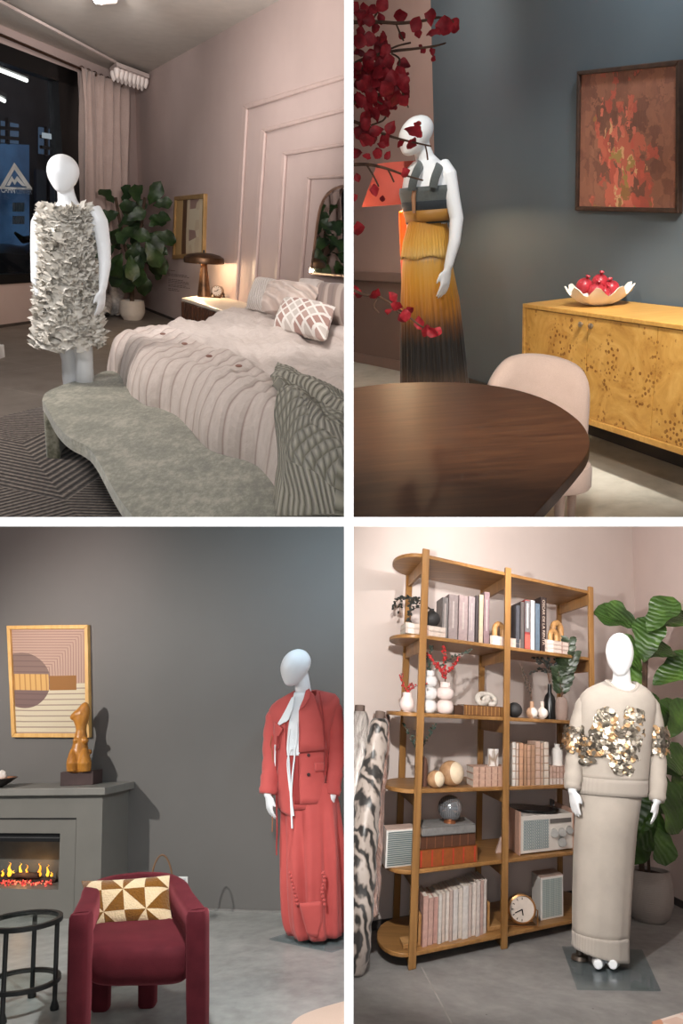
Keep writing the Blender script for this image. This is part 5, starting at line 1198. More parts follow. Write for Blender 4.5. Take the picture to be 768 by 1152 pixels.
for z in (zt+.004, zl_+.004): m = MB(); m.lathe([(rT-.018,-.003),(rT-.018,.003)], P(ctr, z), 40); part(m, 'glass_shelf', M_GL, ST, smooth=30)
for k, a in enumerate((-95, -5, 94, 175)):
    q = P(ctr, 0) + V((cos(math.radians(a)), sin(math.radians(a)), 0))*(rT-.012)
    m = MB(); m.tube([P(q, 0), P(q, .012), P(q, .045), P(q, zt)], [.020,.022,.0115,.0115], 10); part(m, 'leg', M_IRON, ST)
# --- blush ottoman at the lower right
za_ = .42
o_ = [C.fl(x, y, za_) for x, y in ((322,1164),(327,1152),(336,1143.5),(350,1137),(367,1131.5),(392,1124.5))]
pl_ = smoothpath(o_, 5); pl_ = pl_ + [V((pl_[-1].x+.25, pl_[-1].y-.02, za_)), V((pl_[-1].x+.3, 1.6, za_)), V((pl_[0].x+.05, 1.6, za_))]
OT = thing(C, 'ottoman', 'blush upholstered ottoman at the lower right corner of the hearth set', 'ottoman', P(sum(pl_, V())/len(pl_), 0))
m = MB(); m.prism([P(p, .06) for p in pl_], UP*(za_-.06)); part(m, 'cushion', fabric('ottoman_cloth', (206,180,162), (226,202,186), 200, 9, .9, .2), OT, bevel=.02, seg=3, smooth=60)
c = P(sum(pl_, V())/len(pl_), 0); m = MB(); m.prism([P(lerp(p, c, .12), 0) for p in pl_], UP*.06); part(m, 'base', plain('ottoman_base', (60,46,40), .6), OT, smooth=0)
# --- glass foot plate and the mannequin in the coral suit
b3 = C.fl(352, 1057); y3 = b3.y; s3 = y3/F
M_PLT = glass('base_plate_glass', (240,245,247))
q = [C.fl(303,1057.5), C.fl(373,1072), C.fl(432,1052), C.fl(362,1040)]
def J(px, py, d=0.0): return C.at(px, py, y3+d)
MQ3 = thing(C, 'mannequin', 'white mannequin in a coral red jacket and long skirt by the charcoal wall', 'mannequin', b3)
m = MB(); m.prism([P(p, .001) for p in q], UP*.008); part(m, 'glass_base', M_PLT, MQ3, smooth=0)
m = MB()
egg_head(m, J(334,730), J(330,772), 15.6*s3, 18*s3, V((-.6,-.8,0)))
m.tube([J(337,755,.03), J(340,768,.03), J(341,780,.04), J(342,792,.05)], [.052,.05,.055,.09], 14)
m.loft([(J(342,784,.05),.07,.05),(J(342,790,.05),.14,.07),(J(342,805,.05),.15,.09),(J(341,840,.04),.125,.09),(J(341,870,.04),.125,.09),(J(345,905,.04),.16,.11)], 20)
for pts, rd_ in (([J(312,800,.05), J(305,830,.05), J(304,860,.02), J(302,880,-.02), J(301,896,-.04)], [.05,.043,.036,.032,.025]), ([J(373,793,.05), J(380,825,.06), J(380,855,.05), J(376,880,.0), J(373,898,-.03)], [.05,.043,.036,.032,.025])): m.tube(pts, rd_, 12)
hand_into(m, J(301.2,893,-.04), V((.1,-.1,-1)), V((.5,-.8,0)), V((1,.3,0)), .165, .25)
hand_into(m, J(373,896,-.03), V((-.12,-.1,-1)), V((-.5,-.8,0)), V((-1,.3,0)), .165, .2)
for x, d in ((340,.03),(357,.03)): m.tube([J(x,900,d+.02), J(x,975,d+.02), J(x,1050,d+.06)], [.085,.055,.035], 12)
for x in (342, 358): m.tube([J(x,1050,.09), J(x-2,1057,-.06)], [.032,.026], 8)
for p in m.v: p.z = max(p.z, .012)
part(m, 'body', BODY, MQ3, remesh=.0065)
t = NT('coral_suiting'); t.set(.7, 0, .25, .15); v = t.coord(); n = t.noise(v, 4, 3); t.col(t.ramp(n, [(.3,(172,72,68)),(.7,(190,84,79))])); t.bump(t.noise(v, 320, 2), .15, .002); M_COR = t.m
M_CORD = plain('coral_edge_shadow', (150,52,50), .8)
TS = Torso(C, y3, [(776,333,351,.068),(780,326,371,.08),(783,319,379,.09),(789,309,381,.105),(796,303.5,380.5,.12),(806,304.5,378,.13),(825,309,371,.14),(850,311,369,.145),(880,311.5,368.5,.15),(919,315,368,.155)], .04)
mb_ = TS.loft(777, 907, 26, 44)
for i, p in enumerate(mb_.v):
    r_i, t_i = divmod(i, 44); fr_ = max(0, -sin(2*PI*t_i/44-.25)); p.z -= max(0, 1-r_i/5)*(.075*fr_**1.5)
JK = part(mb_, 'jacket', M_COR, MQ3, solid=.008, smooth=180)
def sleeve(pts, rad, n=14):
    m = MB(); pp = smoothpath(pts, 5); rr_ = []
    for i in range(len(pp)):
        f = i/5; a = min(int(f), len(rad)-2); rr_.append(lerp(rad[a], rad[a+1], f-a)*(1+.05*sin(i*1.7)+.03*sin(i*3.1)))
    m.tube(pp, rr_, n); return m
part(sleeve([J(313,799,.05), J(309.5,808,.05), J(307,832,.05), J(306,858,.03), J(303.5,878,-.01), J(301.5,893,-.03)], [.045,.062,.066,.062,.06,.058]), 'sleeve', M_COR, JK, smooth=180)
part(sleeve([J(371,790,.05), J(374.5,800,.05), J(377,828,.06), J(377,851,.05), J(374.5,876,.01), J(373,894.5,-.02)], [.045,.064,.066,.062,.058,.054]), 'sleeve', M_COR, JK, smooth=180)
# white blouse in the opening, open scarf collar, then the two front edges of the jacket
M_BLO = plain('white_blouse', (222,226,228), .7, var=.04)
BL = part(TS.patch([(779,331,779,343),(790,328,790,343),(800,327,800,340),(820,324,820,337),(845,322,845,337),(850,323,850,337)], .012), 'blouse', M_BLO, MQ3, solid=.004, smooth=180)
part(TS.patch([(785,328,783,331.5),(797,322,797,329.5),(808,316,809,325),(815.5,311.5,812,322),(817,313,810,323)], .03), 'scarf_collar', M_BLO, BL, solid=.006, smooth=180)
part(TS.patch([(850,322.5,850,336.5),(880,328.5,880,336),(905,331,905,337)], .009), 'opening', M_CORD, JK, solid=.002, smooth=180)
LP_ = part(TS.patch([(779,343.5,776,347.5),(789,341,782,353.5),(797,337,797,358),(800,336,815,364),(846.5,336,843,367)], .022, 10), 'cape_flap', M_COR, JK, solid=.007, smooth=180)
part(TS.patch([(848,336,846,366),(875,336.5,875,366),(904.5,337,904.5,367)], .012, 10), 'front_panel', M_COR, JK, solid=.006, smooth=180)
part(TS.patch([(777,344,775,348),(786,341.5,784,349),(795,337.5,795,342.5),(799.5,336.5,797,339)], .034, 6), 'lapel', M_COR, JK, solid=.008, smooth=180)
part(TS.patch([(818,311,812,321),(840,311,840,321.5),(880,312,880,326),(905,314,908,328.5),(912,315,919,328)], .016, 8), 'front_panel', M_COR, JK, solid=.006, smooth=180)
part(TS.patch([(812,309,820,318),(832,307,830,313),(845,310,842,313.5)], .04, 6), 'side_flap', M_COR, JK, solid=.006, smooth=180)
part(TS.patch([(858,354,857.5,364.5),(868,354,867,364.5)], .026, 6), 'pocket_flap', M_COR, JK, solid=.008, smooth=180)
M_BTN3 = plain('dark_button', (58,34,34), .35)
for py in (849.5, 871.5): m = MB(); m.ball(TS.front(347, py, .028), .011, 12, 8, sc=(1,.5,1)); part(m, 'button', M_BTN3, JK)
def cord(pts, r, mat, nm, par, off=.03): m = MB(); m.tube(smoothpath([TS.front(px, min(py, 915), off) if py <= 915 else C.at(px, py, y3-.14) for px, py in pts], 4), r, 6); return part(m, nm, mat, par)
cord([(326,820),(324,838),(325,860),(327,900),(328.5,932)], .006, M_BLO, 'lace', BL, .035)
cord([(329,830),(331.5,845),(329,870),(327.5,895),(330,918)], .006, M_BLO, 'lace', BL, .035)
cord([(334,812),(333,838),(326,845),(323,860),(326,890)], .004, M_BLO, 'lace', BL, .035)
M_CRD = plain('tan_cord', (150,92,60), .7)
cord([(312,828),(311,850),(310.5,885),(311.5,930),(311,950),(311,962)], .005, M_CORD, 'tie_cord', JK, .06)
cord([(306,828),(304,838),(306,846),(307,880),(306.5,915),(306,936)], .003, M_CRD, 'tie_cord', JK, .07)
cord([(359,779),(361,790),(364,815),(366,850),(365.5,872)], .005, M_CORD, 'tie_cord', JK, .03)
m = MB(); m.tube([TS.front(309.5, 838+i*2, .065) for i in range(20)], .007, 6); part(m, 'white_tie', M_BLO, JK)
# long skirt with folds
SKT = Torso(C, y3, [(880,322,374,.13),(905,318,378.5,.15),(950,319.5,381.5,.18),(1000,321.5,383.5,.19),(1025,323,384.2,.19),(1040,325.5,384.5,.185),(1049,330,384.2,.178)], .04)
fold = lambda a, u: 1 + .10*min(1, u*2.5)*sin(8*a+.8) + .06*min(1,u*1.5)*sin(15*a+u*2)
SKo = part(SKT.loft(880, 1049, 26, 96, mod=fold), 'skirt', M_COR, MQ3, solid=.006, smooth=180)
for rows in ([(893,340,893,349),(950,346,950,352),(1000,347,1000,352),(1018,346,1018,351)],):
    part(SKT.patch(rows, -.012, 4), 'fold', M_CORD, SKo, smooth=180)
part(SKT.patch([(1016,336,1014,362),(1035,341,1035,362),(1052,346,1054.5,357)], .022, 8), 'hem_panel', M_COR, SKo, solid=.006, smooth=180)
for x0, x1 in ((326.5, 334.5), (362.5, 366.5)):
    for k in range(9): 
        py = 982+k*4.4; px = lerp(x0, x1, k/8) if x0 < 340 else 363.5+1.5*sin(k); m = MB(); m.ball(SKT.front(px, py, .03), .011, 8, 6); part(m, 'covered_button', M_COR, SKo)
# --- lights of the hearth corner, from lamps not seen
lamp(C, 'SPOT', C.at(-480, 625, 3.9), 360, (1,.95,.9), .03, wg(130, 900), 85, .8, name='unseen_light')
lamp(C, 'SPOT', C.at(60, 640, 2.3), 52, (1,.97,.95), .05, J(346, 880), 30, .7, name='unseen_light')
lamp(C, 'SPOT', C.at(380, 610, 4.6), 60, (.66,.85,1), .03, wg(330, 640), 120, 1, name='unseen_light')
lamp(C, 'SPOT', C.at(215, 640, 3.2), 210, (.97,.99,1), .05, C.fl(230, 1095), 84, .9, name='unseen_light')
lamp(C, 'SPOT', C.at(-60, 620, 4.6), 85, (1,.75,.7), .03, wg(-30, 620), 120, 1, name='unseen_light')
lamp(C, 'SPOT', C.at(300, 660, 1.7), 130, (1,.95,.9), .03, C.fl(370, 1145, .42), 40, .9, name='unseen_light')  # small unseen spot added to brighten the ottoman
# ================================================================== lower right set: the open bookcase
R4 = Room((430, 794.6), (690, 809.2), 1.33, 1, -1)
D_ = R4
B0, B1 = D_.fl(411, 1047), D_.fl(721, 997); B0.z = B1.z = 0
bd = (B1-B0).normalized(); bn = bd.cross(UP); bn = bn if bn.dot(D_.eye-B0) > 0 else -bn
def wbk(px, py, o=0.0): return D_.on(px, py, B0 + bn*o, bn)
E1 = D_.fl(768, 1021.6); E1.z = 0
ed_ = (E1-B1).normalized(); en_ = ed_.cross(UP); en_ = en_ if en_.dot(D_.eye-B1) > 0 else -en_
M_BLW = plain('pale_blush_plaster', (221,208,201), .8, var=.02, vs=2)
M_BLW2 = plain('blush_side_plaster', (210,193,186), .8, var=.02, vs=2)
sheet('wall_shelf', M_BLW, [B0-bd*2.5, B1, P(B1, 4.2), P(B0-bd*2.5, 4.2)], D_, -bn*.1, base=B0)
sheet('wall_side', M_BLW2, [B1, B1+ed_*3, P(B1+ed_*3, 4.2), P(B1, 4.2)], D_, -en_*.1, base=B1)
t = NT('grey_concrete'); t.set(.5, 0, .4); v = t.coord(); n = t.noise(v, 2.6, 8, .65, .5); n2 = t.noise(v, 14, 5); sp = t.vor(v, 7, 'F1')
c = t.ramp(t.math('ADD', t.math('MULTIPLY', n, .7), t.math('MULTIPLY', n2, .3)), [(.35, (112,110,109)), (.5, (132,130,128)), (.66, (150,148,145))])
t.col(t.mix(t.math('LESS_THAN', sp, .035), c, (60,56,52))); t.bump(n2, .06, .003)
sheet('floor_library', t.m, [V((-1.2,.6,0)), V((5,.6,0)), V((5,9,0)), V((-1.2,9,0))], D_, V((0,0,-.05)), base=V((1,4,0)))
for nm, p0, dd, n_, l0, l1 in (('baseboard_shelf', B0, bd, bn, -2.5, (B1-B0).length), ('baseboard_side', B1, ed_, en_, 0, 3)):
    m = MB(); m.prism([p0+dd*l0, p0+dd*l1, P(p0+dd*l1, .05), P(p0+dd*l0, .05)], n_*.015); struct(m, nm, plain('dark_skirting_grey', (66,60,58), .6), D_, smooth=0)
# saw cut in the floor
m = MB(); a, b = D_.fl(474, 1088), D_.fl(508, 1152); sd_ = V((.004,0,0)); m.prism([P(a-sd_, .0005), P(a+sd_, .0005), P(b+sd_, .0005), P(b-sd_, .0005)], UP*.001); struct(m, 'trim_6', plain('floor_joint', (160,156,152), .7), D_, smooth=0)
# --- bookcase
Q0, Q1, Q2 = D_.fl(463, 1090), D_.fl(566.5, 1067), D_.fl(443.5, 1045); Q0.z = Q1.z = Q2.z = 0
ha = (Q1-Q0).normalized(); Lm = (Q1-Q0).length; hb = (Q2-Q0); DB = hb.length*.92; hb = hb.normalized()
def S(a, b, z): return P(Q0 + ha*a + hb*b, z)
# distance of the right post: the place on the line whose picture is at the right post
def a_of(px, py, b=0.0):
    q = D_.on(px, py, Q0+hb*b, ha.cross(UP)); return (q-Q0-hb*b).dot(ha)
Lr = a_of(665, 760); ztop = D_.on(470.5, 616, Q0, ha.cross(UP)).z
ZK = [D_.on(474, y, Q0, ha.cross(UP)).z for y in (622.5, 714, 802, 888, 978, 1069.5)]
M_OAK = wood('honey_oak', (128,90,48), (166,122,72), .42, (1,1,.12), 10)
M_OAKB = wood('honey_oak_board', (126,88,46), (164,120,70), .42, (.25,2.2,2.2), 8, rot=(0,0,-math.atan2(ha.y, ha.x)))
BC = thing(D_, 'bookcase', 'tall honey oak open bookcase with six rounded shelves against the blush wall', 'bookcase', S(Lr/2, DB/2, 0))
pw_ = .056
for a in (0, Lm, Lr):
    for b in (0, DB):
        m = MB(); m.hexa([S(a+i*pw_/2, b+(.022 if b == 0 else -.022)*(-1)*0+j*.035, z) for z in (0, ztop + (0 if b == 0 else -.02)) for i, j in ((-1,-.5),(1,-.5),(1,.5),(-1,.5))]); part(m, 'post', M_OAK, BC, smooth=0, bevel=.004)
tb_ = .022
for k, z in enumerate(ZK):
    ol = [S(-.0 - .20*sin(PI*i/16)*1.0, DB/2 - DB/2*cos(PI*i/16)*1.0, 0) for i in range(17)]
    or_ = [S(Lr + .11*sin(PI*i/16), DB/2 + DB/2*cos(PI*i/16), 0) for i in range(17)]
    m = MB(); m.prism([P(p, z-tb_) for p in ol + or_], UP*tb_); part(m, 'shelf_board', M_OAKB, BC, smooth=40, bevel=.004)
for a in (0, Lm, Lr):
    for z in ZK:
        m = MB(); h_ = .075; m.hexa([S(a+i*.011, b, zz) for b, zz in ((.02, z-tb_-h_*.65),(DB-.02, z-tb_-h_*.65),) for i in (-1, 1)] + [S(a+i*.011, b, zz) for b, zz in ((.02, z-tb_),(DB-.02, z-tb_)) for i in (-1, 1)]) if False else m.bar(S(a, .015, z-tb_-h_/2), S(a, DB-.015, z-tb_-h_/2), .02, h_)
        part(m, 'bracket', M_OAK, BC, smooth=0, bevel=.003)
def onb(px, k, b):                          # spot on board k whose picture column is px, b back from the front edge
    z = ZK[k]; lo, hi = -.4, Lr+.3
    for _ in range(40):
        md = (lo+hi)/2
        if D_.pj(S(md, b, z))[0] < px: lo = md
        else: hi = md
    return S(lo, b, z), lo
def pxm(p): return p.y/F                   # metres per pixel there
AXB = (ha, hb, UP)
def hgt(p, py):                             # height above p that shows at picture row py
    return D_.at(D_.pj(p)[0], py, p.y).z - p.z
M_PAGE = plain('book_pages', (222,212,200), .9, var=.08, vs=60)
_cov = {}
def cov(c):
    if c not in _cov: _cov[c] = plain('book_cloth_%d' % len(_cov), c, .65, var=.1, vs=30, bump=.15, bs=200)
    return _cov[c]
def upright(k, px0, px1, pyt, c, lab, grp, b=.06, dep=.2, pages=None, name='book', deco=None):
    p0, a0 = onb(px0, k, b); p1, a1 = onb(px1, k, b); w = max(.008, (a1-a0)*.97); c0 = S((a0+a1)/2, b, ZK[k]); h = hgt(c0, pyt)
    T = thing(D_, name, lab, 'book', c0, grp); book_parts(D_, T, c0, AXB, w, dep, h, cov(c), pages or M_PAGE)
    if deco:
        for f0, f1, mc, bw_ in deco:
            m = MB(); m.box(c0 + UP*(h*(f0+f1)/2) - hb*.001, (w*bw_, .0016, h*(f1-f0)), AXB); part(m, 'spine_label', cov(mc), T, smooth=0)
    return T, c0, w, h
def flat(k, px0, px1, py0, py1, c, lab, grp, b=.05, dep=.18, rows=None, z0=None, deco=None, skew=0.0):
    p0, a0 = onb(px0, k, b); p1, a1 = onb(px1, k, b); c0 = S((a0+a1)/2, b, ZK[k]); 
    zb_ = ZK[k] + (z0 if z0 is not None else 0); th_ = py1 - py0; hh_ = abs(th_)*c0.y/F
    T = thing(D_, 'book', lab, 'book', P(c0, zb_), grp); L = a1-a0
    ax = (ha, hb, UP); c1 = P(c0, zb_); t_ = .004
    m = MB()
    for z in (t_/2, hh_-t_/2): m.box(c1 + hb*(dep/2) + UP*z, (L, dep, t_), ax)
    m.box(c1 + hb*(t_/2) + UP*(hh_/2), (L, t_, hh_), ax)
    part(m, 'cover', cov(c), T, smooth=0)
    m = MB(); m.box(c1 + hb*(dep/2) + UP*(hh_/2), (L-.006, dep-.01, hh_-2*t_), ax); part(m, 'pages', M_PAGE, T, smooth=0)
    if deco:
        for f0, f1, mc in deco:
            m = MB(); m.box(c1 + ha*(L*((f0+f1)/2-.5)) - hb*.001 + UP*(hh_/2), (L*(f1-f0), .0016, hh_*.9), ax); part(m, 'spine_band', cov(mc), T, smooth=0)
    return hh_
WHT_, PNK_, TAU_, GRY_ = (216,206,196), (196,164,152), (150,136,134), (120,116,118)
# ---------- second shelf
z = 0
for i, (c, l) in enumerate((((208,190,178),'lower pale book lying under the black ball vase'), ((214,198,186),'upper pale book lying under the black ball vase'))):
    z += flat(1, 456, 501, 0, 6, c, l, 'books lying at the left of the second shelf', .02, .24, z0=z, deco=((.06,.2,(230,220,210)),(.5,.56,(180,150,138))))
MB_BLK = plain('matte_black_ceramic', (38,36,36), .6, var=.15)
def vase(px, k, b, prof, mat, name, lab, cat='vase', dz=0.0, nn=28, grp=None, mats=None):
    c, a = onb(px, k, b); c = c + UP*dz; s = c.y/F; T = thing(D_, name, lab, cat, c, grp); m = MB()
    m.lathe([(r*s, z*s) for r, z in prof], c, nn, cap=False); part(m, 'body', mat, T); return T, c, s
def ballprof(r, h0=0.0, n=10, neck=None, base=.45):
    out = [(.001, h0), (r*base, h0)]
    for i in range(1, n): a = PI*i/n*.94 + PI*.03; out.append((max(r*sin(a), .5), h0 + r*(1-cos(a))*.97))
    return out
T, c, s = vase(484.5, 1, .10, ballprof(9.5)+[(2.6,19),(2.8,20.5),(1.8,20.5),(1.6,18)], MB_BLK, 'ball_vase', 'black ball vase with dark sprigs on the pale books', dz=z)
def sprig(T, start, tips, mat, leafL, room=D_, stem=M_TWIG, nl=9, berries=None, seed=1, rb=.006):
    rg_ = random.Random(seed)
    for tp in tips:
        pts = smoothpath([start]+tp, 5); m = MB(); m.tube(pts, .0022, 5); part(m, 'stem', stem, T)
        m = MB()
        for i in range(nl*2):
            f = .3+.7*i/(nl*2); p = pts[min(int(f*(len(pts)-1)), len(pts)-2)]; d = (pts[min(int(f*(len(pts)-1))+1, len(pts)-1)]-p).normalized()
            sd = V((rg_.uniform(-1,1), rg_.uniform(-1,1), rg_.uniform(-.6,1)))
            if berries: m.ball(p + sd.normalized()*.009, rb*rg_.uniform(.8,1.2), 8, 6)
            else: leaf_into(m, p, d*.5+sd*.8, leafL*rg_.uniform(.7,1.1), leafL*.55, V((rg_.uniform(-.5,.5),-1,.3)), .2, .2, fiddle=False, n=4)
        part(m, 'berries' if berries else 'leaves', mat, T, smooth=180)
M_DKL = plain('dark_eucalyptus', (34,38,34), .6, var=.3, vs=20); M_EUC = plain('green_eucalyptus', (44,60,50), .6, var=.3, vs=20); M_BER = plain('red_berries', (172,44,44), .4, var=.25, vs=60)
def DP(px, py, y): return D_.at(px, py, y)
top = c + UP*(20*s)
sprig(T, top, [[DP(470,681,c.y), DP(456,673,c.y), DP(446,676,c.y), DP(443,684,c.y)], [DP(466,676,c.y), DP(452,672,c.y), DP(449,690,c.y)], [DP(468,684,c.y-.03), DP(461,690,c.y-.03), DP(461,702,c.y-.04)], [DP(474,678,c.y), DP(466,672,c.y), DP(460,688,c.y)]], M_DKL, .03, seed=3)
ub = [(496.5,503,672,(124,118,116)),(503.5,514.5,669,(150,136,134)),(515,525.5,670,(170,150,148)),(526,533.5,671,(160,146,146)),(534,537.5,670,(70,62,62)),(538,543,669,(196,176,150)),(543.5,550,666,(140,116,118))]
nmb = ['dull taupe book leftmost in the upright row','grey mauve book with a pale spine title second in the upright row','wide dusty pink book in the middle of the upright row','greyish pink book right of the wide dusty pink one','thin dark book in the upright row','cream book beside the thin dark book','mauve book rightmost before the wooden arch, tallest of its row']
for (x0, x1, yt, c_), l in zip(ub, nmb):
    T, c0, w, h = upright(1, x0, x1, yt, c_, l, 'upright books at the left of the second shelf', .03, .22)
    if x1-x0 > 5: 
        m = MB(); m.box(c0 + UP*(h*.55) - hb*.001, (w*.18, .0016, h*.6), AXB); part(m, 'spine_title', cov((188,176,170)) if c_ != (196,176,150) else cov((90,70,60)), T, smooth=0)
z = 0
for i, l in enumerate(('lower pale book under the single wooden arch','upper pale book under the single wooden arch')):
    z += flat(1, 551, 585.5, 0, 5.2, (206,186,174), l, 'pale books lying in the middle of the second shelf', .03, .2, z0=z, deco=((.08,.3,(228,216,206)),(.55,.62,(176,146,134))))
M_ARCH = wood('turned_oak', (150,106,60), (196,152,100), .5, (1,1,1), 12)
def arch(px, k, b, w, h, r, dz, lab):
    c, a = onb(px, k, b); s = c.y/F; c = c + UP*dz; T = thing(D_, 'wooden_arch', lab, 'ornament', c, 'wooden arches on the second shelf')
    rr_ = w/2-r; pts = [c + ha*(rr_*s*cos(q)) + UP*((h-w/2+ rr_*sin(q))*s if True else 0) for q in [PI*i/14 for i in range(15)]]
    pts = [c + ha*(rr_*s)] + pts + [c - ha*(rr_*s)]
    m = MB(); m.tube(pts, r*s, 12, ref=hb); part(m, 'arch', M_ARCH, T)
arch(560.5, 1, .1, 20, 18, 3.1, z, 'single wooden arch on pale books left of the middle post')
ubr = [(580,584.5,681,(78,78,84)),(585,589.5,677,(92,84,82)),(590,596,675,(150,62,60)),(596.6,601.2,675.5,(214,210,208)),(602,607,679,(96,110,124)),(607.8,614.6,672,(52,38,36))]
nmr = ['slate grey book leftmost of the right hand upright row','brown grey book beside the red spined book','red and grey spined book on the second shelf','white book between the red and blue grey books','blue grey book beside the tall dark brown book','tall dark brown book with pale lettering down its spine']
for (x0, x1, yt, c_), l in zip(ubr, nmr):
    T, c0, w, h = upright(1, x0, x1, yt, c_, l, 'upright books at the right of the second shelf', .03, .24, deco=[(.35,.98,(110,108,110),.98),(.02,.3,(206,96,84),.98)] if c_ == (150,62,60) else None)
    if c_ == (52,38,36): tx = text_fit('OSCAR DE LA RENTA', c0 + UP*(h*.95) - hb*.001 + ha*(-w*.2), c0 + UP*(h*.12) - hb*.001 + ha*(-w*.2), w*.42, ha, .001, -hb); part(tx, 'spine_title', cov((206,186,170)), T, smooth=0)
    if c_ == (150,62,60): m = MB(); m.box(c0+UP*(h*.68)-hb*.0022, (w*.3,.001,h*.5), AXB); part(m, 'spine_title', cov((206,200,196)), T, smooth=0)
z = 0
for i, l in enumerate(('lowest pale book under the pair of wooden arches','middle pale book under the pair of wooden arches','top pale book under the pair of wooden arches')):
    z += flat(1, 613, 643, 0, 4.6, (208,188,176), l, 'pale books lying at the right of the second shelf', .02, .2, z0=z, deco=((.08,.3,(228,216,206)),(.6,.66,(176,146,134))))
arch(626, 1, .17, 22, 26, 3.3, z, 'larger wooden arch behind on the pale books'); arch(622, 1, .08, 17, 14.5, 2.9, z, 'smaller wooden arch in front on the pale books')
# ---------- third shelf
M_WCER = plain('white_ribbed_ceramic', (214,196,190), .5, var=.05); M_WCER2 = plain('white_ceramic_matte', (212,208,206), .55, var=.06)
T, c, s = vase(457.5, 2, .09, ballprof(8.6, 0, 10, base=.6)[:9]+[(5.2,17),(5.6,21),(4.4,21),(4,17)], M_WCER, 'round_vase', 'squat white vase with red berries at the left of the third shelf')
sprig(T, c+UP*(19*s), [[DP(455,775,c.y), DP(452,765,c.y), DP(451,757,c.y)], [DP(460,775,c.y), DP(463,768,c.y)], [DP(459,778,c.y), DP(468,772,c.y), DP(482,770,c.y-.05)]], M_BER, 0, berries=1, seed=5, nl=7, rb=.0055)
def stackprof(bulbs, neck):
    out = []; h = 0
    for r, hh in bulbs:
        for i in range(9): a = PI*(.12+.76*i/8); out.append((r*sin(a), h + hh*(.5-.5*cos(PI*i/8))))
        h += hh
    out += [(neck, h), (neck, h+5.5), (neck-.8, h+5.5), (neck-.9, h)]; return [(.001,0),(out[0][0],0)]+out
T, c, s = vase(482, 2, .12, stackprof(((8.6,14.5),(8.8,13.5),(8.4,12.5)), 5), M_WCER2, 'bubble_vase', 'tall white vase of three bulbs with eucalyptus on the third shelf')
sprig(T, c+UP*(44*s), [[DP(484,750,c.y), DP(484,735,c.y), DP(485,727,c.y)], [DP(492,752,c.y), DP(505,742,c.y), DP(521,735,c.y), DP(529,731,c.y)], [DP(482,752,c.y), DP(480,738,c.y)]], M_EUC, .022, seed=8, nl=11)
T, c, s = vase(500, 2, .05, stackprof(((9.6,15.2),(9.8,13.5)), 5.8), M_WCER, 'bubble_vase', 'white vase of two bulbs with tall red berry twigs on the third shelf')
sprig(T, c+UP*(33*s), [[DP(499,757,c.y), DP(492,750,c.y), DP(485,742,c.y), DP(481,735,c.y)], [DP(500,755,c.y), DP(500,740,c.y), DP(498,724,c.y)], [DP(502,757,c.y), DP(509,750,c.y), DP(517,738,c.y)], [DP(499,760,c.y), DP(494,752,c.y), DP(490,745,c.y)]], M_BER, 0, berries=1, seed=9, nl=13, rb=.007)
hk = flat(2, 510, 521, 0, 10, (84,58,44), 'dark end of an old leather book beside the berry vase', None, .06, .16)
hk = flat(2, 521.5, 566, 0, 11, (126,84,48), 'old ribbed leather book under the knotted ornament', None, .04, .2, deco=tuple((f, f+.02, (176,132,78)) for f in (.05,.12,.2,.3,.42,.5,.58,.68,.78,.88,.95)))
c, a = onb(546.5, 2, .12); s = c.y/F; c = c + UP*hk
T = thing(D_, 'knot_ornament', 'white ceramic chain knot lying on the ribbed leather book', 'ornament', c); M_KN = plain('white_bisque', (196,188,178), .6, var=.1, vs=30)
for cx_, tilt, yo in ((-6.2, .5, 0), (6.2, -.5, .02)):
    m = MB(); m.tube([c + UP*(7.5*s) + ha*((cx_+9*cos(q))*s) + hb*(yo + .03*sin(q+tilt)) + UP*(5*s*sin(q)+2.2*s*tilt*cos(q)) for q in [2*PI*i/24 for i in range(25)]], 3.1*s, 12); part(m, 'link', M_KN, T)
T, c, s = vase(578.5, 2, .05, ballprof(8.4)+[(2,16.2),(1.4,16)], MB_BLK, 'ball_vase', 'small black ball vase beside the middle post on the third shelf')
for px, lab, cm in ((598,'round bodied pale wood bottle vase, left of the pair', (176,140,112)), (609.5,'round bodied white bottle vase, right of the pair', (206,190,178))):
    T, c, s = vase(px, 2, .05, ballprof(6.3)[:9]+[(2.2,12.4),(2.2,18.5),(1.5,18.5),(1.3,12)], plain('two_tone_a%d' % px, cm, .5), 'bottle_vase', lab, grp='bottle vases on the third shelf')
    m = MB(); m.ball(c + UP*(6.2*s) + ha*(.6*s) - hb*(1.0*s), 5.9*s, 16, 10); part(m, 'white_half', plain('two_tone_white', (222,214,206), .5), T)
    if px == 598: sprig(T, c+UP*(18*s), [[DP(597,776,c.y), DP(592,762,c.y), DP(587,750,c.y)], [DP(596,780,c.y), DP(590,765,c.y), DP(585,747,c.y)]], M_DKL, .014, seed=4, nl=8)
T, c, s = vase(618, 2, .14, [(.001,0),(6.2,0),(6.4,2),(6.4,20),(5,25),(2.2,29),(2,38),(1.4,38),(1.2,30)], plain('black_bottle', (18,18,18), .3), 'black_bottle', 'tall black bottle with black foliage on the third shelf', 'bottle')
sprig(T, c+UP*(37*s), [[DP(615,750,c.y), DP(608,742,c.y), DP(600,739,c.y)], [DP(618,750,c.y), DP(616,738,c.y), DP(620,728,c.y)], [DP(622,752,c.y), DP(626,742,c.y), DP(628,733,c.y)], [DP(616,756,c.y), DP(606,754,c.y), DP(596,757,c.y)], [DP(613,748,c.y), DP(604,746,c.y)]], M_DKL, .032, seed=6, nl=8)
T, c, s = vase(631.5, 2, .06, [(.001,0),(5.5,0),(6.8,3),(7.2,12),(6.6,20),(4.6,24.3),(3.6,24.5),(3.4,23)], plain('taupe_clay', (136,116,106), .7, var=.1), 'oval_vase', 'taupe oval vase with upright green leaves at the right of the third shelf')
m = MB(); rg_ = random.Random(12)
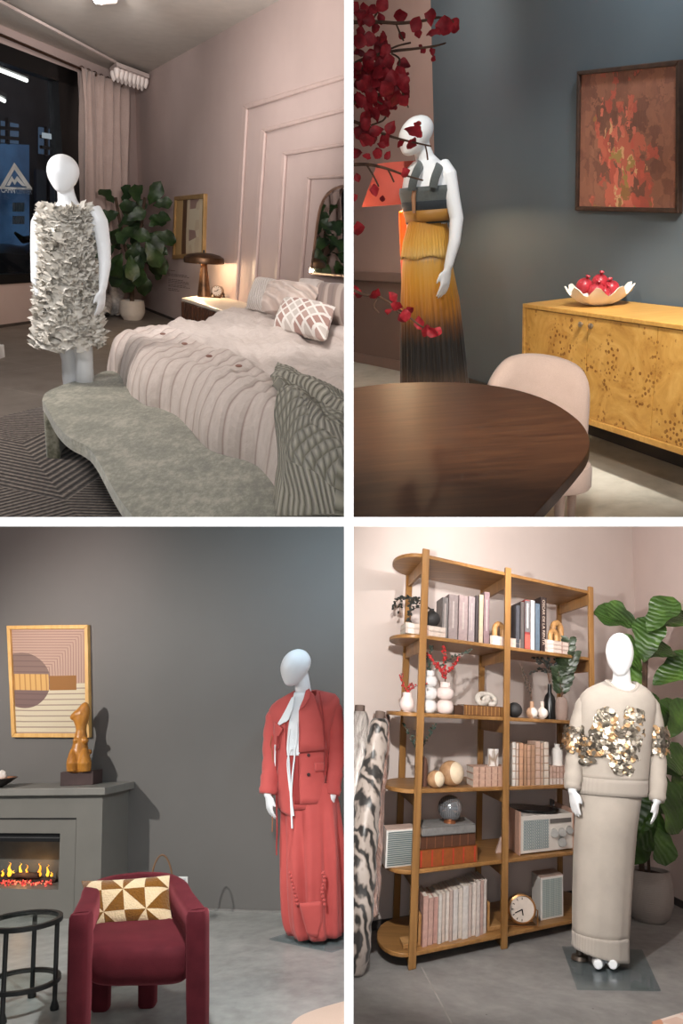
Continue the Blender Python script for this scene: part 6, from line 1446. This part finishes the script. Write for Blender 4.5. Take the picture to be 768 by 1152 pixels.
for tx, ty in ((640,722),(645,738),(634,742),(628,756)):
    pts = smoothpath([c+UP*(23*s), DP(lerp(632,tx,.6), lerp(775,ty,.5), c.y), DP(tx, ty, c.y)], 6); m2 = MB(); m2.tube(pts, .003, 5); part(m2, 'stem', M_TWIG, T)
    for i in range(2, len(pts)): 
        for sgn in (-1, 1): leaf_into(m, pts[i], V((sgn*.8, rg_.uniform(-.4,.4), .6)), 11*s, 7*s, V((rg_.uniform(-.4,.4),-1,.3)), .2, .2, fiddle=False, n=4)
t = NT('dark_glossy_leaf'); t.set(.4); v = t.coord(); t.col(t.ramp(t.noise(v, 30, 2), [(.3,(26,36,22)),(.7,(50,64,38))])); part(m, 'leaves', t.m, T, smooth=180)
# ---------- fourth shelf
T, c, s = vase(473.5, 3, .16, [(.001,0),(6.4,0),(6.8,6),(6.6,22),(5,29),(2.5,31.5),(2,30)], plain('brown_capsule', (96,66,54), .6), 'capsule_vase', 'brown capsule vase with sprigs behind the left front post')
sprig(T, c+UP*(31*s), [[DP(468,840,c.y), DP(460,826,c.y), DP(454,814,c.y)], [DP(476,840,c.y), DP(484,826,c.y), DP(489,815,c.y)]], M_EUC, .026, seed=14, nl=9)
for px, r, b, lab in ((489.5,9.4,.03,'smaller wooden ball with a pale half'),(507,13.4,.12,'larger wooden ball with a pale half')):
    c, a = onb(px, 3, b); s = c.y/F; T = thing(D_, 'wooden_ball', lab + ' on the fourth shelf', 'ornament', c, 'wooden balls on the fourth shelf')
    cc = c+UP*(r*s*.98); n_ = (ha*.55-hb*.82+UP*.1).normalized(); m = MB(); m.ball(cc, r*s, 24, 16); part(m, 'ball', wood('ball_oak', (146,108,76), (184,146,108), .5), T)
    m = MB(); e1_ = n_.cross(UP).normalized(); e2_ = n_.cross(e1_); m.rings([[cc + (e1_*cos(2*PI*i/24)+e2_*sin(2*PI*i/24))*(r*1.025*s*sin(q)) + n_*(r*1.025*s*cos(q)) for i in range(24)] for q in (.02,.3,.6,.9,1.0)], cap=True); part(m, 'pale_half', plain('ball_cream', (216,196,168), .6, var=.06, vs=20), T)
RIB = tuple((f, f+.03, (150,112,96)) for f in (.15,.32,.5,.68,.85))
z = 0
for l in ('lowest rosy ribbed book under the marble tile','middle rosy ribbed book under the marble tile','top rosy ribbed book under the marble tile'):
    z += flat(3, 532, 571, 0, 6.8, (204,168,148), l, 'rosy books stacked left of the middle post', .03, .2, z0=z, deco=RIB)
c, a = onb(554, 3, .09); s = c.y/F; c = c+UP*z; m = MB(); m.box(c+UP*(9*s), (16*s, .03, 18*s), AXB)
t = NT('veined_marble'); t.set(.3); v = t.coord(scale=(1,1,.5)); w = t.wave(v, 3, 12, 'DIAGONAL', 3, 2); t.col(t.ramp(w, [(.0,(160,140,122)),(.12,(228,224,220)),(1,(232,230,228))])); single(m, 'marble_tile', t.m, D_, 'small veined marble tile standing on the rosy books', 'ornament', smooth=0, bevel=.003)
vb = [(576,579.5,835,(222,216,208)),(580,583,836,(210,190,176)),(583.6,588.4,836,(196,152,122)),(589,592,838,(186,146,116)),(592.6,596.6,838,(200,160,134)),(597.2,601.6,838,(186,148,120)),(602.2,607.4,834,(212,182,164)),(608,611,836,(206,176,156)),(611.6,617,835,(222,210,196))]
vn = ['white book leftmost of the ribbed row','cream spined book second in the ribbed row','amber ribbed book third in the ribbed row','narrow tan ribbed book fourth in the row','rosy tan ribbed book in the middle of the row','tan ribbed book right of the middle of the row','wide pale pink ribbed book','narrow pale tan book before the last white one','cream white book rightmost of the ribbed row']
for (x0, x1, yt, c_), l in zip(vb, vn): upright(3, x0, x1, yt, c_, l, 'ribbed old books right of the middle post', .03, .19, deco=[(f, f+.02, (176,138,112), 1.0) for f in (.15,.33,.5,.67,.84)])
z = 0
for l in ('lowest book of the rosy pile under the white bottle','middle book of the rosy pile under the white bottle','top book of the rosy pile under the white bottle'):
    z += flat(3, 618, 640, 0, 6.2, (206,176,160) if 'lowest' not in l else (216,204,196), l, 'rosy books stacked under the white bottle', .04, .18, z0=z, deco=RIB)
T, c, s = vase(626.5, 3, .12, [(.001,0),(5.8,0),(6,1),(6,15),(4.6,18),(2.8,19),(2.8,21.5),(3.6,22.5),(2,22.5),(1.8,19)], plain('milk_white_ceramic', (206,202,196), .4), 'white_bottle', 'small white bottle on the pile of rosy books', 'bottle', dz=z)
# ---------- fifth shelf
def speaker(k, px0, px1, pyt, b, dep, lab, slots):
    p0, a0 = onb(px0, k, b); p1, a1 = onb(px1, k, b); c0 = S((a0+a1)/2, b, ZK[k]); h = hgt(c0, pyt); w = a1-a0
    T = thing(D_, 'speaker', lab, 'speaker', c0, 'white speakers on the bookcase'); m = MB(); m.box(c0+hb*(dep/2)+UP*(h/2), (w, dep, h), AXB); part(m, 'case', plain('speaker_white', (222,218,212), .5, var=.03), T, smooth=0, bevel=.004)
    m = MB()
    if slots:
        for i in range(17): zz = h*(.07+.86*i/16); m.box(c0-hb*.002+UP*zz, (w*.88, .005, h*.03), AXB)
        part(m, 'grille', plain('slot_blue_grey', (110,124,124), .6), T, smooth=0)
    else:
        m.box(c0-hb*.001+UP*(h/2), (w*.86, .004, h*.9), AXB); t = NT('speaker_mesh'); v = t.coord(); n = t.vor(v, 110, 'F1', 'Distance', 0); t.col(t.ramp(n, [(.3,(196,202,198)),(.5,(136,150,146))])); part(m, 'grille', t.m, T, smooth=0)
    m = MB(); m.box(c0+hb*(dep/2)+UP*(h+.001), (w*.99, dep*.99, .004), AXB); part(m, 'top_panel', plain('blush_top', (206,180,166), .5), T, smooth=0)
speaker(4, 433, 466, 933, .12, .17, 'white speaker with slotted grille at the left end of the fifth shelf', True)
zz = flat(4, 471, 536.5, 0, 17.5, (146,78,34), 'thick orange leather book at the bottom of the lamp stack', None, .02, .3, deco=tuple((f, f+.025, (186,60,40)) for f in (.02,.2,.38,.56,.74,.94)))
z2 = flat(4, 472, 534, 0, 13, (88,54,36), 'dark brown ribbed book in the middle of the lamp stack', None, .03, .28, z0=zz, deco=tuple((f, f+.015, (124,80,54)) for f in (.1,.25,.4,.55,.7,.85)))
z3 = flat(4, 474, 534, 0, 8.5, (128,126,124), 'large grey book on top of the lamp stack', None, .02, .3, z0=zz+z2)
c, a = onb(504.5, 4, .13); s = c.y/F; c = c+UP*(zz+z2+z3)
T = thing(D_, 'globe_lamp', 'smoked glass globe lamp with a copper foot on the grey book', 'lamp', c)
m = MB(); m.lathe([(6.4*s,0),(6.4*s,.012),(5.4*s,.018),(.001,.018)], c, 24, cap=False); part(m, 'foot', plain('copper_foot', (176,112,76), .3, .8), T)
m = MB(); m.ball(c+UP*(13.2*s+.012), 13.2*s, 28, 18); t = NT('smoked_mirror_glass'); t.set(.08, .75, .8); v = t.coord(); w = t.wave(v, 30, 0, 'X'); t.col(t.ramp(w, [(0,(120,122,126)),(1,(190,192,196))])); part(m, 'globe', t.m, T)
# radio with turntable
p0, a0 = onb(585, 4, .06); p1, a1 = onb(644, 4, .06); c0 = S((a0+a1)/2, .06, ZK[4]); w = a1-a0; h = 38*c0.y/F; dep = .42
T = thing(D_, 'record_player', 'white radio record player with a black disc on the fifth shelf', 'record player', c0)
M_RAD = plain('radio_white', (220,214,206), .45, var=.02); M_RW = plain('radio_blush_wood', (206,166,146), .5, var=.08)
m = MB(); m.hexa([c0 + ha*x + hb*y + UP*zq for zq, q in ((.008,0),(h,1)) for x, y in ((-w/2,0),(w/2,0),(w/2,dep),(-w/2,dep))]); part(m, 'case', M_RAD, T, smooth=0, bevel=.003)
for sg in (-1, 1): m = MB(); m.box(c0 + ha*(sg*(w/2+.006)) + hb*(dep/2) + UP*(h*.56), (.013, dep+.02, h*1.12), AXB); part(m, 'side_panel', M_RW, T, smooth=0, bevel=.003)
m = MB(); m.box(c0 + ha*(-w*.21) - hb*.002 + UP*(h*.5), (w*.47, .006, h*.76), AXB); t = NT('diamond_grille'); v = t.coord(); n = t.vor(t.coord(rot=(0,PI/4,0)), 80, 'F1', 'Distance', 0); t.col(t.ramp(n, [(.3,(190,194,192)),(.5,(128,142,142))])); part(m, 'grille', t.m, T, smooth=0)
m = MB(); m.box(c0 + ha*(w*.26) - hb*.003 + UP*(h*.82), (w*.42, .004, h*.12), AXB); part(m, 'tuning_dial', plain('dial_dark', (104,100,96), .4), T, smooth=0)
for x, zq, r in ((.12,.5,.055),(.27,.5,.055),(.42,.55,.05),(.27,.24,.06)):
    m = MB(); m.lathe([(r*w*.9,0),(r*w,.004),(r*w*.8,.03),(.001,.031)], c0+ha*(x*w)+UP*(zq*h), 16, -hb, cap=False); part(m, 'knob', plain('knob_pewter', (186,184,180), .35, .4), T)
m = MB(); m.lathe([(w*.34,0),(w*.34,.008),(.001,.008)], c0+ha*(-w*.13)+hb*(dep*.5)+UP*(h+.012), 40, cap=False); part(m, 'record', plain('vinyl_black', (20,20,21), .25), T)
m = MB(); q_ = c0+ha*(w*.36)+hb*(dep*.75)+UP*(h+.01); m.tube([q_, q_+UP*.04, q_+UP*.045-hb*.1-ha*.02, q_+UP*.03-hb*.2-ha*.07], .007, 8); part(m, 'tone_arm', plain('tone_arm_grey', (60,60,60), .4), T)
# blush paddle ornament behind the post
c, a = onb(562, 4, .2); s = c.y/F; m = MB(); m.prism([c+ha*(-6*s), c+ha*(6*s), c+ha*(9*s)+UP*(12*s), c+ha*(2*s)+UP*(16*s)], hb*.03); single(m, 'paper_ornament', plain('blush_ornament', (198,172,160), .7), D_, 'folded blush ornament beside the record player behind the middle post', 'ornament', smooth=0, bevel=.003)
# ---------- bottom shelf
def lend(px, b, sgn, lab):
    c, a = onb(px, 5, b); T = thing(D_, 'bookend', lab, 'bookend', c, 'wooden bookends'); m = MB(); m.box(c+hb*.08+UP*.08, (.022,.15,.16), AXB); part(m, 'upright', M_ARCH, T, smooth=0, bevel=.003)
    m = MB(); m.box(c+ha*(sgn*.06)+hb*.08+UP*.011, (.12,.15,.022), AXB); part(m, 'foot', M_ARCH, T, smooth=0, bevel=.003)
lend(471.5, .07, -1, 'wooden bookend at the left of the pale row of books'); lend(549.5, .09, 1, 'wooden bookend at the right of the pale row of books')
xs_ = [474.5,480.5,486.5,492,496,500.2,504.8,508.5,514.5,519.5,526,530,535,539.5,543,546.5]
tp_ = [1008,1010,1009,1006,1005,1003,1002,1000.5,999,997,996,993.5,991.5,990.5,990]
cs_ = [(200,160,148),(196,158,146),(190,150,140),(214,206,198),(208,190,178),(216,208,200),(198,176,166),(214,206,200),(208,196,186),(216,208,202),(206,186,176),(214,204,196),(210,196,188),(198,166,156),(212,200,192)]
ord_ = ['first','second','third','fourth','fifth','sixth','seventh','eighth','ninth','tenth','eleventh','twelfth','thirteenth','fourteenth','last']
for i in range(15): upright(5, xs_[i], xs_[i+1], tp_[i], cs_[i], '%s book from the left in the pale row on the bottom shelf' % ord_[i].capitalize() if i < 14 else 'last book at the right end of the pale row on the bottom shelf', 'pale row on the bottom shelf', .05+.012*(i % 3), .26)
c, a = onb(586, 5, .06); s = c.y/F; c0 = c+UP*(17.5*s); fc = (-hb*.97+ha*.1).normalized(); X = UP.cross(fc).normalized()
T = thing(D_, 'mantel_clock', 'round brass clock on a wire stand on the bottom shelf', 'clock', c)
M_BRS = plain('brushed_brass', (190,142,94), .3, .8)
m = MB(); m.lathe([(12.5*s,-.04),(14.6*s,-.02),(14.8*s,.012),(13.2*s,.018),(12.6*s,.008)], c0, 36, fc); part(m, 'case', M_BRS, T)
m = MB(); m.lathe([(12.7*s,.012),(.001,.0125)], c0, 30, fc, cap=False); part(m, 'dial', plain('clock_dial_cream', (206,192,180), .35), T)
m = MB()
for i in range(12): d_ = X*sin(i*PI/6)+UP*cos(i*PI/6); m.bar(c0+fc*.014+d_*(9.4*s), c0+fc*.014+d_*(11.4*s), .004, .003, fc)
part(m, 'hour_marks', M_BLK, T, smooth=0)
for d_, l, w_ in ((X*-.85-UP*.4, 9, .005), (UP*-.95+X*.15, 6, .006)): m = MB(); m.bar(c0+fc*.016, c0+fc*.016+d_*(l*s), w_, .003, fc); part(m, 'hand', M_BLK, T, smooth=0)
m = MB(); m.tube([c0+X*(14.8*s), c+X*(18*s)+UP*(16*s), c+X*(18*s)+UP*.004, c+X*(18*s)+hb*.12+UP*.004, c+X*(-18*s)+hb*.12+UP*.004, c+X*(-18*s)+UP*.004, c+X*(18*s)+UP*.004], .004, 6); part(m, 'stand', M_BRS, T)
speaker(5, 608, 633.5, 986, .1, .2, 'white mesh fronted speaker at the right of the round brass clock', False)
# --- rolls of fabric leaning at the left
def roll(path, rad, mat, core, lab, room=D_):
    pts = smoothpath([D_.at(px, py, y) for px, py, y in path], 8); s = pts[0].y/F; n = len(pts)
    T = thing(D_, 'fabric_roll', lab, 'fabric roll', P(pts[-1], 0), 'fabric rolls by the bookcase'); rr_ = [interp(rad, i/(n-1))*s*(1+.05*sin(i*1.3)+.04*sin(i*2.9)) for i in range(n)]
    nn = 26; mb = MB(); rs = []
    for i in range(n):
        rs.append([pts[i] + V((cos(2*PI*k/nn), sin(2*PI*k/nn), 0))*(rr_[i]*(1+.06*sin(3*2*PI*k/nn+i*.35)+.035*sin(7*2*PI*k/nn-i*.6))) for k in range(nn)])
    mb.rings(rs); part(mb, 'cloth', mat, T, smooth=180)
    if core: m = MB(); d = (pts[0]-pts[1]).normalized(); m.tube([pts[0]-d*.05, pts[0]+d*(core*s)], 5.6*s, 14); part(m, 'core', plain('card_core', (96,80,72), .8), T)
t = NT('marbled_satin'); t.set(.4, 0, .5, .2); v = t.coord(scale=(1,1,.6)); w = t.wave(v, 5, 14, 'DIAGONAL', 3, 1.6); t.col(t.ramp(w, [(.2,(40,37,35)),(.36,(88,80,74)),(.55,(128,117,109)),(.85,(164,152,143))])); M_MARB = t.m
t = NT('silver_satin'); t.set(.32, .1, .6); v = t.coord(scale=(1,1,.4)); w = t.noise(v, 9, 4, .6, 1.5); t.col(t.ramp(w, [(.3,(120,112,106)),(.55,(188,180,174)),(.7,(214,208,204))])); t.bump(w, .8, .05); M_SAT = t.m
t = NT('rose_satin'); t.set(.35, 0, .5, .2); v = t.coord(scale=(1,1,.4)); w = t.noise(v, 10, 4, .6, 1.8); t.col(t.ramp(w, [(.3,(84,62,56)),(.55,(156,124,112)),(.7,(196,166,152))])); t.bump(w, .8, .05); M_ROSE = t.m
yr = D_.fl(404, 1098).y
roll([(404.5,800,yr+.35),(402,860,yr+.3),(400,930,yr+.22),(396,1010,yr+.1),(394,1060,yr+.05)], [(0,6.5),(.06,10),(.5,11),(1,10)], M_SAT, 6, 'pale satin fabric roll by the partition, leftmost of the leaning rolls')
roll([(429,803,yr+.5),(426,850,yr+.42),(421,920,yr+.3),(418,985,yr+.2),(416,1030,yr+.12)], [(0,8),(.1,10),(.5,10),(1,8)], M_ROSE, 0, 'rosy satin fabric roll nearest the bookcase')
roll([(427,808,yr+.3),(421,850,yr+.25),(413,905,yr+.15),(408,970,yr+.08),(405,1040,yr+.02),(399,1096,yr)], [(0,6.5),(.05,10),(.4,13.5),(.7,12.5),(.92,12),(1,7)], M_MARB, 7, 'black and white marbled fabric roll leaning in front of the others')
# --- fiddle leaf fig by the side wall
pb = D_.fl(731, 1036); s = pb.y/F
T = thing(D_, 'fiddle_leaf_fig', 'large bright green fiddle leaf fig in a grey pot behind the sweater mannequin', 'plant', pb)
t = NT('ribbed_grey_pot'); t.set(.75); v = t.coord(); w = t.wave(v, 26, 1, 'Z'); t.col(t.mix(t.noise(v, 5), (128,118,112), (152,141,134))); t.bump(w, .25, .006)
m = MB(); m.lathe([(15*s,0),(19*s,4*s),(23.5*s,17*s),(24.2*s,31*s),(22.5*s,43*s),(20.5*s,50*s),(19*s,50*s),(19*s,45*s),(.001,44*s)], pb, 36, cap=False); part(m, 'pot', t.m, T)
m = MB(); m.lathe([(19.2*s,46*s),(10*s,48*s),(.001,47*s)], pb, 24, cap=False); part(m, 'soil', plain('soil', (56,40,30), .95), T)
yd = pb.y
def ap(px, py, d=0.0): return D_.at(px, py, yd+d-(0 if py > 930 else .28))
for pts, r in (([ap(722,985), ap(721,950), ap(722,880), ap(724,800), ap(726,730)], .02), ([ap(730,985), ap(729,945), ap(732,880), ap(738,830)], .011)):
    m = MB(); m.tube(smoothpath(pts, 4), r, 8); part(m, 'trunk', M_TRUNK, T)
t = NT('bright_fig_leaf'); t.set(.4, 0, .4); v = t.coord(); n = t.noise(v, 6, 3); t.col(t.ramp(n, [(.3,(32,52,20)),(.55,(56,84,32)),(.75,(88,120,50))])); t.bump(t.wave(v, 12, 4, 'DIAGONAL'), .4, .01); M_FIG = t.m
rng = random.Random(17); m = MB()
for px, py, ang, L, nx, nz in ((722,706,28,52,-.3,.9),(720,706,158,46,.1,.8),(728,712,55,44,-.6,.5),(716,702,150,34,.4,.3),(724,745,80,46,-.2,.3),(722,740,30,40,-.4,.6),(734,770,40,52,-.2,.8),(722,755,125,40,.3,.3),(724,775,300,50,.2,.4),(736,790,345,44,.1,.8),(716,735,250,36,.2,.2),(722,790,265,44,-.2,.3),(732,815,20,46,.0,.6),(728,830,330,44,.3,.5),(720,830,200,30,.3,.4),(742,850,350,40,.0,.5),(734,860,290,46,.1,.4),(728,870,320,40,.3,.3),(722,880,255,44,-.2,.3),(742,885,300,44,.2,.4),(736,905,270,44,.1,.2),(726,910,285,40,-.1,.3),(748,905,330,34,.2,.4),(716,800,180,40,.3,.5),(752,830,60,40,.3,.3),(730,895,240,44,.1,.2),(745,870,20,36,.0,.6),(720,925,265,40,.1,.2),(740,925,280,36,.2,.3),(715,860,235,44,.2,.3),(714,900,240,44,.1,.3),(756,870,300,44,.1,.3)):
    a = math.radians(ang); d = V((cos(a), rng.uniform(-.35,.25), sin(a)))
    leaf_into(m, ap(px, py, rng.uniform(-.12,.12)), d, L*s*1.16, L*s*.78, V((nx, -1, nz)), rng.uniform(.05,.3), .18, wav=.03, n=9)
part(m, 'leaves', M_FIG, T, smooth=180)
# --- rug corner at the lower right
m = MB(); a, b = D_.fl(733, 1153), D_.fl(772, 1141); m.prism([P(a, .001), P(b, .001), V((b.x+1, b.y, .001)), V((b.x+1, 1, .001)), V((a.x-.3, 1, .001))], UP*.012)
t = NT('blush_print_rug'); t.set(.95); v = t.coord(); n = t.vor(v, 9, 'F1', 'Color'); t.col(t.ramp(t.sep(n)[0], [(0,(226,208,196)),(.5,(206,150,120)),(.75,(216,186,170))], 'CONSTANT')); single(m, 'rug', t.m, D_, 'blush patterned rug corner at the lower right on the grey floor', 'rug', smooth=0)
# --- mannequin in the sequin sweater
b4 = D_.fl(684, 1088); y4 = b4.y; s4 = y4/F
def J(px, py, d=0.0): return D_.at(px, py, y4+d)
MQ4 = thing(D_, 'mannequin', 'white mannequin in a grey sequin sweater and long knit skirt by the bookcase', 'mannequin', b4)
q = [D_.fl(649,1114), D_.fl(743,1115.5), D_.fl(722,1070), D_.fl(632,1066)]
m = MB(); m.prism([P(p, .001) for p in q], UP*.008); part(m, 'glass_base', M_PLT, MQ4, smooth=0)
m = MB(); p_ = D_.fl(652, 1081); m.lathe([(.05,0),(.045,.02),(.02,.025),(.018,.08)], p_+UP*.009, 14); part(m, 'stand_rod', plain('stand_steel', (96,86,78), .35, .7), MQ4)
m = MB()
egg_head(m, J(697,711.5), J(696.5,761), 14.9*s4, 18*s4, V((-.15,-1,0)))
m.tube([J(698,742,.03), J(699,758,.03), J(699,772,.04), J(699,784,.05)], [.05,.05,.058,.09], 14)
m.loft([(J(699,768,.05),.06,.05),(J(698,774,.05),.13,.07),(J(697,790,.05),.15,.09),(J(694,840,.04),.125,.09),(J(690,880,.04),.14,.1),(J(686,905,.04),.155,.11)], 20)
for pts, rd_ in (([J(664,792,.05), J(652,815,.06), J(646,850,.04), J(644,875,.0), J(643.5,893,-.03)], [.036,.04,.036,.031,.024]), ([J(725,792,.05), J(735.5,815,.06), J(739,850,.04), J(739.5,880,.0), J(738.5,903,-.03)], [.036,.04,.036,.031,.024])): m.tube(pts, rd_, 12)
hand_into(m, J(643.8,888,-.03), V((.1,-.05,-1)), V((.4,-.9,0)), V((1,.3,0)), .16, .12)
hand_into(m, J(738.5,900,-.03), V((-.14,-.05,-1)), V((-.5,-.85,0)), V((-1,.3,0)), .145, .2)
for x, d in ((675,.02),(693,.02)): m.tube([J(x,900,d), J(x,985,d), J(x-1,1072,d+.05)], [.085,.055,.034], 12)
for x in (673, 689.5): m.tube([J(x+1,1070,.04), J(x,1082,-.03), J(x-.5,1085.5,-.12)], [.034,.036,.024], 12)
for p in m.v: p.z = max(p.z, .010)
part(m, 'body', BODY, MQ4, remesh=.006)
t = NT('oatmeal_knit'); t.set(.9, 0, .15, .1); v = t.coord(); w = t.wave(v, 95, .6, 'Z'); t.col(t.ramp(t.noise(v, 6), [(.3,(168,159,149)),(.7,(182,172,161))])); t.bump(w, .25, .003); M_KN4 = t.m
t = NT('oatmeal_rib'); t.set(.9, 0, .15, .3); v = t.coord(); w = t.wave(v, 60, .2, 'X'); t.col(t.mix(w, (164,154,144), (192,182,171))); t.bump(w, .5, .004); M_RIB = t.m
TW = Torso(D_, y4, [(768,680,718,.078),(771,673,724,.09),(775,664,729,.1),(780,657.5,733,.112),(786,653.5,735.5,.12),(795,651.5,736,.128),(810,651,733,.135),(835,651.5,730,.14),(860,651,727,.145),(880,650.5,725.5,.148),(894,650,724.5,.145)], .04)
mb_ = TW.loft(768, 876, 24, 40)
for i, p in enumerate(mb_.v):                # crew neck dips at the front
    r_i, t_i = divmod(i, 40); fr_ = max(0, -sin(2*PI*t_i/40)); p.z -= max(0, 1-r_i/5)*(.052*fr_**1.5); p.y -= max(0, 1-r_i/5)*.012*fr_
SW = part(mb_, 'sweater', M_KN4, MQ4, solid=.008, smooth=180)
part(TW.loft(875, 893.5, 4, 60, grow=.001), 'ribbed_hem', M_RIB, SW, solid=.008, smooth=180)
m = MB(); m.tube([J(699,768,.04) + V((.088*cos(q_), .08*sin(q_) - .012*max(0,-sin(q_)), .006*sin(q_)-.052*max(0,-sin(q_))**1.5)) for q_ in [2*PI*i/36 for i in range(37)]], .012, 8); part(m, 'collar', M_RIB, SW, smooth=180)
part(sleeve([J(668,782,.05), J(656.5,795,.05), J(650,825,.05), J(646.5,855,.03), J(644,878,-.01), J(643.5,888,-.025)], [.04,.052,.057,.054,.05,.043]), 'sleeve', M_KN4, SW, smooth=180)
part(sleeve([J(719,782,.05), J(731.5,795,.05), J(736.5,825,.06), J(738.5,855,.04), J(739.5,885,.0), J(738.7,901,-.025)], [.04,.052,.054,.053,.05,.043]), 'sleeve', M_KN4, SW, smooth=180)
# large sequins: a heart shaped field over the chest and bands round both sleeves
t = NT('pewter_sequin'); t.set(.3, .75, .5); v = t.coord(); n = t.vor(v, 38, 'F1', 'Color'); t.col(t.ramp(t.sep(n)[0], [(0,(96,88,78)),(.3,(138,128,114)),(.5,(186,150,110)),(.7,(116,108,96)),(.9,(206,196,180))], 'CONSTANT')); M_SEQ = t.m
rng = random.Random(44); m = MB()
def disc(p, n, r):
    n = n.normalized(); e1 = n.cross(UP); e1 = e1.normalized() if e1.length > .1 else V((1,0,0)); e2 = n.cross(e1)
    m.rings([[p + e1*(r*k*cos(2*PI*i/12)) + e2*(r*k*sin(2*PI*i/12)) + n*(.002*k2) for i in range(12)] for k, k2 in ((1,0),(1,1))])
def inside(px, py):
    if 797 < py < 870:
        if (px-681)**2/13.5**2 + (py-817)**2/20**2 < 1: return True
        if (px-713)**2/10.5**2 + (py-812)**2/18**2 < 1: return True
        if abs(px-(662+ (py-845)*-.05)) < 8 and 830 < py < 858: return True
        if 820 < py < 848 and 664 < px < 724: return abs(px-694) < lerp(32, 22, (py-820)/28)
        if 848 <= py < 870: return abs(px-701) < lerp(18, 9, (py-848)/22)
    return False
cnt = 0
pos = [(rng.uniform(795,870), rng.uniform(652,729)) for _ in range(2600)]; pos = sorted([q for q in pos if inside(q[1], q[0])][:520], reverse=True)
for py, px in pos:
    if inside(px, py) and cnt < 600:
        p = TW.front(px, py, .012+rng.uniform(0,.012)); c, a, b = TW.sec(py); n = V(((p.x-c.x)/a**2*.02, -1/b*.02*1, 0)); n = V((n.x+rng.uniform(-.25,.25)*.2, -1, rng.uniform(-.1,.5))); disc(p, n, rng.uniform(.013,.019)); cnt += 1
part(m, 'sequins', M_SEQ, SW, smooth=30)['kind'] = 'stuff'
m = MB()
for cx0, cy0, cx1, cy1, d0 in ((648.5,816,645,845,.05),(737,818,739.5,850,.055)):
    for i in range(110):
        f = rng.random(); a = rng.uniform(PI, 2*PI) if rng.random() < .85 else rng.uniform(0, PI); c = J(lerp(cx0,cx1,f), lerp(cy0,cy1,f), d0-.01); n = V((cos(a), sin(a), rng.uniform(.0,.5))); disc(c + V((cos(a), sin(a), 0))*(.062+rng.uniform(0,.014)), n, rng.uniform(.010,.016))
part(m, 'sleeve_sequins', M_SEQ, SW, smooth=30)['kind'] = 'stuff'
SK4 = Torso(D_, y4, [(885,655,720,.128),(900,652,718,.138),(930,649,713,.15),(980,647.5,708.5,.152),(1030,647,705,.15),(1064,647.5,703,.145),(1084,662,702.5,.135)], .04)
mod4 = lambda a, u: 1 + .012*u*sin(9*a+1) + .01*u*sin(15*a)
SKK = part(SK4.loft(884, 1052, 20, 64, mod=mod4), 'skirt', M_KN4, MQ4, solid=.006, smooth=180)
m = MB(); se = []
for i in range(7):
    py = lerp(1049, 1079, i/6); c, a, b = SK4.sec(min(py, 1064)); c = D_.at((647.5+703)/2, py, y4+.04); se.append((c, (703-647.5)/2*s4, b))
m.loft([(c, a+.003, b+.003) for c, a, b in se], 64, False, mod=lambda a, u: mod4(a, 1))
xc_ = se[0][0].x
for p in m.v: p.z += (se[0][0].z-p.z)/(se[0][0].z-se[-1][0].z)*(.03 - .17*(p.x-xc_))*1.0
part(m, 'ribbed_hem', M_RIB, SKK, solid=.006, smooth=180)
# --- lights of the library, all lamps unseen
lamp(D_, 'SPOT', D_.at(450, 612, 2.6), 280, (1,.96,.92), .02, D_.at(590, 800, 4.6), 90, .6, name='unseen_light')
lamp(D_, 'SPOT', D_.at(620, 640, 2.6), 15, (1,.97,.95), .05, J(694, 900), 50, .8, name='unseen_light')
lamp(D_, 'SPOT', D_.at(640, 612, 4.2), 90, (1,.95,.93), .02, wbk(640, 600), 150, 1, name='unseen_light')
lamp(D_, 'SPOT', D_.at(900, 640, 3.4), 60, (1,.97,.93), .05, D_.at(715, 760, 4.8), 60, .8, name='unseen_light')
# ================================================================== light common to the display
w = bpy.data.worlds.new('world'); SC.world = w; w.use_nodes = True
w.node_tree.nodes['Background'].inputs[0].default_value = (.9, .95, 1, 1); w.node_tree.nodes['Background'].inputs[1].default_value = .22
lamp(None, 'AREA', (0, -.22, 3.0), 32, (1,1,1), .5, (0, 1, 3.0), name='added_front_fill')  # lamp added by the camera to whiten the partition fronts, also fills the rooms
